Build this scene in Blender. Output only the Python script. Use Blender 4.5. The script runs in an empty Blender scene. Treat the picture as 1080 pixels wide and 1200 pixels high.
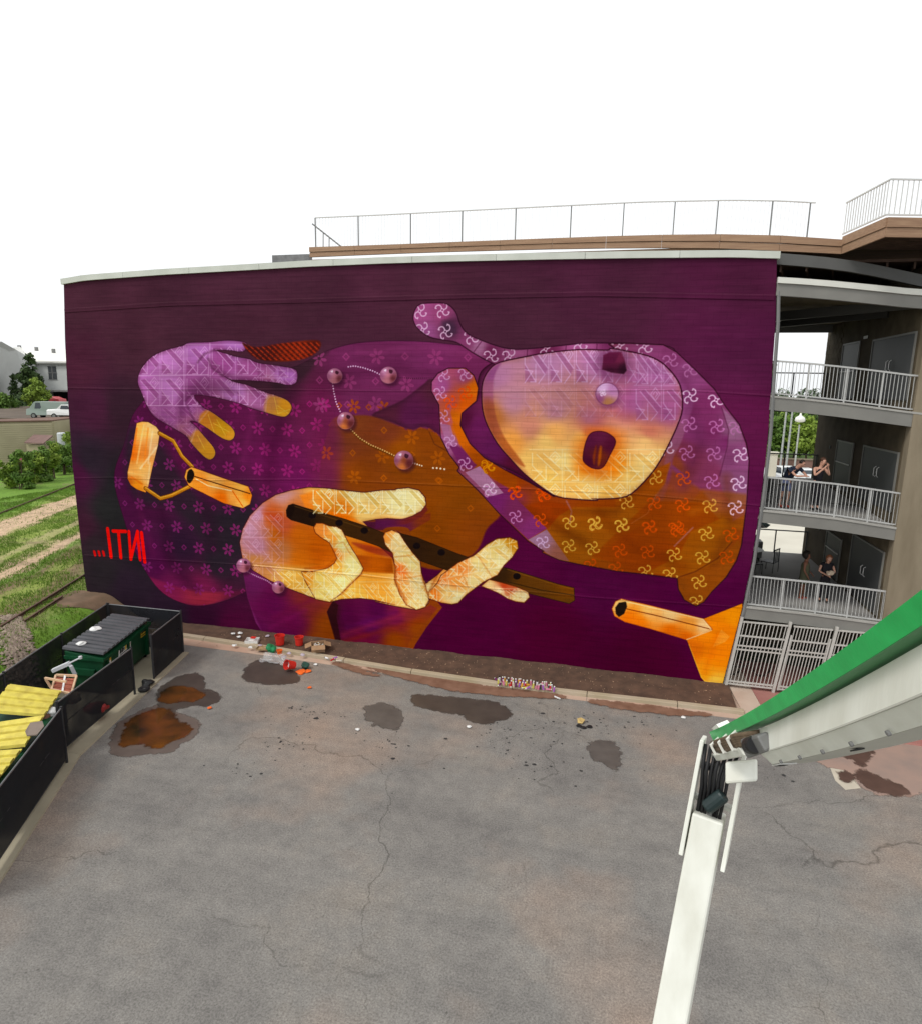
import bpy, bmesh, math, random
import numpy as np
from mathutils import Vector, Matrix, Quaternion
from mathutils import noise as mnoise
PI = math.pi
rnd = random.Random(7)
scn = bpy.context.scene
col = scn.collection

# ------------------------------------------------------------------ camera
CAMH = 10.12
FPX, PITCH, YAW, ROLL = 750.66, -0.191, 0.2328, -0.0171
def camrot():
    c, s = math.cos, math.sin
    Rz = np.array([[c(YAW), -s(YAW), 0], [s(YAW), c(YAW), 0], [0, 0, 1]])
    Rx = np.array([[1, 0, 0], [0, c(PITCH), -s(PITCH)], [0, s(PITCH), c(PITCH)]])
    Ry = np.array([[c(ROLL), 0, s(ROLL)], [0, 1, 0], [-s(ROLL), 0, c(ROLL)]])
    return Rz @ Rx @ Ry
RC = camrot()
cam = bpy.data.cameras.new('camera')
cam_o = bpy.data.objects.new('camera', cam); col.objects.link(cam_o)
cam.sensor_fit = 'VERTICAL'; cam.sensor_height = 36.0; cam.lens = FPX / 1200 * 36.0
cam.clip_start = 0.05; cam.clip_end = 2500
m3 = Matrix([[RC[i, 0], RC[i, 2], -RC[i, 1]] for i in range(3)])
cam_o.matrix_world = Matrix.Translation((0, 0, CAMH)) @ m3.to_4x4()
scn.camera = cam_o

# ------------------------------------------------------------------ sky, sun, exposure
SUN_EL, SUN_AZ = math.radians(52), math.radians(225)
w = bpy.data.worlds.new("World"); scn.world = w; w.use_nodes = True
nt = w.node_tree; bg = nt.nodes['Background']
sky = nt.nodes.new('ShaderNodeTexSky'); sky.sky_type = 'NISHITA'; sky.sun_disc = False
sky.sun_elevation = SUN_EL; sky.sun_rotation = SUN_AZ; sky.dust_density = 4.0; sky.air_density = 1.5
hs = nt.nodes.new('ShaderNodeHueSaturation'); hs.inputs['Saturation'].default_value = 0.10
mixw = nt.nodes.new('ShaderNodeMixRGB'); mixw.inputs[0].default_value = 0.72
mixw.inputs[2].default_value = (9.3, 9.5, 9.7, 1)           # the white overcast layer
nt.links.new(sky.outputs[0], hs.inputs['Color']); nt.links.new(hs.outputs[0], mixw.inputs[1])
nt.links.new(mixw.outputs[0], bg.inputs['Color']); bg.inputs['Strength'].default_value = 0.115
sl = bpy.data.lights.new('sun', 'SUN'); sl.energy = 1.1; sl.angle = math.radians(14); sl.color = (1, 0.96, 0.9)
so = bpy.data.objects.new('sun', sl); col.objects.link(so)
sd = Vector((math.sin(SUN_AZ) * math.cos(SUN_EL), math.cos(SUN_AZ) * math.cos(SUN_EL), math.sin(SUN_EL)))
so.rotation_euler = sd.to_track_quat('Z', 'Y').to_euler(); so.location = (0, 0, 60)
scn.view_settings.view_transform = 'Standard'; scn.view_settings.look = 'None'
scn.view_settings.exposure = 0.3; scn.view_settings.gamma = 1.0
scn.view_settings.use_curve_mapping = False
scn.render.engine = 'CYCLES'
scn.cycles.max_bounces = 6

# ------------------------------------------------------------------ measuring: a pixel of the survey photo (1080 x 1200) to a point
def ray(p):
    return RC @ np.array([(p[0] - 540) / FPX, 1.0, -(p[1] - 600) / FPX])
def atz(px, py, z=0.0):
    d = ray((px, py)); t = (z - CAMH) / d[2]; return Vector((d[0] * t, d[1] * t, z))
def aty(px, py, y=22.4):
    d = ray((px, py)); t = y / d[1]; return Vector((d[0] * t, y, CAMH + d[2] * t))
def atx(px, py, x):
    d = ray((px, py)); t = x / d[0]; return Vector((x, d[1] * t, CAMH + d[2] * t))
def atd(px, py, dist):
    d = ray((px, py)); d = d / np.linalg.norm(d) * dist; return Vector((d[0], d[1], CAMH + d[2]))

# ------------------------------------------------------------------ materials
MATS = {}
def lin(c):
    return tuple((v / 12.92 if v <= 0.04045 else ((v + 0.055) / 1.055) ** 2.4) for v in c)
def mat(name, c, rough=0.8, var=0.25, scale=6.0, bump=0.15, metal=0.0, c2=None, bscale=None, spec=0.3, coord='Object', stretch=None, alpha=1.0, detail=6):
    """procedural paint: base colour c (linear) blended to c2 (or darker) by noise, fine bump"""
    if name in MATS: return MATS[name]
    m = bpy.data.materials.new(name); m.use_nodes = True; t = m.node_tree; n = t.nodes; L = t.links
    b = n['Principled BSDF']
    tc = n.new('ShaderNodeTexCoord'); src = tc.outputs[coord]
    if stretch:
        mp = n.new('ShaderNodeMapping'); mp.inputs['Scale'].default_value = stretch; L.new(src, mp.inputs['Vector']); src = mp.outputs[0]
    nz = n.new('ShaderNodeTexNoise'); nz.inputs['Scale'].default_value = scale; nz.inputs['Detail'].default_value = detail
    L.new(src, nz.inputs['Vector'])
    r = n.new('ShaderNodeValToRGB'); r.color_ramp.elements[0].position = 0.3; r.color_ramp.elements[1].position = 0.7
    d = c2 if c2 else tuple(v * (1 - var) for v in c)
    e = tuple(min(1, v * (1 + (0 if c2 else var * .4))) for v in c)
    r.color_ramp.elements[0].color = (*d, 1); r.color_ramp.elements[1].color = (*e, 1)
    L.new(nz.outputs[0], r.inputs[0]); L.new(r.outputs[0], b.inputs['Base Color'])
    b.inputs['Roughness'].default_value = rough; b.inputs['Metallic'].default_value = metal
    b.inputs['Specular IOR Level'].default_value = spec
    if alpha < 1: b.inputs['Alpha'].default_value = alpha
    if bump:
        n2 = n.new('ShaderNodeTexNoise'); n2.inputs['Scale'].default_value = bscale or scale * 8; n2.inputs['Detail'].default_value = 4
        L.new(src, n2.inputs['Vector'])
        bp = n.new('ShaderNodeBump'); bp.inputs['Strength'].default_value = bump; bp.inputs['Distance'].default_value = 0.02
        L.new(n2.outputs[0], bp.inputs['Height']); L.new(bp.outputs[0], b.inputs['Normal'])
    MATS[name] = m
    return m

# ------------------------------------------------------------------ mesh building
class MB:
    def __init__(s): s.v = []; s.f = []; s.m = []
    def add(s, vs, fs, mi=0):
        k = len(s.v); s.v += [tuple(v) for v in vs]; s.f += [tuple(i + k for i in f) for f in fs]; s.m += [mi] * len(fs); return s
    def box(s, a, b, mi=0):
        x0, y0, z0 = a; x1, y1, z1 = b
        return s.add([(x0, y0, z0), (x1, y0, z0), (x1, y1, z0), (x0, y1, z0), (x0, y0, z1), (x1, y0, z1), (x1, y1, z1), (x0, y1, z1)],
                     [(0, 3, 2, 1), (4, 5, 6, 7), (0, 1, 5, 4), (1, 2, 6, 5), (2, 3, 7, 6), (3, 0, 4, 7)], mi)
    def hexa(s, p, mi=0):
        return s.add(p, [(0, 3, 2, 1), (4, 5, 6, 7), (0, 1, 5, 4), (1, 2, 6, 5), (2, 3, 7, 6), (3, 0, 4, 7)], mi)
    def bar(s, p, q, w, h=None, up=(0, 0, 1), mi=0):
        """a rectangular bar from p to q, w wide, h high"""
        p = Vector(p); q = Vector(q); h = h or w; d = (q - p).normalized(); u = Vector(up)
        if abs(d.dot(u)) > .98: u = Vector((0, 1, 0))
        x = d.cross(u).normalized(); u = x.cross(d).normalized()
        a, b = x * w / 2, u * h / 2
        return s.hexa([p - a - b, p + a - b, q + a - b, q - a - b, p - a + b, p + a + b, q + a + b, q - a + b], mi)
    def tube(s, pts, r, n=8, mi=0, cap=True):
        pts = [Vector(p) for p in pts]; k = len(pts); rr = r if isinstance(r, (list, tuple)) else [r] * k
        vs = []; fs = []
        ref = None
        for i in range(k):
            d = (pts[min(i + 1, k - 1)] - pts[max(i - 1, 0)]).normalized()
            if ref is None: ref = Vector((0, 0, 1)) if abs(d.z) < .9 else Vector((1, 0, 0))
            x = d.cross(ref).normalized(); y = x.cross(d).normalized(); ref = y
            for j in range(n):
                a = 2 * PI * j / n; vs.append(pts[i] + (x * math.cos(a) + y * math.sin(a)) * rr[i])
        for i in range(k - 1):
            for j in range(n):
                fs.append((i * n + j, i * n + (j + 1) % n, (i + 1) * n + (j + 1) % n, (i + 1) * n + j))
        if cap: fs.append(tuple(range(n))[::-1]); fs.append(tuple((k - 1) * n + j for j in range(n)))
        return s.add(vs, fs, mi)
    def lathe(s, prof, c=(0, 0, 0), n=14, mi=0, M=None):
        vs = []; fs = []; k = len(prof); c = Vector(c)
        for (r, z) in prof:
            for j in range(n):
                a = 2 * PI * j / n; v = Vector((r * math.cos(a), r * math.sin(a), z)); vs.append((M @ v if M else v) + c)
        for i in range(k - 1):
            for j in range(n): fs.append((i * n + j, i * n + (j + 1) % n, (i + 1) * n + (j + 1) % n, (i + 1) * n + j))
        return s.add(vs, fs, mi)
    def prism(s, pts, z0, z1, mi=0):
        n = len(pts)
        return s.add([(p[0], p[1], z0) for p in pts] + [(p[0], p[1], z1) for p in pts],
                     [tuple(range(n))[::-1], tuple(range(n, 2 * n))] + [(i, (i + 1) % n, n + (i + 1) % n, n + i) for i in range(n)], mi)
    def slab(s, pts, off, mi=0):
        """closed loop pts extruded by vector off"""
        n = len(pts); o = Vector(off)
        return s.add([Vector(p) for p in pts] + [Vector(p) + o for p in pts],
                     [tuple(range(n))[::-1], tuple(range(n, 2 * n))] + [(i, (i + 1) % n, n + (i + 1) % n, n + i) for i in range(n)], mi)
    def sheet(s, pts, z, mi=0):
        return s.add([(p[0], p[1], z) for p in pts], [tuple(range(len(pts)))], mi)
    def build(s, name, m, parent=None, smooth=False, loc=None, bevel=0):
        me = bpy.data.meshes.new(name); me.from_pydata(s.v, [], s.f); me.validate()
        for x in (m if isinstance(m, (list, tuple)) else [m]): me.materials.append(x)
        if isinstance(m, (list, tuple)) and len(me.polygons) == len(s.m):
            me.polygons.foreach_set('material_index', s.m)
        bm = bmesh.new(); bm.from_mesh(me); bmesh.ops.recalc_face_normals(bm, faces=bm.faces); bm.to_mesh(me); bm.free()
        if smooth: me.polygons.foreach_set('use_smooth', [True] * len(me.polygons))
        o = bpy.data.objects.new(name, me); col.objects.link(o)
        if parent: o.parent = parent
        if loc: o.location = loc
        if bevel:
            b = o.modifiers.new('bevel', 'BEVEL'); b.width = bevel; b.segments = 2; b.limit_method = 'ANGLE'
        return o
def thing(name, label, cat, loc=(0, 0, 0), group=None, rz=0):
    o = bpy.data.objects.new(name, None); col.objects.link(o); o.location = loc; o.rotation_euler = (0, 0, rz)
    o.empty_display_size = .2
    return tag(o, label, cat, group)
def tag(o, label=None, cat=None, group=None, kind=None):
    if label: o['label'] = label
    if cat: o['category'] = cat
    if group: o['group'] = group
    if kind: o['kind'] = kind
    return o
def smooth_loop(pts, n=4, closed=True):
    out = []; k = len(pts)
    P = [Vector((*p, 0)) if len(p) == 2 else Vector(p) for p in pts]
    for i in range(k if closed else k - 1):
        if closed: a, b, c, d = P[(i - 1) % k], P[i], P[(i + 1) % k], P[(i + 2) % k]
        else: a, b, c, d = P[max(i - 1, 0)], P[i], P[i + 1], P[min(i + 2, k - 1)]
        for j in range(n):
            t = j / n
            out.append(.5 * ((2 * b) + (c - a) * t + (2 * a - 5 * b + 4 * c - d) * t * t + (3 * b - a - 3 * c + d) * t ** 3))
    if not closed: out.append(P[-1])
    return out
def interp(pts, x):
    return float(np.interp(x, [p[0] for p in pts], [p[1] for p in pts]))
# ------------------------------------------------------------------ the painting on the wall: flat print drawn shape by shape in wall metres
PXM = 78.0; MX0, MX1, MZ0, MZ1 = -22.6, 4.9, -0.4, 14.6
MW, MH = int((MX1 - MX0) * PXM), int((MZ1 - MZ0) * PXM)
CROP = {0: (0, 0, 1.0), 1: (130, 380, .2037), 2: (260, 540, .2037), 3: (440, 540, .2407), 4: (340, 370, .2037), 5: (470, 330, .2407),
        6: (680, 380, .2222), 7: (640, 580, .2407), 8: (0, 470, .2593)}
def tp(k, pts):
    ox, oy, s = CROP[k]; return [(ox + x * s, oy + y * s) for x, y in pts]
def cv(pts):
    """survey points to canvas pixels"""
    out = []
    for p in pts:
        w_ = aty(p[0], p[1]); out.append(((w_.x - MX0) * PXM, (w_.z - MZ0) * PXM))
    return np.array(out)
CAN = np.zeros((MH, MW, 3), np.float32)
SC = PXM / 31.0          # canvas pixels for one survey pixel, about
def rgb(h):
    if isinstance(h, str): return np.array([int(h[i:i + 2], 16) / 255 for i in (0, 2, 4)], np.float32)
    return np.array(h, np.float32)
def crspline(p, n=6):
    p = np.asarray(p, float); a = np.roll(p, 1, 0); c = np.roll(p, -1, 0); d = np.roll(p, -2, 0); out = []
    for t in np.arange(n) / n:
        out.append(.5 * (2 * p + (c - a) * t + (2 * a - 5 * p + 4 * c - d) * t * t + (3 * p - a - 3 * c + d) * t ** 3))
    return np.stack(out, 1).reshape(-1, 2)
def sdist(P, X, Y):
    """signed distance to polygon, inside positive"""
    ins = np.zeros(X.shape, bool); dm = np.full(X.shape, 1e9, np.float32)
    n = len(P)
    for i in range(n):
        x0, y0 = P[i]; x1, y1 = P[(i + 1) % n]
        if (x1 - x0) ** 2 + (y1 - y0) ** 2 < 1e-9: continue
        if y0 != y1:
            c = (Y > min(y0, y1)) & (Y <= max(y0, y1)); xi = x0 + (Y - y0) * (x1 - x0) / (y1 - y0)
            ins ^= c & (X < xi)
        ex, ey = x1 - x0, y1 - y0; t = np.clip(((X - x0) * ex + (Y - y0) * ey) / (ex * ex + ey * ey), 0, 1)
        dm = np.minimum(dm, (X - x0 - t * ex) ** 2 + (Y - y0 - t * ey) ** 2)
    d = np.sqrt(dm); return np.where(ins, d, -d)
def grad(stops, X, Y, pw=3.0):
    if isinstance(stops, (str, tuple)) : return rgb(stops)[None, None]
    P = cv([(s[0], s[1]) for s in stops]); C = [rgb(s[2]) for s in stops]
    num = 0; den = 0
    for (px, py), c in zip(P, C):
        w_ = 1.0 / (((X - px) ** 2 + (Y - py) ** 2) + 60.0) ** (pw / 2); num = num + w_[..., None] * c; den = den + w_
    return num / den[..., None]
MASK = {}
def brighter(stops, f=(1.15, 1.22, 1.2)): return [(a, b, tuple(np.clip(rgb(c) * np.array(f), 0, 1))) for a, b, c in stops]
def fill(k, pts, c, feather=1.2, outline=None, ow=1.0, shade=None, sw=8.0, ss=.5, curve=True, clip=None, alpha=1.0, name=None, pw=3.0, n=5):
    P = cv(tp(k, pts)) if k is not None else np.asarray(pts)
    if curve: P = crspline(P, n)
    pad = feather * SC + ow * SC * 2 + 3
    x0, y0 = np.floor(P.min(0) - pad).astype(int); x1, y1 = np.ceil(P.max(0) + pad).astype(int)
    x0, y0 = max(x0, 0), max(y0, 0); x1, y1 = min(x1, MW), min(y1, MH)
    if x1 <= x0 or y1 <= y0: return
    Y, X = np.mgrid[y0:y1, x0:x1].astype(np.float32)
    sd_ = sdist(P, X, Y)
    cov = np.clip(.5 + sd_ / (feather * SC), 0, 1)
    if clip is not None: cl = MASK[clip][y0:y1, x0:x1]
    else: cl = 1.0
    if isinstance(c, list) and k: c = [(*tp(k, [(q[0], q[1])])[0], q[2]) for q in c]
    G = grad(c, X, Y, pw)
    if shade is not None:
        a = np.clip(1 - sd_ / (sw * SC), 0, 1)[..., None] ** 1.5 * ss; G = G * (1 - a) + rgb(shade) * a
    view = CAN[y0:y1, x0:x1]
    if outline is not None:
        a = (np.clip(.5 + (sd_ + ow * SC) / SC, 0, 1) * cl)[..., None]; view[:] = view * (1 - a) + rgb(outline) * a
    a = (cov * cl * alpha)[..., None]; view[:] = view * (1 - a) + G * a
    if name:
        M = MASK.setdefault(name, np.zeros((MH, MW), np.float32)); M[y0:y1, x0:x1] = np.maximum(M[y0:y1, x0:x1], cov * cl)
def unmask(name, k, pts, curve=True):
    P = cv(tp(k, pts)); P = crspline(P, 5) if curve else P
    Y, X = np.mgrid[0:MH, 0:MW].astype(np.float32); MASK[name] *= (sdist(P, X, Y) < 0)
def stroke(k, pts, c, wd=1.0, clip=None, alpha=1.0, feather=1.0, raw=False, closed=False):
    P = np.asarray(pts) if raw else cv(tp(k, pts)); hw = wd * SC / 2; pad = hw + feather * SC + 2
    if closed: P = np.vstack([P, P[:1]])
    x0, y0 = np.floor(P.min(0) - pad).astype(int); x1, y1 = np.ceil(P.max(0) + pad).astype(int)
    x0, y0 = max(x0, 0), max(y0, 0); x1, y1 = min(x1, MW), min(y1, MH)
    if x1 <= x0 or y1 <= y0: return
    Y, X = np.mgrid[y0:y1, x0:x1].astype(np.float32); dm = np.full(X.shape, 1e9, np.float32)
    for i in range(len(P) - 1):
        ax, ay = P[i]; ex, ey = P[i + 1] - P[i]; l2 = ex * ex + ey * ey + 1e-9
        t = np.clip(((X - ax) * ex + (Y - ay) * ey) / l2, 0, 1); dm = np.minimum(dm, (X - ax - t * ex) ** 2 + (Y - ay - t * ey) ** 2)
    cov = np.clip(.5 + (hw - np.sqrt(dm)) / (feather * SC), 0, 1) * alpha
    if clip is not None: cov = cov * MASK[clip][y0:y1, x0:x1]
    v = CAN[y0:y1, x0:x1]; a = cov[..., None]; v[:] = v * (1 - a) + rgb(c) * a
def sp(p): return cv([p])[0]
def flower(x, y, r, c, alpha=.75, clip='cloth', kind=0, rot=0.0):
    cx, cy = sp((x, y)); R = r * SC
    x0, x1, y0, y1 = int(cx - R - 3), int(cx + R + 4), int(cy - R - 3), int(cy + R + 4)
    x0, y0 = max(x0, 0), max(y0, 0); x1, y1 = min(x1, MW), min(y1, MH)
    if x1 <= x0 or y1 <= y0: return
    Y, X = np.mgrid[y0:y1, x0:x1].astype(np.float32); dx, dy = X - cx, Y - cy; rr = np.hypot(dx, dy) / R; th = np.arctan2(dy, dx) + rot
    if kind == 0:
        f = np.abs(np.cos(3 * th)) ** .8; cov = np.clip((f * .98 - rr) * R / 1.6 + .5, 0, 1) * np.clip((rr - .16) * R / 2, 0, 1)
        cov = np.where(f < .35, 0, cov)
    else:
        q = (np.abs(dx) + np.abs(dy)) / R; cov = np.clip((.95 - q) * R / 2, 0, 1) * np.clip((q - .38) * R / 2, 0, 1)
        cov = np.maximum(cov, np.clip((.16 - q) * R, 0, 1))
    if clip: cov = cov * MASK[clip][y0:y1, x0:x1]
    v = CAN[y0:y1, x0:x1]; a = (cov * alpha)[..., None]; v[:] = v * (1 - a) + rgb(c) * a
def swirl(x, y, c, r=8.0, clip='hood', alpha=.85, rot=.3):
    cx, cy = sp((x, y)); R = r * SC
    for k in range(4):
        a0 = rot + k * PI / 2; pts = []
        for t in np.linspace(0, 1, 9):
            rad = R * (.2 + .75 * min(1, t * 1.15)); ang = a0 + 1.0 * t ** 2.6
            pts.append((cx + rad * math.cos(ang), cy + rad * math.sin(ang)))
        ex, ey = pts[-1]; ux, uy = -math.cos(a0 + 1.0), -math.sin(a0 + 1.0)
        pts.append((ex + ux * .14 * R, ey + uy * .14 * R))
        stroke(0, pts, c, 1.25, clip, alpha, .9, raw=True)
    ring = [(cx + .2 * R * math.cos(t), cy + .2 * R * math.sin(t)) for t in np.linspace(0, 2 * PI, 9)]
    stroke(0, ring, c, .9, clip, alpha * .8, .8, raw=True)
MOT = [[(.08, .12), (.08, .5), (.5, .95)], [(.22, .16), (.86, .76), (.62, .98)], [(.78, .06), (.95, .24), (.78, .42), (.61, .24), (.78, .06)],
       [(.42, .12), (.97, .6)], [(.08, .97), (.38, .68), (.08, .64)], [(.7, .24), (.78, .16), (.86, .24), (.78, .32)], [(.5, .5), (.5, .95), (.3, .95)]]
def tiles(clip, x0, y0, nx, ny, tw, th_, c, cd, wd=.9, alpha=.7, da=.35, flip=False, skew=0.0):
    for j in range(ny):
        for i in range(nx):
            def q(u, v):
                uu = 1 - u if flip else u
                X, Y = x0 + (i + uu) * tw, y0 + (j + v) * th_ + skew * (i + uu) * tw
                return (X, Y)
            if not (60 < x0 + i * tw < 930): continue
            fill(0, [q(.08, .5), q(.5, .95), q(.08, .95)], cd, curve=False, clip=clip, alpha=da)
            fill(0, [q(.22, .16), q(.42, .12), q(.97, .6), q(.86, .76)], cd, curve=False, clip=clip, alpha=da)
            stroke(0, [(x0 + i * tw, y0 + j * th_ + skew * i * tw), (x0 + (i + 1) * tw, y0 + j * th_ + skew * (i + 1) * tw), (x0 + (i + 1) * tw, y0 + (j + 1) * th_ + skew * (i + 1) * tw)], c, wd * .8, clip, alpha * .8)
            for l in MOT: stroke(0, [q(*p) for p in l], c, wd, clip, alpha)

# ground colour of the wall
Yg, Xg = np.mgrid[0:MH:8, 0:MW:8].astype(np.float32)
bgs = [(90, 350, '4a2b3f'), (300, 330, '4a2a40'), (500, 320, '4b2940'), (700, 330, '4a2540'), (890, 320, '4d2142'), (600, 380, '4a2840'), (880, 420, '54204a'),
       (870, 500, '581b4a'), (885, 600, '551648'), (95, 430, '46233a'), (110, 480, '43203c'), (105, 540, '2d2434'), (125, 600, '25262b'), (170, 640, '1f2126'), (145, 570, '222429'), (240, 620, '1f2126'), (120, 670, '26222a'), (140, 480, '321f2f'),
       (110, 640, '2f2530'), (150, 690, '2a1f30'), (240, 725, '371233'), (200, 720, '2a1c30'), (600, 660, '4c0a3c'), (650, 740, '48042f'), (750, 770, '46032e'), (560, 720, '4a0538'), (700, 690, '4c0a40'),
       (820, 720, '4c0740'), (150, 400, '48293d'), (300, 380, '47273c'), (270, 740, '4a0f3a'), (235, 640, '2a1e30'), (91, 560, '45193f'), (98, 620, '3f2038')]
small = grad(bgs, Xg, Yg, 3.5)
CAN[:] = np.repeat(np.repeat(small, 8, 0), 8, 1)[:MH, :MW]

# body cloth, purple
fill(0, [(146, 520), (134, 560), (146, 610), (160, 650), (186, 690), (215, 707), (243, 709), (285, 695), (330, 660), (400, 640), (520, 640), (560, 600), (590, 560), (600, 440), (570, 412), (500, 401), (430, 401), (385, 411), (340, 432), (280, 440), (200, 450), (160, 480)],
     [(150, 520, '4a1643'), (145, 580, '461442'), (200, 560, '541748'), (280, 490, '581a4c'), (180, 660, '4a1246'), (215, 640, '2e1a34'), (255, 660, '28202e'), (280, 600, '2c1e32'), (260, 560, '501a48'), (240, 690, '6e1f4e'), (200, 690, '641a50'),
      (320, 540, '641a56'), (370, 480, '64204f'), (330, 440, '3c2434'), (420, 420, '6a2b5d'), (500, 415, '702e63'), (560, 425, '6c2a5c'), (430, 480, '6b2b5c'), (350, 570, '6a1c5c'), (400, 560, '6a2a4a'), (290, 440, '3a2232')],
     feather=1.5, outline='2a1426', ow=.6, name='cloth')
fill(0, [(172, 676), (215, 690), (255, 694), (300, 690), (262, 703), (243, 709), (212, 707), (190, 696)], [(190, 690, '7a2050'), (240, 703, '9a3048'), (290, 694, '5a1c40')], feather=4, clip='cloth', alpha=.85)
# shadow around the first hand and roller
fill(0, [(150, 500), (188, 520), (215, 560), (255, 600), (295, 600), (300, 640), (260, 650), (205, 600), (165, 590), (148, 560)], '26222c', feather=14, clip='cloth', alpha=.75)
fill(0, [(330, 430), (385, 408), (372, 425), (345, 452), (320, 455)], '33202e', feather=6, clip='cloth', alpha=.8)
# flowers of the cloth: a slanting lattice of stars with diamonds between
k = 0
for j in range(11):
    for i in range(22):
        x = 138 + i * 17.3 + (j % 2) * 8.6; y = 470 + j * 24.0 + i * .9 - (8 if i > 12 else 0)
        if x > 510: continue
        t = (x - 150) / 300
        c = (0.50 + .2 * max(0, min(1, t)), .17, .48 + .02 * t) if x < 385 or y < 465 else ('7a3418' if 0 else (.68, .32, .05))
        if x < 385 or y > 470: flower(x, y, 8.6 if (i + j) % 2 == 0 else 4.8, c, .7, 'cloth', (i + j) % 2, rot=.2)
for x, y, q in [(500, 235, 0), (660, 235, 1), (835, 240, 0), (1020, 240, 1), (322, 237, 1), (170, 372, 1), (340, 380, 0), (492, 378, 1), (668, 395, 0), (175, 515, 0), (330, 512, 1), (492, 510, 0), (168, 248, 0)]:
    flower(*tp(4, [(x, y)])[0], 9.5 if q == 0 else 5.5, '93407a', .7, 'cloth', q, rot=.2)
# soft folds of the cloth
for p_, c_, wd_, al_ in [([(345, 450), (320, 520), (315, 570)], '3e0f34', 16, .35), ([(250, 500), (235, 560), (250, 640)], '300e2c', 18, .3), ([(190, 600), (200, 660), (230, 690)], '2a0c28', 14, .35), ([(300, 470), (285, 540)], '842a70', 8, .25), ([(420, 412), (500, 408), (560, 415)], '8a3c76', 7, .4), ([(400, 440), (460, 432), (520, 440)], '45183c', 9, .35), ([(160, 540), (165, 600), (180, 650)], '6a2058', 8, .25)]:
    stroke(0, p_, c_, wd_, 'cloth', al_, feather=wd_ * .9)
# sleeve opening
fill(4, [(820, 365), (760, 400), (640, 490), (470, 572), (590, 615), (690, 655), (780, 640), (880, 690), (960, 640), (960, 420)], [(560, 560, '55243f'), (700, 580, '5a2152'), (860, 420, '4a2238'), (860, 600, '5a1f4c')], shade='35182e', sw=7, ss=.6, feather=2)
# brown garment
fill(0, [(385, 505), (392, 490), (415, 487), (436, 488), (462, 497), (480, 505), (497, 502), (517, 513), (524, 526), (543, 553), (560, 576), (586, 600), (570, 620), (556, 648), (520, 668), (470, 655), (400, 610), (378, 580), (376, 540)],
     [(385, 510, '6c3340'), (378, 560, '6e2c48'), (410, 500, '7b4022'), (420, 560, '87450f'), (470, 530, '8a4a0c'), (510, 520, '84440f'), (540, 580, '86480c'), (500, 620, '834408'), (560, 620, '7e400e'), (455, 505, '7a3c25')], feather=2.5, name='brown')
fill(0, [(372, 500), (392, 488), (398, 520), (392, 570), (372, 590), (362, 540)], '6a2150', feather=16, alpha=.6, clip='cloth')
for x, y, q in [(540, 660, 1), (700, 700, 0), (360, 790, 1), (530, 810, 0), (700, 800, 1), (850, 820, 0), (370, 930, 0), (540, 935, 1), (860, 950, 1), (210, 790, 0), (310, 320, 1)]:
    flower(*tp(4, [(x, y)])[0], 9 if q == 0 else 5, 'a85a10' if x > 300 else 'a0402a', .75, 'brown', q, rot=.1)
for x, y in [(40, 85), (305, 95), (460, 232), (300, 330)]:
    flower(*tp(3, [(x, y)])[0], 5, 'b05c10', .7, 'brown', 1)
stroke(4, [(800, 670), (830, 740), (920, 790)], '5a2c14', 1.2, alpha=.8)
# lower cloth under the big hand
fill(0, [(284, 664), (290, 700), (300, 730), (312, 748), (480, 770), (487, 755), (500, 735), (518, 712), (500, 690), (400, 670), (330, 660)],
     [(295, 680, '621f5a'), (320, 710, '5a0f4c'), (345, 730, '62104a'), (360, 700, '7a2a30'), (385, 735, '8a440c'), (375, 755, '8a460c'), (340, 752, '5c0f52'), (470, 740, '8c440e'), (500, 715, '874010'), (300, 740, '5a1450')], feather=1.2, curve=False, name='lower')
fill(2, [(120, 650), (150, 800), (185, 880), (240, 1010), (200, 1010), (130, 790), (100, 690)], '8a3f86', feather=3, alpha=.45, clip='lower')
fill(2, [(605, 870), (640, 805), (730, 795), (840, 790), (960, 815), (1140, 860), (1200, 830), (1240, 850), (1150, 960), (1080, 1040), (1060, 1110), (900, 1090), (670, 1060)],
     [(640, 880, '3a1024'), (720, 900, '520a44'), (850, 950, '5c0f56'), (820, 1030, '68103c'), (1000, 900, '701848'), (1000, 1040, '8a4208'), (1130, 960, '8c440c'), (900, 860, '4c0a44'), (1080, 870, '7c2a30')], feather=1.5, curve=False, clip='lower')
fill(2, [(605, 870), (640, 805), (670, 830), (660, 900), (690, 1060), (660, 1060)], '2c0e14', feather=1.5, curve=False, clip='lower', alpha=.9)
for a, b, c_ in [((700, 1000), (1050, 880), '9a2f50'), ((720, 960), (1000, 870), '5c1060'), ((700, 1040), (1150, 920), '8a3010'), ((280, 960), (480, 860), '7a1a60'), ((300, 900), (520, 800), '6a1248')]:
    stroke(2, [a, b], c_, 5, 'lower', .4, feather=6)

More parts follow.
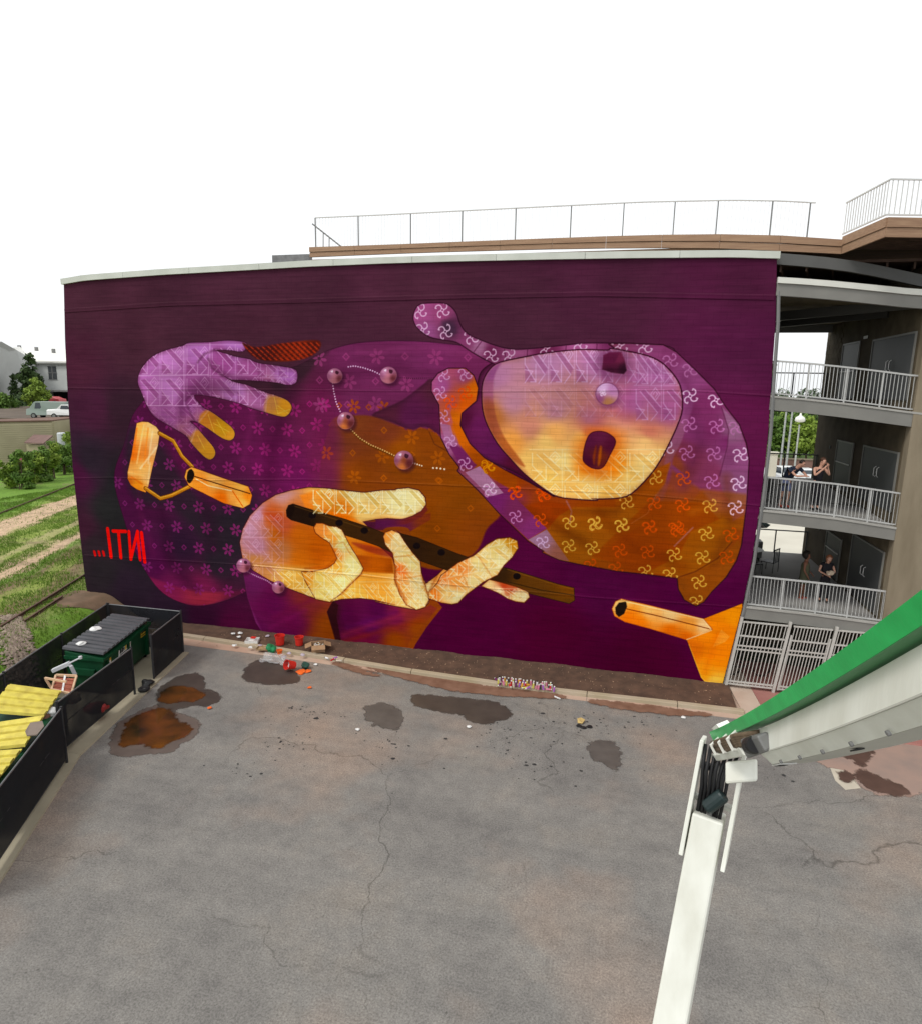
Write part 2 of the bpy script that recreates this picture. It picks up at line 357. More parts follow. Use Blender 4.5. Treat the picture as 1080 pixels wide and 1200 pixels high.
# hood / head cloth
hood = tp(5, [(290, 240), (340, 262), (430, 305), (510, 330), (610, 331), (700, 322), (800, 310), (900, 303), (1000, 304)]) + tp(6, [(100, 104), (250, 104), (350, 110), (430, 112), (500, 150), (600, 245), (700, 345), (760, 440), (830, 530), (868, 630), (882, 720), (875, 850), (868, 960)]) + \
    tp(7, [(958, 130), (945, 240), (920, 320), (870, 400), (800, 470), (762, 520), (725, 540), (670, 510), (642, 460), (636, 405), (480, 385), (340, 370), (150, 335), (60, 315), (-20, 280)]) + \
    tp(3, [(820, 440), (740, 390), (600, 255), (500, 145), (400, 50)]) + tp(5, [(285, 905), (235, 840), (195, 760), (186, 600), (150, 535), (150, 490), (180, 450), (230, 425), (310, 425), (350, 460), (371, 520), (362, 580), (292, 640), (284, 700), (330, 790), (400, 860), (460, 800), (420, 500), (440, 430), (480, 395), (420, 370), (300, 320), (180, 262), (275, 190)])
# plum space behind the face, inside the hood
fill(5, [(285, 640), (370, 560), (372, 500), (390, 440), (440, 400), (480, 390), (620, 500), (700, 900), (760, 1045), (640, 985), (560, 930), (400, 860), (330, 795), (288, 710)],
     [(300, 660, '4a1438'), (380, 700, '64205c'), (420, 620, '6a2758'), (380, 500, '5c2550'), (450, 820, '5a1c56'), (560, 900, '4a1030')], outline='2c0f22', shade='34102a', sw=5, ss=.7)
# upper band and knot
fill(5, [(62, 190), (65, 150), (90, 115), (150, 107), (220, 112), (262, 150), (285, 210), (325, 260), (430, 305), (520, 330), (612, 331), (800, 312), (900, 303), (1090, 305), (1300, 320), (1300, 360), (1080, 345), (900, 340), (700, 355), (560, 385), (480, 405), (420, 385), (340, 340), (270, 295), (200, 282), (140, 268), (85, 230)],
     [(100, 150, '9a4f86'), (200, 160, '8f4678'), (240, 220, '4d2a4a'), (120, 250, '8f5088'), (320, 290, '7a3a6a'), (380, 320, '9a6890'), (430, 340, '6a2a58'), (560, 350, '9a5688'), (700, 335, '6c2a58'), (860, 318, 'a0588e'), (1050, 325, '6f2e60')], outline='2b1024', ow=1.1, name='knot', n=4)
for p in [[(500, 330), (505, 372)], [(612, 331), (610, 365)], [(390, 290), (350, 345)], [(800, 312), (798, 335)], [(950, 303), (948, 335)]]: stroke(5, p, '55204a', 1.0, 'knot', .8)
fill(5, [(200, 195), (250, 200), (268, 245), (240, 262), (210, 240)], '3c2a44', feather=5, alpha=.7, clip='knot')
# main hood mass: right and bottom
fill(0, tp(6, [(150, 106), (250, 104), (430, 112), (500, 150), (600, 245), (700, 345), (760, 440), (830, 530), (868, 630), (882, 720), (875, 850), (868, 960)]) + tp(7, [(958, 130), (945, 240), (920, 320), (870, 400), (800, 470), (762, 520), (725, 540), (670, 510), (642, 460), (636, 405), (480, 385), (340, 370), (150, 335), (60, 315), (-20, 280)])
     + tp(3, [(820, 440), (740, 390), (600, 255), (500, 145), (400, 50)]) + tp(5, [(285, 905), (235, 840), (195, 760), (186, 600), (150, 535), (150, 490), (180, 450), (230, 425), (310, 425), (350, 460), (371, 520), (362, 580), (292, 640), (284, 700), (330, 790), (400, 860), (500, 920), (620, 980), (740, 1050), (900, 1000)]) + tp(6, [(200, 800), (400, 500), (300, 200)]),
     [(790, 420, '824074'), (800, 470, '84427a'), (830, 520, '86447c'), (790, 560, '7e3c70'), (850, 580, '7f4070'), (770, 560, '8a4a20'), (800, 610, '8e4a10'), (820, 640, '8d4f10'), (740, 640, '8e3c08'), (700, 600, '8c4008'), (680, 640, '92580f'), (640, 600, '8c3c10'), (600, 560, '8a3c08'), (590, 580, '742a60'), (560, 540, '86450e'),
      (560, 560, '8a4a70'), (700, 670, '8c460c'), (780, 660, '8e3a08'), (845, 620, '88420e'), (860, 560, '8a4a78'), (520, 450, '8e4a82'), (545, 450, 'c8600c'), (528, 490, 'b45a5a'), (540, 500, 'cc6a0e'), (515, 470, '8e4a82'), (525, 520, '9a5a8c'), (545, 535, '6e2a60'), (818, 690, '8c4c0e'), (650, 560, '883c10'), (760, 610, '8f4408')],
     feather=1.2, outline='2a0e1e', ow=1.1, name='hood', curve=False, pw=4)
H_ = 'hood'
# folds: purple right side, lighter panels
fill(6, [(430, 105), (520, 150), (700, 345), (840, 540), (884, 720), (878, 900), (868, 1000), (800, 1040), (790, 960), (730, 930), (640, 880), (540, 790), (480, 740), (500, 620), (545, 520), (540, 380), (500, 270), (420, 180)],
     [(480, 170, '7c3a6e'), (560, 260, '8a4880'), (640, 450, '783268'), (600, 560, '7e3870'), (690, 560, '763066'), (560, 700, '7a3458'), (690, 800, '7c3860'), (780, 620, '76306a'), (820, 700, '8a5484'), (790, 560, '805078'), (820, 900, '823c70'), (830, 780, '8c4c80'), (500, 740, '84402e')], feather=2, curve=False, clip=H_, pw=4)
fill(6, [(745, 440), (830, 530), (884, 700), (876, 900), (862, 960), (800, 960), (745, 880), (730, 820), (770, 650), (778, 560)], [(800, 560, '8f6488'), (800, 700, '7a4070'), (850, 700, '8e5084'), (840, 860, '8a5a86'), (780, 840, '7c4a70')], feather=1.5, curve=False, clip=H_, alpha=.9)
fill(6, [(500, 280), (590, 400), (560, 520), (520, 640), (440, 760), (470, 600), (530, 470)], [(560, 400, '8d4c86'), (500, 620, '935a80'), (460, 700, '8a5060')], feather=2, clip=H_, alpha=.8)
stroke(6, [(740, 440), (778, 560), (770, 650), (730, 800)], '5a2850', 1.0, H_, .8)
stroke(6, [(470, 740), (440, 830), (380, 930), (300, 1030), (200, 1080)], 'a8623a', .9, H_, .5)
for p, c_ in [(([(640, 870), (900, 900), (880, 1080), (700, 1100), (560, 960)]), '8f5310'), (([(480, 770), (640, 880), (700, 960), (560, 1100), (380, 1080), (440, 900)]), '8a4208')]:
    fill(6, p, c_, feather=4, curve=False, clip=H_, alpha=.6)
fill(6, [(380, 770), (470, 730), (440, 840), (300, 1020), (200, 1060), (180, 930), (300, 880)], '9a4e0a', feather=2, curve=False, clip=H_, alpha=.9)
fill(7, [(0, 30), (60, 40), (110, 60), (130, 110), (40, 150), (-60, 160), (-100, 60)], '8a3606', feather=3, clip=H_, alpha=.8)
fill(7, [(60, 100), (130, 60), (420, 60), (500, 120), (300, 250), (220, 300), (100, 330), (0, 280), (0, 170)], '92540f', feather=2, clip=H_, curve=False, alpha=.8)
fill(7, [(500, 30), (760, 40), (850, 130), (700, 300), (540, 370), (420, 360), (220, 300)], '8c3f06', feather=2, clip=H_, curve=False, alpha=.75)
fill(7, [(640, 300), (700, 180), (860, 110), (920, 150), (900, 230), (830, 330), (640, 400), (480, 380), (620, 310)], '96560e', feather=2, clip=H_, curve=False, alpha=.8)
fill(7, [(640, 405), (700, 380), (830, 330), (930, 220), (950, 260), (860, 410), (762, 520), (720, 540), (670, 510)], '8a4a10', feather=1, clip=H_, curve=False, alpha=.95)
stroke(7, [(636, 403), (720, 375), (830, 310), (900, 230)], '5c2a10', 1.2, H_, .8)
stroke(7, [(620, 250), (710, 160)], 'a86a70', 1.6, H_, .7); stroke(7, [(410, 140), (490, 90), (530, 0)], 'a8603a', 1.0, H_, .6)
stroke(7, [(95, 30), (120, 80), (110, 140)], 'a07090', 1.8, H_, .5)
for p_, c_, wd_, al_ in [([(592, 585), (640, 610), (690, 640)], '5a2606', 9, .4), ([(700, 600), (740, 640), (800, 665)], '6a2a04', 10, .3), ([(850, 560), (855, 620), (835, 660)], '5e2c10', 9, .35), ([(800, 440), (820, 520), (800, 570)], '5a2450', 10, .35), ([(760, 560), (720, 600), (650, 600)], '5e2a06', 8, .35), ([(810, 600), (840, 590)], 'b06a1c', 8, .3), ([(780, 650), (800, 690)], '6a380c', 8, .3)]:
    stroke(0, p_, c_, wd_, H_, al_, feather=wd_ * .9)
# left strap of the hood: alternating panels
fill(0, tp(5, [(150, 490), (180, 450), (230, 425), (310, 425), (350, 460), (371, 520), (362, 580), (292, 640), (284, 700), (262, 720), (240, 640), (260, 560), (220, 620), (240, 780), (190, 760), (186, 600), (150, 535)]),
     [(518, 452, '9a508c'), (545, 440, '96487c'), (555, 455, 'd06c10'), (545, 475, 'cc5c10'), (530, 470, 'b05040'), (520, 500, 'a8506a'), (535, 490, 'c86a10'), (520, 515, '9c5a90')], feather=1.5, clip=H_, curve=False, pw=3)
fill(5, [(188, 690), (215, 770), (235, 800), (265, 795), (240, 700)], 'a8709c', feather=1, clip=H_, curve=False, alpha=.85)
fill(5, [(235, 800), (270, 795), (330, 850), (370, 890), (340, 920), (290, 900)], '6e2664', feather=1, clip=H_, curve=False, alpha=.9)
fill(5, [(250, 690), (284, 700), (340, 800), (420, 870), (560, 950), (560, 1030), (440, 960), (350, 880), (280, 790)], [(280, 740, 'c4640c'), (400, 880, '9a4a08'), (520, 980, '8c4206')], feather=1.5, clip=H_, curve=False, alpha=.95)
fill(5, [(310, 930), (380, 900), (495, 1030), (430, 1050)], 'a47498', feather=.8, clip=H_, curve=False)
fill(5, [(430, 1050), (495, 1030), (560, 1090), (600, 1140), (500, 1140)], '6c2a68', feather=.8, clip=H_, curve=False)
fill(3, [(520, 180), (650, 155), (830, 330), (740, 385), (600, 250)], [(560, 190, '6c2468'), (700, 230, '6e2a58'), (780, 340, '7a3070')], feather=1, clip=H_, curve=False)
fill(3, [(740, 385), (830, 335), (940, 490), (870, 480)], [(780, 380, '96708f'), (900, 470, '8e5a50')], feather=1, clip=H_, curve=False)
# pinwheels on the hood
for k, c_, L_ in [(6, 'f0d0ea', [(575, 380), (712, 400), (815, 970), (830, 840), (840, 690), (450, 655)]), (6, 'c078b4', [(570, 530), (715, 540), (558, 680), (700, 685), (690, 830)]), (6, 'b070a6', [(575, 240), (470, 195), (820, 545)]),
                  (6, 'e0b050', [(392, 810), (240, 940), (680, 960), (75, 1050), (215, 1060)]), (6, 'd45410', [(540, 815), (385, 945), (535, 955), (360, 1070), (500, 1075)]),
                  (7, 'e0b850', [(110, 135), (232, 143), (365, 150), (107, 250), (222, 260), (775, 190), (620, 292), (758, 305), (740, 425), (730, 522), (480, 375), (600, 388)]), (7, 'c8500a', [(500, 160), (640, 170), (355, 272), (490, 278), (215, 345), (335, 360), (895, 195), (875, 305)]),
                  (3, 'c88ac0', [(680, 275), (550, 145)]), (3, 'd0b0d4', [(812, 400)]), (3, 'c8500a', [(680, 155), (810, 160), (800, 290)]), (3, 'c88810', [(545, 30)]),
                  (5, 'd09cc8', [(205, 455), (310, 450), (190, 545), (205, 660), (240, 780), (310, 890)]), (5, 'e4c4dc', [(430, 1010)]), (5, 'e04c08', [(310, 545), (550, 1030), (690, 1040), (240, 590)]), (5, 'd08a10', [(420, 895)])]:
    for p in L_: swirl(*tp(k, [p])[0], c_, rot=.25 + (p[0] % 7) * .03)
for p in [(90, 145), (200, 140), (215, 245), (105, 235), (340, 270), (435, 365), (525, 365), (865, 305), (700, 330), (1060, 315), (1180, 318)]: swirl(*tp(5, [p])[0], 'e0bcd8', 8.5, 'knot')

# face
fill(0, tp(5, [(393, 560), (398, 490), (430, 430), (480, 396), (600, 370), (700, 352), (860, 335), (1000, 338)]) + tp(6, [(160, 132), (250, 148), (330, 165), (400, 192), (450, 230), (500, 290), (525, 350), (530, 450), (508, 525), (475, 600), (430, 690), (380, 770), (310, 850), (240, 905), (150, 918), (50, 920)]) + tp(5, [(950, 1063), (850, 1058), (760, 1045), (690, 1005), (600, 935), (530, 860), (470, 790), (420, 700), (398, 630)]),
     [(580, 440, 'b07aa0'), (640, 425, 'b982ae'), (700, 425, 'b57aac'), (770, 430, 'a86aa0'), (600, 470, 'b8849a'), (650, 480, 'b07c8c'), (690, 490, 'aa6a80'), (740, 470, 'a45c90'), (780, 480, '9c5284'), (620, 500, 'cc8a78'), (690, 505, 'c06c50'), (760, 505, 'c87a68'),
      (640, 520, 'f4c878'), (660, 540, 'f8d88a'), (620, 540, 'f2c470'), (650, 508, 'eeb068'), (680, 515, 'f0bc70'), (755, 545, 'f6d488'), (700, 572, 'f6d080'), (600, 520, 'e8a050'), (690, 560, 'f2d080'), (740, 560, 'f2cc7a'), (770, 540, 'eec070'), (710, 578, 'ecb85c'), (640, 565, 'f0c468'), (755, 520, 'f4c480'), (575, 490, 'b4703c'), (720, 545, 'f09020'), (690, 550, 'f0901c')],
     feather=1.0, outline='2e0c22', ow=1.3, name='face', pw=3.2, n=3, shade='a06a58', sw=5, ss=.25)
fill(5, [(393, 560), (398, 490), (430, 430), (485, 392), (455, 450), (445, 520), (455, 640), (500, 760), (600, 900), (520, 850), (420, 700)], [(430, 450, '8a4a84'), (425, 520, '9c5a80'), (430, 640, '96503c'), (520, 820, 'a85a2c')], feather=2.5, clip='face', alpha=.85)
tiles('face', 612, 404, 6, 1, 30, 46, 'dcb0d8', '93538a', 1.0, .75, .5)
fill(6, [(260, 170), (440, 220), (500, 330), (500, 500), (300, 510), (265, 330)], 'a86aa2', feather=8, clip='face', alpha=.4)
tiles('face', 612, 450, 4, 1, 30, 40, 'd4a4c4', 'a06a80', .8, .35, .25)
tiles('face', 742, 410, 3, 2, 32, 42, 'd4a6d2', '8c4c86', .9, .6, .4)
tiles('face', 620, 527, 6, 2, 38, 38, 'fae8b4', 'e0a850', 1.1, .75, .35)
for k, e, g in [(5, [(855, 760), (1080, 740), (1010, 960), (850, 930)], 'e87818')]: fill(k, e, g, feather=12, clip='face', alpha=.45)
stroke(5, [(400, 560), (660, 575), (940, 580)], 'a8687c', .8, 'face', .4)
for p_, c_, wd_, al_ in [([(570, 470), (580, 520), (612, 555)], '8a4430', 7, .4), ([(700, 495), (710, 480), (740, 490)], '9a4a58', 9, .3), ([(800, 440), (802, 490)], '7a3a60', 7, .35)]:
    stroke(0, p_, c_, wd_, 'face', al_, feather=wd_ * .9)
# eyes, nose, mouth
fill(6, [(85, 250), (90, 140), (150, 130), (245, 135), (262, 260), (230, 300), (150, 300)], '6a3466', feather=9, clip='face', alpha=.6)
fill(6, [(110, 240), (118, 165), (150, 150), (212, 148), (230, 190), (240, 245), (225, 264), (160, 256)], [(150, 190, '64204a'), (200, 180, '702850'), (225, 240, '2c1226'), (150, 250, '38142c')], feather=1.6, clip='face', curve=False)
fill(6, [(118, 165), (150, 150), (205, 148), (180, 200), (120, 215)], '5a1c44', feather=2, curve=False, alpha=.8)
cx, cy = tp(6, [(137, 368)])[0]
fill(0, [(cx + 15 * math.cos(a) + 1.5, cy + 15 * math.sin(a) + 2) for a in np.linspace(0, 2 * PI, 12)[:-1]], '6a3262', feather=6, alpha=.6)
fill(0, [(cx + 13 * math.cos(a), cy + 12.6 * math.sin(a)) for a in np.linspace(0, 2 * PI, 14)[:-1]], [(cx - 5, cy - 6, 'dcb4dc'), (cx + 6, cy - 4, 'b880b4'), (cx, cy + 10, 'a87850'), (cx - 8, cy + 6, '8a4c80')], outline='6a3868', ow=.5, name='nose')
swirl(cx - 5, cy - 1, 'e8c8e4', 3.2, 'nose')
fill(6, [(0, 730), (20, 600), (60, 560), (150, 555), (195, 620), (150, 720), (110, 790), (40, 780)], 'c8601c', feather=10, clip='face', alpha=.5)
fill(6, [(12, 700), (25, 630), (50, 580), (95, 567), (145, 580), (180, 620), (150, 690), (112, 755), (62, 758), (20, 730)], [(50, 620, '551a42'), (100, 600, '5e2048'), (80, 700, '5a1f30'), (100, 700, '6e2c18'), (150, 640, '501436'), (40, 720, '451030')], outline='3a0c1c', ow=.8, feather=1.2)
fill(6, [(98, 650), (110, 655), (100, 735), (88, 740)], 'b8600c', feather=2.0, alpha=.75); fill(6, [(62, 700), (80, 640), (70, 740)], '8a3a14', feather=2, alpha=.8)

# orange funnel at lower right
fill(0, tp(7, [(680, 705), (790, 660), (760, 605), (950, 530), (952, 560)]) + [(869, 714), (860, 760), (846, 806)] + tp(7, [(790, 935), (750, 890), (720, 810), (690, 730)]),
     [(800, 720, 'd86a12'), (820, 740, 'f08c14'), (850, 740, 'e8820e'), (840, 770, 'ee8408'), (825, 790, 'f09a1c'), (835, 800, 'f8c050'), (860, 725, 'f0960e'), (812, 760, 'd87010')], feather=1, outline='3a0a20', ow=.6, curve=False, name='funnel')
fill(7, [(330, 590), (318, 555), (335, 520), (362, 508), (500, 540), (760, 605), (805, 655), (680, 705), (500, 650), (380, 618)],
     [(350, 520, 'f8c878'), (400, 600, 'ee7c10'), (500, 570, 'f8b868'), (600, 660, 'ea7408'), (700, 640, 'f0a040'), (600, 590, 'fcd08c'), (760, 640, 'f8cc90'), (680, 690, 'e06c08'), (450, 620, 'f08010')], feather=1, outline='b04c08', ow=.6, curve=False)
fill(7, [(335, 580), (332, 550), (350, 525), (385, 520), (390, 545), (375, 580), (350, 595)], '1c1410', feather=1, curve=False)
stroke(7, [(385, 555), (520, 585), (800, 655)], '6a2c08', 1.0); stroke(7, [(385, 520), (600, 570), (760, 607)], 'fce0a8', .8); stroke(7, [(680, 705), (800, 660), (762, 608)], 'fcd8a0', .9)
for i in range(7): stroke(7, [(810 + i * 9, 740 - i * 4), (850 + i * 6, 660 + i * 5)], 'f8c070', .7, 'funnel', .6)
stroke(7, [(690, 730), (750, 890), (795, 930)], 'f8d048', 1.2, 'funnel', .8); stroke(7, [(830, 680), (770, 860)], 'd86808', 5, 'funnel', .35, feather=6)

# first hand, upper left
fill(1, [(155, 330), (175, 260), (235, 190), (320, 150), (415, 125), (450, 108), (560, 105), (655, 95), (730, 98), (780, 112), (770, 150), (735, 158), (690, 150), (600, 150), (660, 170), (730, 190), (790, 200), (850, 225), (960, 240), (1050, 258), (1072, 285), (1065, 335), (1020, 350), (950, 335), (840, 325), (740, 320), (690, 318),
         (640, 290), (700, 330), (780, 350), (880, 390), (945, 410), (1015, 440), (1040, 480), (1020, 520), (985, 532), (900, 510), (800, 480), (740, 455), (600, 420), (500, 405), (480, 420), (530, 480), (570, 500), (640, 550), (700, 600), (712, 640), (690, 668), (640, 655), (560, 600), (490, 560), (455, 560), (490, 590), (540, 650), (590, 710), (600, 750), (575, 778), (535, 760), (460, 680), (430, 640), (330, 580), (250, 530), (210, 470), (180, 400)],
     brighter([(190, 300, '9c5a96'), (350, 180, 'a868a2'), (500, 140, 'a060a0'), (350, 380, 'a466a0'), (480, 330, '8c4a84'), (640, 230, '8a4480'), (800, 250, '8c4880'), (1020, 300, '96589a'), (700, 380, 'a066a0'), (850, 440, '8c5080'), (930, 450, '96606a'), (980, 480, 'b48020'), (560, 470, '884884'), (600, 570, 'a07c10'), (670, 630, 'b08c10'), (470, 600, '804870'), (500, 660, 'a07420'), (560, 740, 'b48a14'), (440, 470, '70386c'), (500, 360, '703a6c'), (330, 520, '864880'), (720, 130, '9c60a0')]),
     feather=1, outline='2e1428', ow=.8, name='hand1', curve=True, n=3, pw=4, shade='5c2c58', sw=6, ss=.55)
tiles('hand1', 158, 404, 5, 1, 29.5, 36, 'd8a0d4', '83407c', 1.0, .8, .45)
tiles('hand1', 158, 440, 6, 1, 29.5, 36, 'd4a0d0', '83407c', 1.0, .75, .45)
tiles('hand1', 300, 418, 4, 2, 25, 25, 'd4a0d0', '7c3a78', .8, .65, .4)
tiles('hand1', 164, 476, 6, 3, 22, 22, 'c08cb8', '7c3c74', .7, .5, .3)
fill(1, [(420, 370), (500, 320), (640, 330), (740, 400), (600, 400), (500, 405), (440, 440), (420, 560), (380, 520)], '5e2c5c', feather=10, clip='hand1', alpha=.45)
fill(1, [(570, 200), (700, 290), (950, 330), (700, 322), (640, 292)], '6a3066', feather=5, clip='hand1', alpha=.5)
fill(1, [(910, 415), (1015, 435), (1042, 480), (1015, 530), (985, 534), (890, 508)], [(930, 460, 'b07a48'), (1000, 480, 'c88c28'), (990, 520, 'd09c30')], feather=5, clip='hand1')
fill(1, [(550, 495), (640, 545), (715, 620), (690, 670), (620, 650), (510, 570)], [(560, 540, 'b4742c'), (650, 600, 'b88a20'), (690, 650, 'cc9030')], feather=4, clip='hand1')
fill(1, [(490, 610), (550, 650), (605, 730), (580, 780), (520, 750), (465, 680)], [(500, 650, 'b07838'), (560, 740, 'c48e2c')], feather=4, clip='hand1')
for p in [[(560, 520), (600, 640)], [(610, 550), (660, 640)], [(590, 570), (680, 620)], [(940, 420), (960, 510)], [(960, 470), (1030, 520)], [(500, 640), (540, 720)], [(960, 515), (1030, 490)]]: stroke(1, p, 'd8b850', .8, 'hand1', .7)
for p in [[(570, 110), (560, 300)], [(155, 298), (560, 290)], [(740, 340), (740, 450)], [(210, 468), (540, 470)], [(418, 125), (422, 470)]]: stroke(1, p, 'dca8d8', .8, 'hand1', .8)
for p_ in ([(430, 440), (470, 400), (560, 405)], [(440, 470), (480, 560), (500, 580)], [(640, 295), (580, 250), (560, 200)], [(600, 150), (540, 170), (500, 220)]): stroke(1, p_, '4a2048', 2.4, 'hand1', .55, feather=3)
for p_ in ([(900, 410), (890, 500)], [(560, 500), (505, 565)], [(490, 600), (462, 680)]): stroke(1, p_, 'c8a0a0', 1.2, 'hand1', .5, feather=2)
# red weave
fill(0, [(284, 402), (300, 407), (335, 402), (372, 399), (374, 410), (358, 420), (330, 424), (300, 420)], [(300, 412, '4a1c1c'), (350, 410, '7a2a18'), (370, 405, '5a2018')], feather=2, name='weave')
for i in range(26):
    for j in range(5): stroke(0, [(286 + i * 3.4 + j * 1.2, 402 + j * 4.4), (289 + i * 3.4 + j * 1.2, 405 + j * 4.2)], 'b83c1c' if (i + j) % 2 else '301014', 1.2, 'weave', .8)
# paint roller
fill(1, [(150, 570), (180, 562), (215, 564), (260, 590), (282, 620), (270, 700), (240, 820), (215, 935), (200, 968), (150, 950), (115, 925), (98, 890), (98, 850), (120, 750)],
     [(170, 600, 'f0b058'), (230, 610, 'f2c880'), (140, 750, 'e07820'), (200, 740, 'dc8438'), (250, 720, 'ecb880'), (120, 860, 'f0b060'), (150, 930, 'e89020'), (210, 880, 'f0bc74'), (110, 900, 'c86a18'), (180, 830, 'f0b868')], feather=1, outline='4a1c18', ow=.5, curve=False, name='roller')
for a, b, c_ in [((190, 580), (150, 800), 'f8d490'), ((215, 600), (190, 820), 'f08828'), ((240, 620), (215, 800), 'fae0b0'), ((270, 700), (170, 830), 'fae4b8'), ((150, 600), (125, 780), 'e86c10'), ((225, 800), (215, 920), 'f8d8a0'), ((100, 855), (190, 870), 'f8c878'), ((120, 880), (180, 920), 'd86810')]: stroke(1, [a, b], c_, 2.2, 'roller', .65, feather=2)
for P_ in ([(280, 628), (360, 672), (410, 760), (470, 822)], [(200, 945), (285, 1003), (350, 985), (460, 930)]):
    stroke(1, P_, '5a2c10', 5.6); stroke(1, P_, 'b87a1c', 4.2); stroke(1, [(x + 2, y - 5) for x, y in P_], 'e0a840', 1.4)
fill(1, [(425, 880), (435, 840), (465, 822), (500, 835), (640, 885), (790, 935), (812, 985), (800, 1035), (760, 1058), (650, 1030), (540, 975), (450, 930)],
     [(440, 830, 'f0a848'), (600, 900, 'f0b460'), (750, 940, 'ecb050'), (520, 930, 'f09030'), (640, 1000, 'ea7410'), (760, 1040, 'f8c060'), (790, 990, 'e88820'), (700, 990, 'f4a850')], feather=1, outline='4a1a10', ow=.7, curve=False)
fill(1, [(437, 880), (445, 845), (465, 835), (480, 860), (475, 890), (455, 915), (440, 905)], '1a120e', feather=1)
stroke(1, [(480, 875), (620, 920), (800, 975)], '3a1808', 1.2); stroke(1, [(490, 890), (560, 930), (700, 960)], 'fce8b8', 1.1); stroke(1, [(700, 960), (760, 1050)], 'e06808', 1.4)
# signature, mirrored in the survey photo
RED = 'e8140f'
def letter(L_, wd=4.6):
    for p in L_: stroke(8, p, RED, wd, feather=.9)
letter([[(487, 578), (503, 705)]], 5.0)
letter([[(512, 588), (568, 590)], [(536, 592), (547, 708)]], 4.8)
letter([[(583, 590), (592, 715)], [(622, 590), (634, 718)], [(622, 590), (592, 715)]], 4.4)
letter([[(640, 596), (655, 728)]], 5.0)
for x in (427, 447, 467): fill(8, [(x - 6, 677), (x + 4, 678), (x + 9, 700), (x + 1, 702)], 'c01414', feather=1.2)

# flute and the second hand
hand2 = tp(2, [(105, 470), (122, 395), (165, 315), (235, 245), (310, 198), (400, 172), (500, 155), (600, 160), (700, 172), (820, 185), (920, 172), (1000, 170)]) + tp(3, [(100, 140), (160, 133), (210, 145), (240, 180), (244, 215), (220, 245), (180, 268), (130, 285), (60, 280), (0, 285)]) + \
    tp(2, [(840, 345), (812, 350), (845, 385), (800, 400), (980, 560), (990, 600), (985, 540), (950, 500), (930, 460), (935, 425), (960, 405), (1000, 403), (1040, 430), (1078, 490)]) + tp(3, [(170, 430), (212, 480), (225, 560), (245, 600), (300, 560), (340, 520), (400, 490), (480, 460), (540, 410), (590, 380), (650, 375), (685, 390), (690, 425), (660, 470), (620, 510), (590, 555), (520, 590), (440, 650), (400, 690), (370, 698), (330, 690), (260, 670), (258, 690), (235, 715), (200, 725), (100, 708), (0, 685)]) + \
    tp(2, [(1000, 830), (880, 800), (800, 790), (690, 795), (620, 812), (560, 800), (400, 740), (280, 690), (180, 630), (120, 560)])
fill(0, hand2, [(290, 620, 'c490a8'), (300, 600, 'c08aa4'), (330, 575, 'd09a9c'), (320, 605, 'c4602c'), (300, 640, 'b88098'), (330, 630, 'c46818'), (370, 640, 'c06008'), (350, 600, 'c4743c'), (380, 580, 'e88c28'), (400, 600, 'd87a18'), (420, 575, 'f0dc98'), (380, 573, 'f0d890'), (470, 585, 'f0e4a8'), (430, 600, 'f0c878'),
              (300, 660, 'c0824c'), (340, 675, 'e4b050'), (380, 690, 'eed070'), (400, 650, 'd87a18'), (440, 640, 'c86408'), (420, 700, 'f0bc54'), (440, 690, 'f0a840'), (480, 690, 'f4d890'), (460, 640, 'f0a050'), (500, 700, 'f4e0a0'), (520, 680, 'f0a858'), (560, 660, 'f2cc80'), (600, 640, 'dca030'), (580, 650, 'f0d488')],
     feather=1, outline='3c1420', ow=1.0, curve=False, name='hand2', pw=3.5, shade='b05c18', sw=4, ss=.3)
# dark purple gap between thumb and flute
fill(2, [(812, 352), (900, 350), (1080, 330), (1200, 300), (1200, 340), (1060, 420), (1000, 400), (900, 400), (845, 385)], [(860, 370, '4c1838'), (1000, 350, '5c1f48'), (1180, 320, '7a3418')], feather=1.5, curve=False)
fill(3, [(0, 285), (60, 282), (130, 287), (180, 270), (220, 247), (244, 218), (255, 240), (225, 275), (150, 310), (60, 320), (0, 330)], [(20, 310, '52184a'), (200, 275, '6a2424')], feather=2, curve=False, alpha=.9)
fill(3, [(160, 330), (60, 325), (30, 350), (70, 340), (130, 350), (170, 410)], '7a3c10', feather=1)
# palm hollow
fill(2, [(240, 290), (400, 330), (540, 390), (620, 470), (660, 560), (600, 600), (480, 615), (330, 600), (290, 520), (330, 430), (290, 350)], [(320, 320, 'b04428'), (350, 360, 'b8583c'), (450, 430, 'c06410'), (560, 520, 'bc5c08'), (450, 560, 'cc6c10'), (350, 520, 'c07c50'), (620, 580, 'c86410')], feather=10, clip='hand2', alpha=.9)
fill(2, [(520, 610), (640, 590), (700, 640), (660, 660), (520, 650)], 'd86c10', feather=4, clip='hand2', alpha=.7)
fill(2, [(760, 540), (980, 560), (990, 650), (810, 640), (770, 580)], [(800, 560, 'a85010'), (900, 600, 'b85c0c'), (980, 640, 'a04c08')], feather=3, clip='hand2', curve=False)
fill(2, [(560, 165), (500, 240), (620, 290), (760, 330), (845, 385), (760, 370), (480, 270), (450, 200)], [(500, 220, 'e88424'), (700, 320, 'e07008'), (820, 370, 'e88c30')], feather=3, clip='hand2', alpha=.85, curve=False)
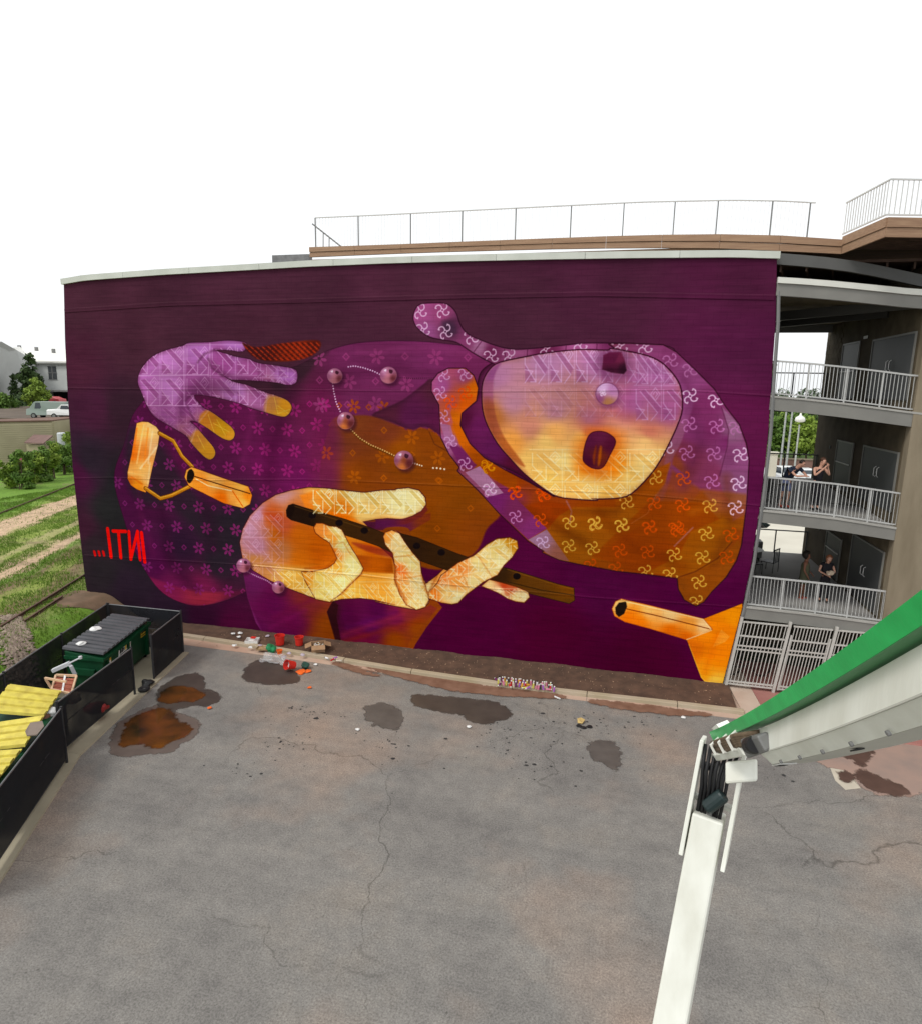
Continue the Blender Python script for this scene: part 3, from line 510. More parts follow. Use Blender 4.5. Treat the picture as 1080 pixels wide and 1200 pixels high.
# flute
flute = tp(2, [(372, 285), (385, 258), (410, 250), (520, 285), (700, 335), (850, 385), (950, 425)]) + tp(3, [(100, 350), (200, 375), (400, 455), (560, 510), (640, 525), (880, 600), (962, 620), (965, 680), (940, 695), (860, 675), (740, 645), (600, 600), (540, 575), (340, 530), (200, 480), (100, 450)]) + tp(2, [(960, 520), (900, 490), (800, 455), (700, 425), (540, 380), (400, 340), (375, 320)])
fill(0, flute, [(345, 605, '20140e'), (400, 620, '38240e'), (440, 635, '3a2410'), (480, 640, '2e1c0e'), (520, 655, '33200e'), (580, 670, '33200f'), (620, 685, '5e3a10'), (665, 698, '70420c'), (665, 703, '54350c')], feather=1, outline='1c100c', ow=.6, curve=False, name='flute')
stroke(3, [(640, 590), (800, 630), (960, 655)], '2c1c0c', 1.3, 'flute', .8); stroke(3, [(640, 530), (860, 600), (955, 625)], '82561a', 1.0, 'flute', .6)
stroke(2, [(420, 262), (600, 320), (850, 400)], '6a4a1c', 1.2, 'flute', .5)
fill(2, [(375, 290), (392, 256), (418, 262), (412, 300), (395, 335), (378, 320)], '1a0f0c', feather=1.2)
for k, p in [(2, (520, 315)), (2, (675, 358)), (2, (820, 402)), (3, (200, 415)), (3, (320, 447)), (3, (685, 563))]:
    x, y = tp(k, [p])[0]; fill(0, [(x + 4.4 * math.cos(a), y + 3.8 * math.sin(a)) for a in np.linspace(0, 2 * PI, 10)[:-1]], '140c0e', feather=1)
fill(2, [(760, 470), (900, 500), (970, 530), (1000, 560), (860, 530), (770, 490)], '8a2c24', feather=3, alpha=.7)
# fingers in front of the flute
FG = [(2, [(530, 385), (545, 362), (580, 362), (620, 378), (660, 382), (690, 400), (730, 480), (780, 560), (812, 620), (800, 650), (740, 710), (680, 768), (620, 812), (540, 795), (480, 690), (460, 640), (520, 640), (610, 620), (650, 590), (665, 560), (640, 510), (620, 470), (570, 440), (540, 415)],
       [(580, 400, 'f09440'), (640, 440, 'f0a040'), (660, 400, 'f0dca0'), (690, 480, 'ece098'), (740, 600, 'f0e49c'), (660, 620, 'f0b048'), (700, 700, 'f0e090'), (560, 680, 'eed070'), (600, 780, 'f0dc84'), (650, 540, 'f08a30'), (500, 660, 'e89830')]),
      (3, [(40, 370), (48, 350), (80, 340), (115, 355), (150, 410), (180, 450), (215, 490), (222, 550), (245, 620), (258, 680), (240, 712), (200, 725), (150, 700), (120, 650), (95, 580), (98, 520), (85, 450), (50, 410)],
       [(60, 370, 'f0a048'), (100, 390, 'f4dca0'), (130, 470, 'f0d890'), (120, 530, 'f07830'), (180, 500, 'f0dc94'), (200, 600, 'f0d898'), (150, 620, 'f0b060'), (220, 690, 'f0dc98'), (120, 590, 'f09a48')]),
      (3, [(260, 640), (300, 600), (320, 560), (400, 500), (480, 462), (540, 410), (590, 382), (650, 376), (685, 392), (690, 425), (660, 470), (620, 510), (590, 555), (520, 590), (440, 650), (400, 692), (370, 698), (320, 690), (262, 670)],
       [(280, 650, 'f08830'), (330, 570, 'f09048'), (420, 520, 'f09850'), (350, 650, 'f4d088'), (500, 500, 'f0d890'), (600, 420, 'ecd080'), (660, 400, 'c88c20'), (620, 480, 'f4e4a4'), (480, 590, 'f4dc98'), (400, 670, 'f4e4a8'), (400, 590, 'f0a050')]),
      (3, [(515, 610), (550, 580), (590, 590), (680, 615), (738, 640), (745, 665), (720, 690), (680, 685), (640, 670), (590, 640)],
       [(540, 600, 'f0d090'), (620, 610, 'b84020'), (660, 630, 'b85030'), (680, 660, 'ecd898'), (720, 670, 'f4e0a8'), (600, 630, 'f4d8a0')])]
for i, (k, P_, g) in enumerate(FG):
    nm = 'fg%d' % i; fill(k, P_, g, feather=1, outline='5c2410', ow=.9, curve=False, name=nm, pw=3.5, shade='b8601c', sw=3.0, ss=.3)
tiles('hand2', 365, 571, 5, 1, 27, 32, 'faf4cc', 'ccaa50', 1.1, .85, .45)
tiles('hand2', 280, 600, 2, 3, 26, 30, 'e4b8d0', 'b4787c', .8, .5, .25)
tiles('hand2', 320, 668, 4, 2, 24, 22, 'faf0c0', 'e0ac48', .9, .7, .3)
tiles('hand2', 420, 682, 4, 1, 22, 28, 'faf0c0', 'e8a848', .9, .6, .3)
tiles('fg0', 378, 612, 3, 3, 24, 30, 'faf4cc', 'd8b858', 1.0, .7, .35); tiles('fg1', 448, 622, 3, 4, 22, 24, 'faf2cc', 'e0b060', .9, .7, .3)
tiles('fg2', 500, 630, 5, 3, 24, 26, 'faf2cc', 'e4a850', 1.0, .7, .35, skew=-.2); tiles('fg3', 570, 690, 3, 1, 18, 14, 'faf2cc', 'e0a860', .8, .6, .3)
stroke(2, [(180, 600), (500, 628), (820, 655), (1080, 688)], 'f8e0a8', .9, 'hand2', .6)
for p_ in ([(620, 470), (660, 560), (600, 615)], [(690, 770), (740, 710), (805, 650)], [(990, 600), (1000, 700), (1060, 800)], [(480, 620), (620, 610)]): stroke(2, p_, 'a04a10', 2.0, 'hand2', .55, feather=3)
for p_ in ([(100, 520), (98, 600), (150, 700)], [(225, 560), (250, 640)], [(300, 560), (260, 640)]): stroke(3, p_, 'a04a10', 2.0, 'hand2', .6, feather=3)
for nm, k_, p_ in (('fg0', 2, [(640, 480), (700, 470), (740, 540)]), ('fg1', 3, [(90, 470), (180, 460)]), ('fg1', 3, [(100, 580), (220, 560)]), ('fg2', 3, [(400, 500), (450, 620)]), ('fg2', 3, [(500, 470), (560, 560)])): stroke(k_, p_, 'c87020', 1.4, nm, .5, feather=2)
# necklaces and beads
def bead(x, y, r, warm=0):
    fill(0, [(x + 2.5 + (r + 1) * math.cos(a), y + 3 + (r + 1) * math.sin(a)) for a in np.linspace(0, 2 * PI, 11)[:-1]], '35142c', feather=4, alpha=.6)
    fill(0, [(x + r * math.cos(a), y + r * math.sin(a)) for a in np.linspace(0, 2 * PI, 13)[:-1]], [(x - r * .5, y - r * .4, 'c890b8'), (x + r * .4, y - r * .5, '9a6088'), (x + r * .5, y + r * .3, '50202c'), (x - r * .2, y + r * .7, 'b07080' if not warm else 'd88040'), (x - r * .8, y, '8a5078'), (x, y, 'c47c90' if not warm else '8a4420')], outline='8a5a78', ow=.3, feather=1)
    fill(0, [(x + r * .15, y - r * .7), (x + r * .55, y - r * .55), (x + r * .4, y - r * .2), (x + r * .1, y - r * .35)], '2a1020', feather=.8, alpha=.8)
    fill(0, [(x - r * .55, y - r * .6), (x - r * .25, y - r * .75), (x - r * .3, y - r * .45)], 'f0d8ec', feather=.8)
def dots(P_, c_, step=3.0, r=.9):
    P = cv(P_); seg = np.hypot(*np.diff(P, axis=0).T); tot = seg.sum(); s_ = 0
    cum = np.concatenate([[0], np.cumsum(seg)])
    while s_ < tot:
        x = np.interp(s_, cum, P[:, 0]); y = np.interp(s_, cum, P[:, 1]); stroke(0, [(x, y), (x + .1, y)], c_, r * 2, raw=True, feather=.6); s_ += step * SC
dots(tp(4, [(245, 390), (252, 440), (265, 500), (290, 555)]), 'd8b0d0'); dots(tp(4, [(335, 295), (370, 290), (420, 300), (480, 320), (520, 340)]), 'd0a8cc')
dots(tp(4, [(610, 355), (700, 362), (830, 358)]), '4a2040', 2.4, .7)
stroke(4, [(350, 660), (400, 710), (460, 750), (530, 780), (600, 810)], '6a3c10', 2.0); dots(tp(4, [(350, 655), (400, 705), (460, 742), (530, 772), (600, 806)]), 'e0b878', 3)
dots(tp(4, [(705, 848), (770, 868)]), 'f8e8d0', 2.8); dots(tp(4, [(822, 877), (842, 877), (888, 884)]), 'f8e8d0', 4.4, 1.1)
bead(*tp(4, [(257, 347)])[0], 8.6); bead(*tp(4, [(565, 343)])[0], 9.6); bead(*tp(4, [(320, 605)])[0], 9.8, 1); bead(*tp(4, [(653, 832)])[0], 10.8, 1)
dots(tp(2, [(150, 640), (200, 665), (260, 690), (300, 720)]), 'b080a8', 2.6, 1.0)
bead(*tp(2, [(125, 603)])[0], 8); bead(*tp(2, [(325, 728)])[0], 7)

# roller streaks, brick courses under the paint, level joints
rs = np.random.RandomState(3)
def vnoise(gy, gx):
    g = rs.rand(gy + 2, gx + 2).astype(np.float32); yy = np.linspace(0, gy, MH); xx = np.linspace(0, gx, MW)
    y0 = yy.astype(int); x0 = xx.astype(int); fy = (yy - y0)[:, None]; fx = (xx - x0)[None]; fy = fy * fy * (3 - 2 * fy); fx = fx * fx * (3 - 2 * fx)
    a = g[y0][:, x0]; b = g[y0][:, x0 + 1]; c = g[y0 + 1][:, x0]; d = g[y0 + 1][:, x0 + 1]
    return (a * (1 - fx) + b * fx) * (1 - fy) + (c * (1 - fx) + d * fx) * fy - .5
CAN *= (1 + .07 * vnoise(170, 26) + .07 * vnoise(400, 60) + .16 * vnoise(14, 22))[..., None]
CAN += (.012 * vnoise(560, 70) + .012 * vnoise(60, 90))[..., None]
JOINTS = [[(76, 362), (200, 354), (360, 350), (536, 345), (700, 342), (907, 346)], [(80, 454), (130, 455), (342, 456), (454, 457.5), (560, 458), (791, 456), (903, 463)],
          [(87, 560), (130, 559), (217, 562), (360, 561), (470, 565.5), (560, 569.6), (730, 577), (890, 592)], [(99, 650), (181, 655), (297, 662), (360, 668), (423, 673.5), (531, 684.5), (700, 700), (872, 711)]]
for J in JOINTS:
    stroke(0, J, 'e8c8d0', .7, None, .10); stroke(0, [(x, y + 2.2) for x, y in J], '200818', 1.4, None, .10)
lw_ = np.clip(1.5 - CAN.mean(-1) * 2.0, 0, 1); CAN[..., 2] *= 1 - .13 * lw_; CAN[..., 1] *= 1 - .05 * lw_; g_ = CAN.mean(-1, keepdims=True); CAN = g_ + (CAN - g_) * 1.12
CAN = np.clip(CAN, 0.004, 1)
def srgb2lin(a): return np.where(a <= .04045, a / 12.92, ((a + .055) / 1.055) ** 2.4)
def lin2srgb(a): return np.where(a <= .0031308, a * 12.92, 1.055 * np.maximum(a, 1e-6) ** (1 / 2.4) - .055)
# ------------------------------------------------------------------ painted wall building
WY = 22.4
ALB = 0.92
img = bpy.data.images.new('wall_painting', MW, MH, alpha=False)
buf = np.ones((MH, MW, 4), np.float32); buf[..., :3] = lin2srgb(srgb2lin(CAN) * ALB)
img.pixels.foreach_set(buf.ravel()); img.update(); img.pack(); del buf
pm = bpy.data.materials.new('wall_paint'); pm.use_nodes = True; t_ = pm.node_tree; n_ = t_.nodes; L_ = t_.links; b_ = n_['Principled BSDF']
ti = n_.new('ShaderNodeTexImage'); ti.image = img; ti.extension = 'EXTEND'; uvn = n_.new('ShaderNodeUVMap'); uvn.uv_map = 'UVMap'
L_.new(uvn.outputs[0], ti.inputs[0])
tc = n_.new('ShaderNodeTexCoord'); mp = n_.new('ShaderNodeMapping'); mp.inputs['Rotation'].default_value = (PI / 2, 0, 0); L_.new(tc.outputs['Object'], mp.inputs[0])
br = n_.new('ShaderNodeTexBrick'); br.inputs['Scale'].default_value = 1.0; br.inputs['Brick Width'].default_value = .4; br.inputs['Row Height'].default_value = .2
br.inputs['Mortar Size'].default_value = .012; br.inputs['Color1'].default_value = (1, 1, 1, 1); br.inputs['Color2'].default_value = (.9, .9, .9, 1); br.inputs['Mortar'].default_value = (.5, .5, .5, 1)
L_.new(mp.outputs[0], br.inputs['Vector'])
nz = n_.new('ShaderNodeTexNoise'); nz.inputs['Scale'].default_value = 14; nz.inputs['Detail'].default_value = 6; L_.new(tc.outputs['Object'], nz.inputs[0])
ad = n_.new('ShaderNodeMath'); ad.operation = 'MULTIPLY_ADD'; ad.inputs[1].default_value = .5; L_.new(nz.outputs[0], ad.inputs[0]); L_.new(br.outputs[0], ad.inputs[2])
bp = n_.new('ShaderNodeBump'); bp.inputs['Strength'].default_value = .35; bp.inputs['Distance'].default_value = .012; L_.new(ad.outputs[0], bp.inputs['Height']); L_.new(bp.outputs[0], b_.inputs['Normal'])
mx = n_.new('ShaderNodeMixRGB'); mx.blend_type = 'MULTIPLY'; mx.inputs[0].default_value = .22; L_.new(ti.outputs[0], mx.inputs[1]); L_.new(br.outputs[0], mx.inputs[2])
L_.new(mx.outputs[0], b_.inputs['Base Color'])
b_.inputs['Roughness'].default_value = .8; b_.inputs['Specular IOR Level'].default_value = .02
def wall_uv(me):
    uv = me.uv_layers.new(name='UVMap'); co = np.empty(len(me.vertices) * 3); me.vertices.foreach_get('co', co); co = co.reshape(-1, 3)
    li = np.empty(len(me.loops), int); me.loops.foreach_get('vertex_index', li); c = co[li]
    uv.data.foreach_set('uv', np.stack([(c[:, 0] - MX0) / (MX1 - MX0), (c[:, 2] - MZ0) / (MZ1 - MZ0)], 1).ravel())
TOP = [(75, 333.5), (101, 329), (190, 322.5), (280, 317.6), (360, 313), (450, 309.2), (536, 306.7), (640, 304.5), (750, 302.8), (860, 302), (909.5, 303.5)]
RIGHT = [(909.5, 303.5), (908.9, 341.5), (908.2, 380), (905, 423), (902.2, 463.7), (900.2, 500), (897.3, 530.6), (890.5, 587.6), (880, 659), (868.5, 714), (845, 805)]
LEFT = [(75, 333.5), (76.5, 400), (80.1, 470), (85.6, 548), (92, 610), (99.8, 677), (106, 716)]
TOPw = [(v.x, v.z) for v in (aty(*p, WY) for p in TOP)]
RIGw = sorted([(v.z, v.x) for v in (aty(*p, WY) for p in RIGHT)]); LEFw = sorted([(v.z, v.x) for v in (aty(*p, WY) for p in LEFT)])
LEFw = [(-.3, LEFw[0][1])] + LEFw; RIGw = [(-.3, RIGw[0][1])] + RIGw
bld = thing('painted_building', 'long windowless building with a purple and orange hooded figure painted over its whole wall', 'building', (0, WY, 0))
NX, NZ = 90, 48
mb = MB(); vs = []
for j in range(NZ + 1):
    for i in range(NX + 1):
        u, v = i / NX, j / NZ
        zt = interp(TOPw, TOPw[0][0] + u * (TOPw[-1][0] - TOPw[0][0])); z = -.25 + v * (zt + .25)
        x = interp(LEFw, z) * (1 - u) + interp(RIGw, z) * u; vs.append((x, 0, z))
fs = [(j * (NX + 1) + i, j * (NX + 1) + i + 1, (j + 1) * (NX + 1) + i + 1, (j + 1) * (NX + 1) + i) for j in range(NZ) for i in range(NX)]
# returns of the wall at both ends, 0.3 deep
k = len(vs); ring = [j * (NX + 1) for j in range(NZ + 1)]
for j in range(NZ + 1): x, y, z = vs[j * (NX + 1)]; vs.append((x, .3, z))
for j in range(NZ + 1): x, y, z = vs[j * (NX + 1) + NX]; vs.append((x, .3, z))
fs += [(j * (NX + 1), (j + 1) * (NX + 1), k + j + 1, k + j) for j in range(NZ)]
fs += [(j * (NX + 1) + NX, k + NZ + 1 + j, k + NZ + 2 + j, (j + 1) * (NX + 1) + NX) for j in range(NZ)]
me = bpy.data.meshes.new('painted_wall'); me.from_pydata(vs, [], fs); me.update(); wall_uv(me); me.materials.append(pm)
wall = bpy.data.objects.new('painted_wall', me); col.objects.link(wall); wall.parent = bld
# projecting courses at the storey lines, painted over
def ledge(J, name, hgt=.07, dep=.03):
    P = [aty(*p, WY) for p in J]; P = [(p.x, p.z) for p in P]; x0, x1 = P[0][0], P[-1][0]; vs = []; fs = []; N = 60
    for i in range(N + 1):
        x = x0 + (x1 - x0) * i / N; z = interp(P, x)
        vs += [(x, 0.01, z), (x, -dep, z - .01), (x, -dep, z - hgt), (x, .01, z - hgt - .02)]
    for i in range(N):
        a = i * 4; b = a + 4; fs += [(a, b, b + 1, a + 1), (a + 1, b + 1, b + 2, a + 2), (a + 2, b + 2, b + 3, a + 3)]
    me = bpy.data.meshes.new(name); me.from_pydata(vs, [], fs); me.update(); wall_uv(me); me.materials.append(pm)
    o = bpy.data.objects.new(name, me); col.objects.link(o); o.parent = bld; return o
ledge(JOINTS[0], 'wall_ledge', .14, .025)
for J in JOINTS[1:]: ledge(J, 'wall_ledge', .04, .008)
M_side = mat('building_side', (.08, .06, .07), .8, .2, 3)
MB().box((-21.3, .31, 0), (4.0, 13.0, 13.6)).build('side_walls', M_side, bld)
M_roofm = mat('roof_membrane', (.32, .32, .31), .9, .15, 2)
MB().box((-21.4, .3, 13.61), (3.9, 13.1, 13.75)).build('roof', M_roofm, bld)
M_cop = mat('coping_metal', (.60, .62, .56), .45, .10, 1.5, .03, c2=(.50, .52, .46))
xs = np.linspace(TOPw[0][0] - .06, TOPw[-1][0] + .08, 10)
for i in range(9):
    b = MB(); a0, a1 = xs[i] + .006, xs[i + 1] - .006; n = 6
    for q in range(n):
        u0, u1 = a0 + (a1 - a0) * q / n, a0 + (a1 - a0) * (q + 1) / n; z0, z1 = interp(TOPw, u0), interp(TOPw, u1); h = .21
        b.hexa([(u0, -.09, z0), (u1, -.09, z1), (u1, .42, z1), (u0, .42, z0), (u0, -.09, z0 + h), (u1, -.09, z1 + h), (u1, .42, z1 + h + .03), (u0, .42, z0 + h + .03)])
    b.build('coping', M_cop, bld)
M_steel = mat('grey_steel', (.20, .20, .195), .55, .15, 3, .05, metal=.2)
b = MB()
pts = [aty(x + 2.6, y, WY) for x, y in RIGHT[1:]]; b.tube([(p.x, -.02, p.z) for p in pts], .055, 6); b.build('corner_post', M_steel, bld)
# low grey roof parapet behind the coping, left of the terrace
b = MB(); P = [aty(262, 310.5, 24), aty(319, 303.5, 24), aty(319, 301, 24), aty(362, 298.5, 24)]
b.box((P[0].x, 24 - WY, 13.7), (P[1].x, 24.3 - WY, P[0].z - .02)); b.box((P[1].x + .005, 24 - WY, 13.7), (P[3].x, 24.3 - WY, P[2].z + .06)); b.build('roof_kerb', mat('grey_flash', (.2, .2, .2), .6), bld)

# ------------------------------------------------------------------ roof terrace
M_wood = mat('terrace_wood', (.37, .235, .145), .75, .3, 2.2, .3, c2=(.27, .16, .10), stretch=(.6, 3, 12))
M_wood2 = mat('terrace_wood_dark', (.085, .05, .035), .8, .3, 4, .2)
M_rail_white = mat('white_rail', (.62, .62, .60), .4, .08, 3, .02)
ter = thing('roof_terrace', 'brown timber roof terrace with cable railing standing behind the top edge of the painted wall', 'terrace', (0, 23.1, 14.4))
TB = [(363, 301.2), (450, 297.5), (536, 294.5), (640, 291.8), (750, 290), (850, 291), (913, 294), (985, 297.5)]
TT = [(362, 289.8), (450, 287), (536, 283.5), (640, 279.5), (750, 275.5), (850, 274.5), (913, 276), (985, 281)]
tb = [aty(*p, 23.1) for p in TB]; tt = [aty(*p, 23.1) for p in TT]; TBw = [(p.x, p.z - 14.4) for p in tb]; TTw = [(p.x, p.z - 14.4) for p in tt]
xa, xb = TBw[0][0], TBw[-1][0]; nb = 10
for row, (f0, f1, dy) in enumerate([(0.0, .47, 0.0), (.52, 1.0, .03)]):
    for i in range(nb):
        u0, u1 = xa + (xb - xa) * i / nb + .004, xa + (xb - xa) * (i + 1) / nb - .004
        def zz(u, f): return interp(TBw, u) * (1 - f) + interp(TTw, u) * f
        b = MB(); b.hexa([(u0, -dy, zz(u0, f0)), (u1, -dy, zz(u1, f0)), (u1, .1, zz(u1, f0)), (u0, .1, zz(u0, f0)), (u0, -dy, zz(u0, f1)), (u1, -dy, zz(u1, f1)), (u1, .1, zz(u1, f1)), (u0, .1, zz(u0, f1))])
        b.build('fascia_board', M_wood, ter)
MB().box((xa + .01, .12, .25), (xb, 6, .33)).build('floor', M_wood, ter)
def tz(x): return interp(TTw, x)
post_px = [370, 420, 481, 541, 603, 667, 728, 787, 837, 900, 944]
cabs = []
for px in post_px:
    x = aty(px, 285, 23.15).x; MB().box((x - .018, .05, tz(x) - .05), (x + .018, .086, tz(x) + 1.02)).build('post', M_steel, ter)
x0_, x1_ = aty(370, 285, 23.15).x, aty(950, 285, 23.15).x
b = MB(); n = 30
for i in range(n):
    u0, u1 = x0_ + (x1_ - x0_) * i / n, x0_ + (x1_ - x0_) * (i + 1) / n; b.bar((u0, .07, tz(u0) + 1.03), (u1, .07, tz(u1) + 1.03), .05, .03)
b.build('top_rail', M_rail_white, ter)
for i in range(int((x1_ - x0_) / .12)):
    x = x0_ + .12 * i + .06; MB().box((x - .004, .064, tz(x) + .02), (x + .004, .072, tz(x) + 1.01)).build('baluster', M_rail_white, ter)
# stair handrail at the left end of the terrace
b = MB(); p, q = aty(374, 268.5, 23.4), aty(400, 289, 23.4); o_ = Vector((0, 23.1, 14.4)); b.bar(p - o_ + (p - q) * .3, q - o_, .05, .05)
for px in (379, 386): a_, c_ = aty(px, 268 + (px - 374) * .8, 23.4), aty(px, 289, 23.4); b.bar(a_ - o_, c_ - o_, .03)
b.build('stair_handrail', M_steel, ter)
# part of the terrace that steps forward at the right
cA = aty(985, 297.5, 23.1); zb = cA.z; cB = atz(1036, 277.5, zb); cC = atz(1062, 283.5, zb); cD = Vector((cC.x + 3.2, cC.y + .2, zb)); cE = Vector((cC.x + 3.2, 27, zb)); cF = Vector((cA.x, 27, zb))
def loc_(p): return Vector(p) - o_
hF = .5
for a_, c_ in ((cA, cB), (cB, cD)):
    for k, (f0, f1, off) in enumerate([(0, .24, 0), (.25, .5, .03)]):
        L3 = (c_ - a_); m = max(1, int(L3.length / 2.4)); nrm = Vector((L3.y, -L3.x, 0)).normalized() * (-1 if False else 1)
        for i in range(m):
            p0, p1 = a_ + L3 * (i / m + .003), a_ + L3 * ((i + 1) / m - .003); b = MB(); z0, z1 = Vector((0, 0, f0)), Vector((0, 0, f1)); t3 = nrm * .06; oo = nrm * off
            b.hexa([loc_(p0 + oo + z0), loc_(p1 + oo + z0), loc_(p1 - t3 + z0), loc_(p0 - t3 + z0), loc_(p0 + oo + z1), loc_(p1 + oo + z1), loc_(p1 - t3 + z1), loc_(p0 - t3 + z1)]); b.build('fascia_board', M_wood, ter)
b = MB(); b.slab([loc_(v + Vector((0, 0, .3))) for v in (cA, cB, cD, cE, cF)], (0, 0, .06)); b.build('projecting_floor', M_wood, ter)
for i in range(9):
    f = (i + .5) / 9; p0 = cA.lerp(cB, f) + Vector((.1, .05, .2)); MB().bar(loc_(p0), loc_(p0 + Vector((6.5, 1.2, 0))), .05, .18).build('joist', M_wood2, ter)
b = MB()
pA, pB, pD = [v + Vector((0, .12, hF)) for v in (cA, cB, cD)]
for h_ in (1.0, .1): b.bar(loc_(pA + Vector((0, 0, h_))), loc_(pB + Vector((0, 0, h_))), .04); b.bar(loc_(pB + Vector((0, 0, h_))), loc_(pD + Vector((0, 0, h_))), .04)
b.build('top_rail', M_rail_white, ter)
for a_, c_ in ((pA, pB), (pB, pD)):
    m = int((c_ - a_).length / .14)
    for i in range(m):
        p = loc_(a_.lerp(c_, (i + .5) / m)); MB().box((p.x - .012, p.y - .012, p.z + .08), (p.x + .012, p.y + .012, p.z + .99)).build('baluster', M_rail_white, ter)

# ------------------------------------------------------------------ open walkway building at the right
wk = thing('walkway_building', 'open concrete and steel stair building with three walkway decks beside the painted wall', 'building', (0, WY, 0))
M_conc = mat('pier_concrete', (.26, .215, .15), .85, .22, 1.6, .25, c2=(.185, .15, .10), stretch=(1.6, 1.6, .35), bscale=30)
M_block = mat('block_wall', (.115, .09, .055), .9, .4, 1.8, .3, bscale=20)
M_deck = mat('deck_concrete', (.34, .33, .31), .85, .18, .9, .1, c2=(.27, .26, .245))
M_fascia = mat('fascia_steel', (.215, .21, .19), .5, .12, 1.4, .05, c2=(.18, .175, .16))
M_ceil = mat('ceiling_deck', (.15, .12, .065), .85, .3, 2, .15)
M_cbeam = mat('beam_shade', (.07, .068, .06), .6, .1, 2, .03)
M_door = mat('door_grey', (.055, .058, .058), .5, .1, 2, .03)
M_trim = mat('white_trim', (.66, .66, .60), .5, .06, 2, .02)
XS, XE, YR = 8.75, 11.6, 31.2
EDG = {'C': ([(903, 463.3), (945, 467), (990, 472), (1057.6, 481), (1072, 483.5)], 9.93, 13.2), 'B': ([(890.5, 597), (930, 601), (978, 606.4), (1056.6, 619), (1072, 621.5)], 6.40, 12.2), 'A': ([(871.5, 710), (950, 718.8), (1030, 729.7), (1072, 735.5)], 2.92, 12.6)}
EW = {}
rail_w = {}
for lv, (pts, zm, fh) in EDG.items():
    W_ = [aty(*p, WY) for p in pts]; W_ = [(p.x, p.z) for p in W_]; W_[0] = (W_[0][0] - .02, W_[0][1]); x0, x1 = W_[0][0], XS + (.02 if lv != 'A' else .02)
    EW[lv] = (W_, x0, zm); N = 14; f_h = fh * .0299; b = MB(); s2 = MB(); e2 = MB()
    for i in range(N):
        u0, u1 = x0 + (x1 + (2.6 if lv == 'C' else 0) - x0) * i / N, x0 + (x1 + (2.6 if lv == 'C' else 0) - x0) * (i + 1) / N; z0, z1 = interp(W_, u0), interp(W_, u1)
        b.hexa([(u0, -.02, z0 - f_h - .06), (u1, -.02, z1 - f_h - .06), (u1, .1, z1 - f_h - .06), (u0, .1, z0 - f_h - .06), (u0, -.02, z0 - .062), (u1, -.02, z1 - .062), (u1, .1, z1 - .062), (u0, .1, z0 - .062)])
        e2.hexa([(u0, -.05, z0 - .06), (u1, -.05, z1 - .06), (u1, .25, z1 - .06), (u0, .25, z0 - .06), (u0, -.05, z0), (u1, -.05, z1), (u1, .25, z1), (u0, .25, z0)])
    # slab: from the curved front edge back to a level rear edge
    M_ = 8
    for i in range(N):
        u0, u1 = x0 + .26 + (XS - x0 - .26) * i / N, x0 + .26 + (XS - x0 - .26) * (i + 1) / N; z0, z1 = interp(W_, u0), interp(W_, u1)
        for j in range(M_):
            g0, g1 = j / M_, (j + 1) / M_; y0, y1 = .252 + (YR - WY - .252) * g0, .252 + (YR - WY - .252) * g1
            def zq(z, g): return (z - .004) * (1 - g) + (zm + .03) * g
            s2.hexa([(u0, y0, zq(z0, g0) - .14), (u1, y0, zq(z1, g0) - .14), (u1, y1, zq(z1, g1) - .14), (u0, y1, zq(z0, g1) - .14), (u0, y0, zq(z0, g0)), (u1, y0, zq(z1, g0)), (u1, y1, zq(z1, g1)), (u0, y1, zq(z0, g1))])
    b.build('fascia_beam', M_fascia, wk); e2.build('slab_edge', mat('slab_edge', (.36, .35, .32), .8, .15, 2), wk); s2.build('deck_floor', M_deck, wk)
    for k in range(1, 4):
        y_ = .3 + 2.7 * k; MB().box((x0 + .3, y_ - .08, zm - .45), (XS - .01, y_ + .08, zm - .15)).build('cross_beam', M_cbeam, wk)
    MB().box((x0 + .25, YR - WY + .002, zm - .4), (XS + .4, YR - WY + .12, zm + .02)).build('rear_beam', M_fascia, wk)
# roof slab above deck C
RT = [(912.5, 325.3), (945, 327.4), (980, 330.2), (1057.6, 338), (1072, 340)]; W_ = [aty(*p, WY) for p in RT]; W_ = [(p.x, p.z) for p in W_]; x0, x1 = W_[0][0] - .05, XE
tr, fb, rs_ = MB(), MB(), MB(); N = 14
for i in range(N):
    u0, u1 = x0 + (x1 - x0) * i / N, x0 + (x1 - x0) * (i + 1) / N; z0, z1 = interp(W_, u0), interp(W_, u1)
    tr.hexa([(u0, -.12, z0 - .17), (u1, -.12, z1 - .17), (u1, .1, z1 - .17), (u0, .1, z0 - .17), (u0, -.12, z0), (u1, -.12, z1), (u1, .1, z1 + .02), (u0, .1, z0 + .02)])
    fb.hexa([(u0, -.06, z0 - .53), (u1, -.06, z1 - .53), (u1, .1, z1 - .53), (u0, .1, z0 - .53), (u0, -.06, z0 - .172), (u1, -.06, z1 - .172), (u1, .1, z1 - .172), (u0, .1, z0 - .172)])
    rs_.hexa([(u0, .101, z0 - .35), (u1, .101, z1 - .35), (u1, YR - WY, 13.05), (u0, YR - WY, 13.05), (u0, .101, z0 - .1), (u1, .101, z1 - .1), (u1, YR - WY, 13.3), (u0, YR - WY, 13.3)])
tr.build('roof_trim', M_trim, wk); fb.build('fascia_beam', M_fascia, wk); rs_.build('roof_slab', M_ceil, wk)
p, q = atz(912, 378.5, 12.85), atz(1008, 348.5, 12.85)
for k in range(2):
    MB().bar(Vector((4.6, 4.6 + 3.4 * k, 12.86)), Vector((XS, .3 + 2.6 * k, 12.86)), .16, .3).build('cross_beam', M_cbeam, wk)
MB().box((4.6, YR - WY + .005, 12.72), (XS + .3, YR - WY + .16, 13.12)).build('rear_beam', M_fascia, wk)
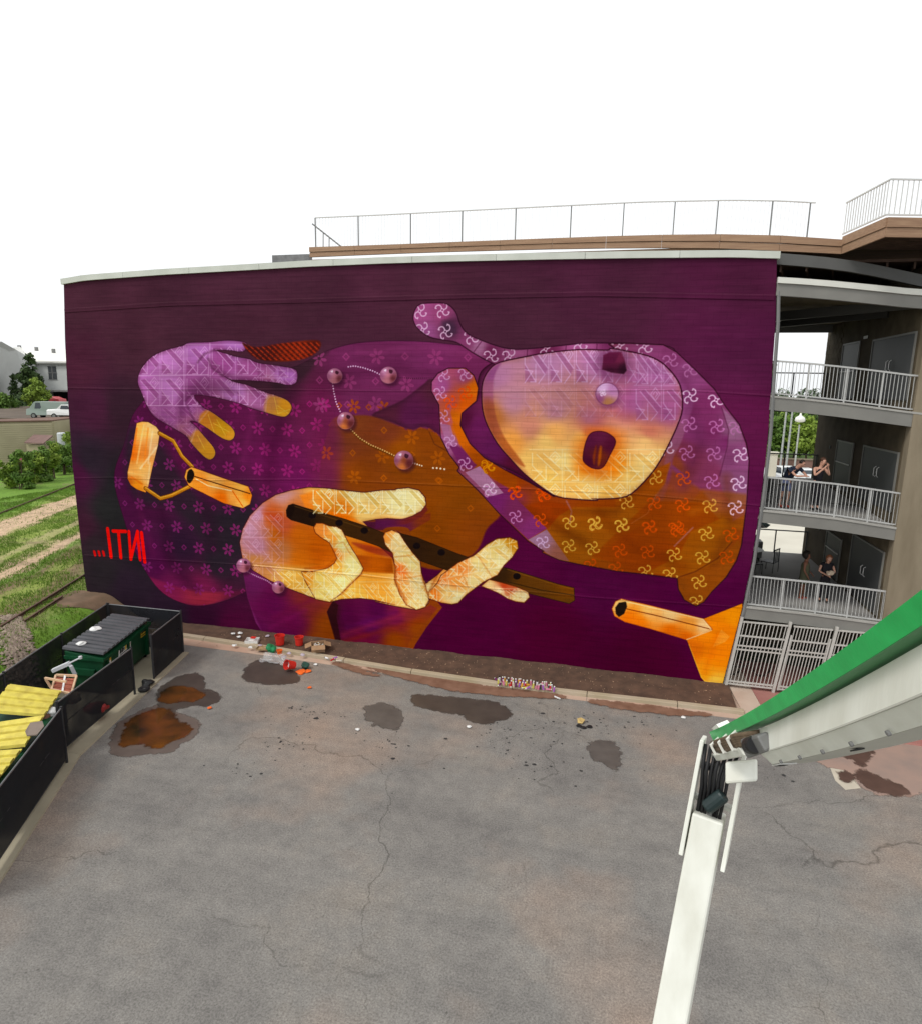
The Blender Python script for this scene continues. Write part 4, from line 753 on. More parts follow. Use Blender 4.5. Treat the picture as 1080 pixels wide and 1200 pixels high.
b = MB().lathe([(0, 0), (.17, 0), (.17, -.1), (.12, -.16), (0, -.17)], (5.5, 4.0, 12.86), 12); b.build('ceiling_lamp', M_trim, wk)
# grey beam and joists between the roof and the terrace
GB = [(911, 296.5), (950, 299.5), (985, 303), (1020, 309), (1058, 317), (1090, 324), (1140, 335)]; W2 = [aty(*p, 22.9) for p in GB]; W2 = [(p.x, p.z) for p in W2]; b = MB()
for i in range(10):
    u0, u1 = W2[0][0] + (XE - W2[0][0]) * i / 10, W2[0][0] + (XE - W2[0][0]) * (i + 1) / 10; z0, z1 = interp(W2, u0), interp(W2, u1)
    b.hexa([(u0, .5, z0 - .33), (u1, .5, z1 - .33), (u1, .66, z1 - .33), (u0, .66, z0 - .33), (u0, .5, z0), (u1, .5, z1), (u1, .66, z1), (u0, .66, z0)])
b.build('long_beam', mat('beam_dark', (.10, .10, .096), .55, .1, 2, .03), wk)
for k in range(7):
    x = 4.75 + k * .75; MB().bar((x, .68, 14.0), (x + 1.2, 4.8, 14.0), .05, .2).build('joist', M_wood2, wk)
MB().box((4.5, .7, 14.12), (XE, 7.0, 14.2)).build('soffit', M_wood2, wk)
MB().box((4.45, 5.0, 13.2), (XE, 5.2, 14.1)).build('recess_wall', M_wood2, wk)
# side wall in courses of block, running away from the front
zf = {'A': 2.95, 'B': 6.43, 'C': 9.96}
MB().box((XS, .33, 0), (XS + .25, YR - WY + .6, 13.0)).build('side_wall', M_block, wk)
# front pier
MB().box((XS + .02, -.04, 0), (XE + 1.5, .32, 13.0)).build('front_pier', M_conc, wk)
MB().box((XS + .26, .33, 0), (XE + 1.5, YR - WY + .6, 14.1)).build('core', M_conc, wk)
# block courses that can be told apart at the far end of the top storey
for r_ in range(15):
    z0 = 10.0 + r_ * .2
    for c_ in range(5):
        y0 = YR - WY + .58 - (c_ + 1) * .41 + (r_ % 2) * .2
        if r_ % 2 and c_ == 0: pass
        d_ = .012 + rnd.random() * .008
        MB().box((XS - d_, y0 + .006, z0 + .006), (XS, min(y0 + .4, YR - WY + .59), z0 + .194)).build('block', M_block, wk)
# doors on the side wall: traced top corners and bottoms at each level
def door_at(px0, px1, pytop, zfl, name='door', handles=1, m=M_door):
    p0, p1 = atx(px0, pytop[0], XS), atx(px1, pytop[1], XS); y0, y1 = sorted((p0.y - WY, p1.y - WY)); y0 = max(y0, .5); zt = max(p0.z, p1.z) if handles else (p0.z + p1.z) / 2
    zt = min(zt, zfl + 2.45)
    d = MB().box((XS - .03, y0, zfl + .01), (XS - .002, y1, zt)).build(name, m, wk)
    f = MB(); f.box((XS - .05, y0 - .06, zfl + .01), (XS - .003, y0 - .002, zt + .06)); f.box((XS - .05, y1 + .002, zfl + .01), (XS - .003, y1 + .06, zt + .06)); f.box((XS - .05, y0, zt + .003), (XS - .003, y1, zt + .06)); f.build('frame', M_fascia, d)
    if handles == 1:
        MB().bar((XS - .06, y0 + .12, zfl + 1.05), (XS - .06, y1 - .12, zfl + 1.05), .04).build('push_bar', M_rail_white, d)
    else:
        for s in (-.13, .13):
            yc = (y0 + y1) / 2 + s; h = MB(); h.tube([(XS - .03, yc, zfl + .95), (XS - .09, yc, zfl + 1.0), (XS - .09, yc, zfl + 1.25), (XS - .03, yc, zfl + 1.3)], .012, 6); h.build('handle', M_rail_white, d)
    return d
door_at(989, 1007, (405, 407), 9.97); door_at(1024, 1072, (400, 402), 9.97, 'double_door', 2)
door_at(982, 1000, (518, 521), 6.44); door_at(1013, 1060, (524, 534), 6.44, 'double_door', 2)
door_at(969, 986, (628, 634), 2.96); door_at(999, 1041, (636, 652), 2.96, 'double_door', 2)
MB().box((XS - .06, aty(1003, 410, WY).y - WY + 4.5, 12.15), (XS - .03, 4.85, 12.25)).build('exit_sign', M_trim, wk)
for z_ in (7.9, 4.4): MB().box((XS - .03, 7.2, z_), (XS - .002, 7.3, z_ + .12)).build('switch_box', M_door, wk)
# ground floor behind the gate
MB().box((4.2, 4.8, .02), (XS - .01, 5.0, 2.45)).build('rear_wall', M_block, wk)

# railings: one thing per deck
M_rail = mat('rail_grey', (.44, .44, .425), .45, .08, 3, .02)
M_rail_d = mat('rail_dark', (.10, .10, .10), .5, .1, 3, .02)
def railing(lv, label, h, posts_px, ypx, xend, low=.07):
    W_, x0, zm = EW[lv]; r = thing('railing', label, 'railing', (x0 + .1, WY, zm)); ox = x0 + .1; y = .06
    def zt(x): return interp(W_, x + ox) - zm
    def strip(z, w, hh, nm):
        b = MB(); N = 12; L = xend - ox
        for i in range(N):
            u0, u1 = L * i / N, L * (i + 1) / N; b.bar((u0, y, zt(u0) + z), (u1, y, zt(u1) + z), w, hh)
        b.build(nm, M_rail, r)
    strip(h, .065, .05, 'top_rail'); strip(low, .04, .04, 'bottom_rail')
    ps = [aty(px, ypx, WY).x - ox for px in posts_px] + [xend - ox]
    for x in ps: MB().box((x - .022, y - .022, zt(x) - .1), (x + .022, y + .022, zt(x) + h - .026)).build('post', M_rail, r)
    n = int((xend - ox) / .105); proto = None
    for i in range(n):
        x = (i + .5) * (xend - ox) / n
        if min(abs(x - p) for p in ps) < .04: continue
        if proto is None:
            proto = MB().box((-.008, y - .008, low + .021), (.008, y + .008, h - .026)).build('baluster', M_rail, r); o = proto
        else: o = proto.copy(); col.objects.link(o)
        o.location = (x, 0, zt(x))
    return r
railing('C', 'grey balustrade along the top walkway deck, with a blue flowerpot behind its left end', 1.07, [946, 991, 1034], 450, 11.3)
railing('B', 'grey balustrade along the middle walkway deck, on which the man in the navy shirt leans', 1.07, [934, 979, 1019], 590, 8.82)
railing('A', 'grey balustrade along the lowest walkway deck, directly above the metal gate', 1.05, [914, 955, 993], 715, 8.78)
def rear_rail(zm, label, up=0):
    r = thing('railing', label, 'railing', (4.6, YR - .05, zm)); L = XS - 4.6
    MB().bar((0, 0, 1.05), (L, 0, 1.05), .05).build('top_rail', M_rail_d, r)
    for x in (.1, 1.45, 2.8, L - .05): MB().box((x - .025, -.02, 0), (x + .025, .02, 1.03)).build('post', M_rail_d, r)
    return r
rear_rail(9.96, 'dark back railing of the top walkway deck, seen against the white sky'); rear_rail(6.43, 'dark back railing of the middle deck with parked cars beyond it'); rear_rail(2.95, 'dark back railing of the lowest deck with pale concrete beyond it')

# gate under the lowest deck
gt = thing('security_gate', 'pale grey steel bar fence with a gate leaf closing the opening under the lowest deck', 'gate', (4.25, 22.33, .08)); gx, gy, gz = 4.25, 22.33, .08
M_gate = mat('gate_paint', (.50, .485, .45), .45, .08, 3, .02, c2=(.43, .41, .37))
SH = .115   # lean of the whole frame, metres per metre of height
def gp(x, z): return Vector((x + SH * z, 0, z))
gate_posts = [0.0, 1.52, 2.93, 4.3]
for i, x in enumerate(gate_posts): MB().bar(gp(x, -.05), gp(x, 2.58 - .02 * i), .085, .085, up=(0, 1, 0)).build('post', M_gate, gt)
for i in range(3):
    a_, c_ = gate_posts[i] + .05, gate_posts[i + 1] - .05; par = gt
    if i == 1:
        par = tag(thing_part := bpy.data.objects.new('gate_leaf', None)); col.objects.link(par); par.parent = gt; a_ += .07; c_ -= .05
    for z in (.14, .24, 1.42, 1.56, 1.92, 2.42):
        MB().bar(gp(a_, z), gp(c_, z), .045 if z not in (1.42, 1.56) else .03, .05, up=(0, 0, 1)).build('rail', M_gate, par)
    if i == 1:
        for x in (a_, c_): MB().bar(gp(x, .1), gp(x, 2.1), .05, .05, up=(0, 1, 0)).build('stile', M_gate, par)
        MB().box((c_ + .12, -.09, .95), (c_ + .26, -.03, 1.3)).build('lock_box', M_gate, par)
    n = 12
    for k in range(n):
        x = a_ + (c_ - a_) * (k + .5) / n; MB().bar(gp(x, .12), gp(x, 2.4), .024, .024, up=(0, 1, 0)).build('bar', M_gate, par)
# ------------------------------------------------------------------ ground
def img_sheet(name, pts, z, m, kind='structure'): return tag(MB().sheet(pts, z).build(name, m), kind=kind)
am = bpy.data.materials.new('asphalt'); am.use_nodes = True; t_ = am.node_tree; n_ = t_.nodes; L_ = t_.links; b_ = n_['Principled BSDF']
tc = n_.new('ShaderNodeTexCoord')
def nnoise(sc, det=5, rough=.5, vec=None):
    q = n_.new('ShaderNodeTexNoise'); q.inputs['Scale'].default_value = sc; q.inputs['Detail'].default_value = det; q.inputs['Roughness'].default_value = rough; L_.new(vec or tc.outputs['Object'], q.inputs[0]); return q.outputs[0]
def nramp(src, stops):
    r = n_.new('ShaderNodeValToRGB'); e = r.color_ramp.elements
    e[0].position, e[0].color = stops[0][0], (*stops[0][1], 1); e[1].position, e[1].color = stops[-1][0], (*stops[-1][1], 1)
    for p, c in stops[1:-1]: q = e.new(p); q.color = (*c, 1)
    L_.new(src, r.inputs[0]); return r.outputs[0]
def nmix(a, b, f, mode='MIX'):
    m = n_.new('ShaderNodeMixRGB'); m.blend_type = mode
    for i, v in ((1, a), (2, b), (0, f)):
        if isinstance(v, (int, float)): m.inputs[i].default_value = v
        elif isinstance(v, tuple): m.inputs[i].default_value = (*v, 1)
        else: L_.new(v, m.inputs[i])
    return m.outputs[0]
base = nramp(nnoise(.35, 6, .6), [(.35, (.170, .162, .152)), (.52, (.212, .202, .186)), (.68, (.240, .218, .190))])
dust = nramp(nnoise(.16, 4, .55), [(.50, (0, 0, 0)), (.66, (1, 1, 1))])
c1 = nmix(base, (.29, .225, .18), dust); n_.active = None
grain = nramp(nnoise(26, 4, .8), [(.36, (.55, .54, .53)), (.64, (1.35, 1.35, 1.34))])
c2_ = nmix(c1, grain, .8, 'MULTIPLY')
vo = n_.new('ShaderNodeTexVoronoi'); vo.inputs['Scale'].default_value = 2.4; L_.new(tc.outputs['Object'], vo.inputs[0])
spots = nramp(vo.outputs['Distance'], [(.02, (0, 0, 0)), (.075, (1, 1, 1))]); msk = nramp(nnoise(.45, 3), [(.46, (1, 1, 1)), (.56, (0, 0, 0))]); sp1 = nmix(spots, (1, 1, 1), msk)
c3 = nmix(c2_, nmix((.35, .34, .33), (1, 1, 1), sp1), .8, 'MULTIPLY')
fine = nramp(nnoise(3.0, 8, .75), [(.36, (.80, .80, .81)), (.6, (1.05, 1.05, 1.05))]); c4 = nmix(c3, fine, .8, 'MULTIPLY')
wv = n_.new('ShaderNodeTexNoise'); wv.inputs['Scale'].default_value = .8; wv.inputs['Detail'].default_value = 5; L_.new(tc.outputs['Object'], wv.inputs[0])
vm = n_.new('ShaderNodeVectorMath'); vm.operation = 'MULTIPLY_ADD'; L_.new(wv.outputs['Color'], vm.inputs[0]); vm.inputs[1].default_value = (1.6, 1.6, 0); L_.new(tc.outputs['Object'], vm.inputs[2])
ck = n_.new('ShaderNodeTexVoronoi'); ck.feature = 'DISTANCE_TO_EDGE'; ck.inputs['Scale'].default_value = .16; L_.new(vm.outputs[0], ck.inputs[0])
crk = nramp(ck.outputs['Distance'], [(.0, (.42, .41, .40)), (.0035, (1, 1, 1))]); cm = nramp(nnoise(.22, 4), [(.44, (0, 0, 0)), (.56, (1, 1, 1))]); c5 = nmix(c4, nmix((1, 1, 1), crk, cm), .8, 'MULTIPLY')
mpt = n_.new('ShaderNodeMapping'); mpt.inputs['Rotation'].default_value = (0, 0, .35); mpt.inputs['Scale'].default_value = (.06, 1.3, 1); L_.new(tc.outputs['Object'], mpt.inputs[0])
trk = nramp(nnoise(1.0, 5, .6, mpt.outputs[0]), [(.40, (.84, .84, .84)), (.6, (1.08, 1.07, 1.06))]); c6 = nmix(c5, trk, .4, 'MULTIPLY')
L_.new(c6, b_.inputs['Base Color']); b_.inputs['Roughness'].default_value = .88; b_.inputs['Specular IOR Level'].default_value = .25
bp = n_.new('ShaderNodeBump'); bp.inputs['Strength'].default_value = .4; bp.inputs['Distance'].default_value = .01; L_.new(nnoise(60, 3, .8), bp.inputs['Height']); L_.new(bp.outputs[0], b_.inputs['Normal'])
M_asph = am
tag(MB().sheet([(-700, -60), (700, -60), (700, 1400), (-700, 1400)], -.03).build('ground', mat('far_ground', (.085, .10, .05), .95, .3, .05, 0)), kind='structure')
tag(MB().sheet([(-24, -30), (45, -30), (45, 20.16), (4.9, 20.16), (4.9, 20.7), (-24, 20.7)], 0).build('parking_lot', M_asph), kind='structure')
M_pave = mat('pale_paving', (.60, .57, .48), .85, .12, .4, .1, c2=(.52, .49, .41))
tag(MB().sheet([(4.1, 31.5), (30, 31.5), (30, 64), (4.1, 64)], 0.0).build('rear_pavement', M_pave), kind='structure')
tag(MB().sheet([(-18, 64.01), (60, 64.01), (60, 92), (-18, 92)], -.004).build('road', mat('far_asphalt', (.20, .19, .18), .9, .2, .5, .1)), kind='structure')
M_lawn2 = mat('far_lawn', (.10, .165, .03), .95, .3, .3, .2, c2=(.075, .13, .025))
far_lawn = MB()
far_lawn.hexa([(-20, 92.01, -.1), (80, 92.01, -.1), (80, 240, -.1), (-20, 240, -.1), (-20, 92.01, .3), (80, 92.01, .3), (80, 240, 3.5), (-20, 240, 3.5)])
tag(far_lawn.build('far_lawn', M_lawn2), kind='structure')
# soil bed along the wall
def kback(x): return interp([(-18.5, 21.5), (-16.5, 21.42), (-13.2, 21.22), (-9.5, 20.95), (-4.7, 20.52), (-1.75, 20.55), (2.7, 20.68), (5, 20.7)], x)
def kout(x): return interp([(-18.5, 20.65), (-12.9, 20.6), (-9.35, 20.45), (-7, 20.28), (-4.6, 20.06), (-1.7, 20.10), (2.7, 20.2), (5, 20.2)], x)
def ky(x): return kback(x) - .12
M_soil = mat('soil', (.115, .065, .042), .95, .4, 3.0, .8, c2=(.065, .038, .026), bscale=18)
SB = []
def soil_z(x, y): return .11 + .05 * mnoise.noise(Vector((x * .9, y * 1.4, 0))) + .02 * mnoise.noise(Vector((x * 5, y * 5, 3))) + .05 * max(0, (y - 21) / 1.4)
b = MB(); nx, ny = 180, 16; vs = []
for j in range(ny + 1):
    for i in range(nx + 1):
        x = -18.6 + (4.35 + 18.6) * i / nx; yb = kback(x) - .03; y = yb + (22.42 - yb) * j / ny; vs.append((x, y, soil_z(x, y)))
b.add(vs, [(j * (nx + 1) + i, j * (nx + 1) + i + 1, (j + 1) * (nx + 1) + i + 1, (j + 1) * (nx + 1) + i) for j in range(ny) for i in range(nx)])
soil = tag(b.build('soil_bed', M_soil, smooth=True), kind='structure')
# kerb and gutter
M_kerb = mat('kerb_concrete', (.42, .345, .26), .85, .3, .8, .2, c2=(.33, .27, .17), bscale=25)
M_gut = mat('gutter_concrete', (.47, .36, .28), .85, .3, .6, .15, c2=(.40, .25, .18), bscale=25)
kb = tag(bpy.data.objects.new('kerb', None), kind='structure'); col.objects.link(kb)
KX = [-18.5, -15.5, -12.4, -9.3, -6.6, -3.4, -.4, 2.5, 4.55]
for i in range(len(KX) - 1):
    a_, c_ = KX[i] + .008, KX[i + 1] - .008; y0, y1 = ky(a_), ky(c_); dz = rnd.uniform(-.008, .008)
    MB().hexa([(a_, y0 - .10, 0.0), (c_, y1 - .10, 0.0), (c_, y1 + .12, 0.0), (a_, y0 + .12, 0.0), (a_, y0 - .08, .145 + dz), (c_, y1 - .08, .145 + dz), (c_, y1 + .11, .155 + dz), (a_, y0 + .11, .155 + dz)]).build('kerb_stone', M_kerb, kb, bevel=.02)
    MB().hexa([(a_, kout(a_), -.1), (c_, kout(c_), -.1), (c_, y1 - .102, -.1), (a_, y0 - .102, -.1), (a_, kout(a_), .010), (c_, kout(c_), .010), (c_, y1 - .102, .024), (a_, y0 - .102, .024)]).build('gutter_slab', M_gut, kb)
tag(MB().sheet([(-24, 20.701), (4.2, 20.701), (4.2, 21.6), (-24, 21.6)], -.004).build('kerb_base', M_gut), kind='structure')
# washed mud lying in the gutter
M_mud = mat('mud', (.155, .075, .045), .9, .4, 2.5, .3, c2=(.24, .13, .085))
def soft(m):
    """stain: opacity fades from the middle (attribute 1) to the rim (0), broken up by noise"""
    if m.get('soft'): return m
    m['soft'] = 1; t = m.node_tree; n = t.nodes; L = t.links; b = n['Principled BSDF']
    at = n.new('ShaderNodeAttribute'); at.attribute_name = 'soft'; tc_ = n.new('ShaderNodeTexCoord'); z = n.new('ShaderNodeTexNoise'); z.inputs['Scale'].default_value = 3.5; z.inputs['Detail'].default_value = 8; z.inputs['Roughness'].default_value = .7
    L.new(tc_.outputs['Object'], z.inputs[0]); a = n.new('ShaderNodeMath'); a.operation = 'MULTIPLY_ADD'; a.inputs[1].default_value = .9; L.new(z.outputs[0], a.inputs[0]); s_ = n.new('ShaderNodeMath'); s_.operation = 'SUBTRACT'; L.new(at.outputs['Fac'], s_.inputs[0]); s_.inputs[1].default_value = .45; L.new(s_.outputs[0], a.inputs[2])
    r = n.new('ShaderNodeMapRange'); r.interpolation_type = 'SMOOTHSTEP'; r.inputs['From Min'].default_value = .22; r.inputs['From Max'].default_value = .42; r.inputs['To Max'].default_value = .93; L.new(a.outputs[0], r.inputs['Value']); L.new(r.outputs[0], b.inputs['Alpha']); return m
def blob(pts, z, m, name, smooth=5, jit=.03, label=None, cat=None, kind=None, group=None, hard=False):
    P = [atz(*p, 0) for p in pts]; loop = smooth_loop([(p.x, p.y) for p in P], smooth); b = MB()
    L = [Vector((v.x + rnd.uniform(-jit, jit), v.y + rnd.uniform(-jit, jit), 0)) for v in loop]
    if hard: b.sheet([(v.x, v.y) for v in L], z); o = b.build(name, m); return tag(o, label, cat, group, kind)
    PL = np.array([(v.x, v.y) for v in L]); st_ = .09; m0, m1 = PL.min(0) - .25, PL.max(0) + .25; gx_, gy_ = np.arange(m0[0], m1[0], st_), np.arange(m0[1], m1[1], st_); X_, Y_ = np.meshgrid(gx_, gy_)
    D_ = sdist(PL, X_.astype(np.float32), Y_.astype(np.float32)); A_ = np.clip(.45 + D_ / .5, 0, 1); nxg = len(gx_); vs = [(x, y, z) for x, y in zip(X_.ravel(), Y_.ravel())]
    fs = [(r * nxg + c, r * nxg + c + 1, (r + 1) * nxg + c + 1, (r + 1) * nxg + c) for r in range(len(gy_) - 1) for c in range(nxg - 1) if A_[r:r + 2, c:c + 2].max() > 0]
    used = sorted({i for f in fs for i in f}); mp_ = {u: k for k, u in enumerate(used)}; fs = [tuple(mp_[i] for i in f) for f in fs]; AV = A_.ravel()
    me = bpy.data.meshes.new(name); me.from_pydata([vs[u] for u in used], [], fs); at = me.attributes.new('soft', 'FLOAT', 'POINT'); at.data.foreach_set('value', [float(AV[u]) for u in used]); me.materials.append(soft(m)); me.update()
    o = bpy.data.objects.new(name, me); col.objects.link(o); return tag(o, label, cat, group, kind)
blob([(425, 776), (470, 784), (520, 795), (575, 806), (640, 812), (660, 818), (600, 816), (530, 809), (480, 797), (440, 786)], .027, M_mud, 'mud_streak', kind='structure')
blob([(690, 822), (760, 828), (800, 834), (830, 838), (790, 838), (730, 831)], .027, M_mud, 'mud_streak', kind='structure')
blob([(390, 777), (420, 782), (445, 792), (420, 789)], .027, M_mud, 'mud_streak', kind='structure')
# paving in front of the gate: a light panel and a red one
M_ramp = mat('ramp_concrete', (.50, .40, .32), .85, .2, 1.2, .1, c2=(.42, .31, .24)); M_red = mat('red_paving', (.33, .15, .125), .85, .2, 1.5, .1, c2=(.27, .11, .095))
tag(MB().hexa([(4.36, 19.9, -.05), (5.25, 19.9, -.05), (5.15, 24.8, -.05), (4.20, 24.8, -.05), (4.56, 19.95, .04), (5.25, 19.95, .04), (4.95, 24.8, .12), (4.20, 24.8, .12)]).build('pavement', M_ramp), kind='structure')
tag(MB().hexa([(5.26, 19.9, -.05), (11, 19.9, -.05), (11, 24.8, -.05), (4.96, 24.8, -.05), (5.26, 19.95, .045), (11, 19.95, .045), (11, 24.8, .115), (4.96, 24.8, .115)]).build('red_pavement', M_red), kind='structure')
# lot stains and puddles
M_damp = mat('damp_asphalt', (.075, .06, .05), .42, .3, 2.0, .1, c2=(.052, .042, .036), spec=.4)
M_damp2 = mat('damp_asphalt_light', (.105, .092, .082), .55, .25, 2.0, .1, spec=.35)
M_pud = mat('rusty_puddle', (.17, .055, .012), .06, .3, 1.1, .0, c2=(.020, .017, .008), spec=.5)
M_rim = mat('damp_rim', (.125, .095, .08), .6, .2, 2.0, .1)
blob([(132, 876), (134, 862), (140, 848), (158, 838), (175, 830), (190, 826), (205, 836), (222, 841), (232, 848), (228, 862), (210, 872), (200, 880), (175, 882), (155, 885), (140, 884)], .004, M_rim, 'damp_patch', label=None, kind='structure')
blob([(190, 829), (186, 818), (188, 808), (200, 799), (215, 792), (232, 790), (238, 800), (240, 808), (252, 812), (256, 820), (246, 826), (225, 826), (205, 832), (200, 838)], .006, M_damp, 'damp_patch', kind='structure')
blob([(142, 872), (148, 858), (153, 845), (170, 836), (190, 831), (202, 838), (210, 848), (222, 852), (218, 862), (200, 868), (188, 876), (165, 872)], .010, M_pud, 'puddle', label='large rusty orange puddle on the asphalt before the dumpster fence', cat='puddle')
blob([(189, 817), (196, 808), (212, 805), (230, 809), (236, 816), (226, 821), (205, 823), (192, 823)], .011, M_pud, 'puddle', label='small brown puddle in the dark damp patch just behind the large rusty puddle', cat='puddle')
blob([(287, 794), (290, 783), (302, 775), (318, 776), (340, 786), (350, 795), (340, 801), (310, 801), (295, 799)], .006, M_damp, 'damp_patch', kind='structure')
blob([(484, 820), (492, 815), (540, 819), (575, 823), (592, 831), (596, 838), (585, 843), (565, 847), (548, 843), (545, 838), (515, 833), (490, 827)], .006, M_damp, 'puddle', label='long dark puddle below the row of spray cans, near the kerb', cat='puddle', jit=.04)
blob([(694, 872), (704, 869), (716, 872), (724, 882), (724, 895), (718, 901), (705, 893), (697, 890), (692, 880)], .006, M_damp2, 'damp_patch', kind='structure', jit=.05)
blob([(430, 830), (450, 825), (468, 835), (465, 852), (445, 850), (432, 842)], .006, M_damp2, 'damp_patch', kind='structure', jit=.08)
blob([(948, 880), (970, 872), (1020, 862), (1085, 858), (1085, 920), (1040, 930), (1010, 922), (990, 905), (965, 895)], .004, mat('pink_dust', (.36, .24, .19), .9, .25, 1.2, .1, c2=(.27, .20, .17)), 'dusty_patch', kind='structure', jit=.06)
blob([(990, 873), (1012, 870), (1018, 880), (1006, 896), (998, 889), (978, 884)], .008, mat('brown_wet', (.10, .055, .042), .5, .3, 2, .1), 'damp_patch', kind='structure', jit=.06)
blob([(1003, 907), (1015, 905), (1030, 912), (1050, 920), (1062, 930), (1040, 930), (1015, 922)], .008, MATS['brown_wet'], 'damp_patch', kind='structure', jit=.06)
blob([(972, 900), (988, 903), (1000, 912), (1008, 924), (990, 926), (978, 915)], .008, mat('pale_patch', (.50, .45, .36), .85, .15, 2, .1), 'paint_patch', kind='structure', smooth=1, jit=.0, hard=True)
blob([(983, 906), (990, 905), (997, 910), (995, 917), (987, 915)], .012, MATS['brown_wet'], 'damp_patch', kind='structure', smooth=1, jit=.0)
# tar drips: small dark crumbs scattered over the lot (one object, they cannot be counted)
b = MB()
for (cx, cy, sx, sy, n) in [(370, 835, 45, 8, 34), (455, 868, 18, 14, 26), (600, 865, 60, 22, 60), (680, 850, 40, 16, 34), (740, 850, 40, 20, 30), (330, 870, 40, 22, 30), (290, 905, 30, 10, 12), (640, 900, 90, 15, 24), (885, 905, 30, 10, 10)]:
    for k in range(n):
        p = atz(rnd.gauss(cx, sx * .6), min(980, rnd.gauss(cy, sy * .7)), 0)
        if p.y > 19.7 or p.x < -12.5: continue
        r = rnd.uniform(.012, .048) * (1.6 if rnd.random() < .1 else 1); m = rnd.randint(4, 7); a0 = rnd.random() * 6; st = rnd.uniform(.6, 1.6)
        b.sheet([(p.x + r * st * math.cos(a0 + 2 * PI * i / m) * rnd.uniform(.6, 1.1), p.y + r * math.sin(a0 + 2 * PI * i / m) * rnd.uniform(.6, 1.1)) for i in range(m)], .005)
tag(b.build('tar_drips', mat('tar', (.035, .034, .034), .7, .2, 5, 0)), kind='stuff')
# ------------------------------------------------------------------ lawn with the railway line, left of the building
LZ = 1.1
def lawn_z(x, y):
    e = -18.75 - (19.5 - y) * -.27 if y < 19.8 else -19.2          # the bank foot follows the fence
    e = -18.5 + max(0, 19.6 - y) * .27 if y < 19.6 else -18.9
    t = max(0, min(1, (e - x) / 2.4)); t = t * t * (3 - 2 * t)
    return -.02 + (LZ - (0.0) + .02) * t + (.05 * mnoise.noise(Vector((x * .35, y * .35, 0))) + .02 * mnoise.noise(Vector((x * 2, y * 2, 5)))) * t
lm = bpy.data.materials.new('lawn_mix'); lm.use_nodes = True; t_ = lm.node_tree; n_ = t_.nodes; L_ = t_.links; b_ = n_['Principled BSDF']; tc = n_.new('ShaderNodeTexCoord')
TDX, TDY = -.365, .931
NXn, NYn = .931, .365
def tq(px, py): p = atz(px, py, LZ); return NXn * p.x + NYn * p.y
mpn = n_.new('ShaderNodeMapping'); mpn.inputs['Rotation'].default_value = (0, 0, -math.atan2(NYn, NXn)); L_.new(tc.outputs['Object'], mpn.inputs[0])
sx = n_.new('ShaderNodeSeparateXYZ'); L_.new(mpn.outputs[0], sx.inputs[0])
mp2 = n_.new('ShaderNodeMapping'); mp2.inputs['Scale'].default_value = (1, .25, 1); L_.new(mpn.outputs[0], mp2.inputs[0])
nzw = nnoise(.9, 6, .65, mp2.outputs[0])
ma = n_.new('ShaderNodeMath'); ma.operation = 'MULTIPLY_ADD'; L_.new(nzw, ma.inputs[0]); ma.inputs[1].default_value = 3.2; L_.new(sx.outputs[0], ma.inputs[2])
mr = n_.new('ShaderNodeMapRange'); mr.inputs['From Min'].default_value = -36; mr.inputs['From Max'].default_value = -10; L_.new(ma.outputs[0], mr.inputs['Value'])
G1, G2, SND, BRN = (.13, .25, .02), (.22, .28, .045), (.52, .36, .25), (.19, .12, .07)
def st(px, py): return (tq(px, py) + 1.6 + 36) / 26
stops = [(0, G1)]
for py, c in [(598, G1), (603, G2), (607, SND), (622, SND), (627, G2), (640, G2), (645, (.34, .30, .14)), (656, G2), (664, SND), (671, SND), (676, G1), (686, BRN), (700, G2), (712, BRN)]:
    stops.append((min(.97, max(0.01, st(16, py))), c))
stops.append((.985, G1)); stops = sorted(stops, key=lambda s: s[0]); stops = stops[:30]
grc = nramp(mr.outputs[0], stops)
gg = nramp(nnoise(5, 5, .7), [(.3, (.6, .62, .5)), (.7, (1.3, 1.3, 1.2))])
bw = nramp(nnoise(.55, 7, .75), [(.52, (0, 0, 0)), (.62, (1, 1, 1))]); mb_ = nmix((0, 0, 0), bw, .6); grc2 = nmix(grc, (.20, .135, .085), mb_)
L_.new(nmix(grc2, gg, .8, 'MULTIPLY'), b_.inputs['Base Color']); b_.inputs['Roughness'].default_value = .95
bp = n_.new('ShaderNodeBump'); bp.inputs['Strength'].default_value = .7; bp.inputs['Distance'].default_value = .05; L_.new(nnoise(12, 4, .7), bp.inputs['Height']); L_.new(bp.outputs[0], b_.inputs['Normal'])
vs = []; xs = np.concatenate([np.linspace(-120, -34, 18)[:-1], np.linspace(-34, -15.2, 60)]); ys = np.concatenate([np.linspace(-2, 36, 70)[:-1], np.linspace(36, 150, 24)])
for y in ys:
    for x in xs: vs.append((x, y, lawn_z(x, y)))
nx = len(xs)
lawn = tag(MB().add(vs, [(j * nx + i, j * nx + i + 1, (j + 1) * nx + i + 1, (j + 1) * nx + i) for j in range(len(ys) - 1) for i in range(nx - 1)]).build('lawn', lm, smooth=True), kind='structure')
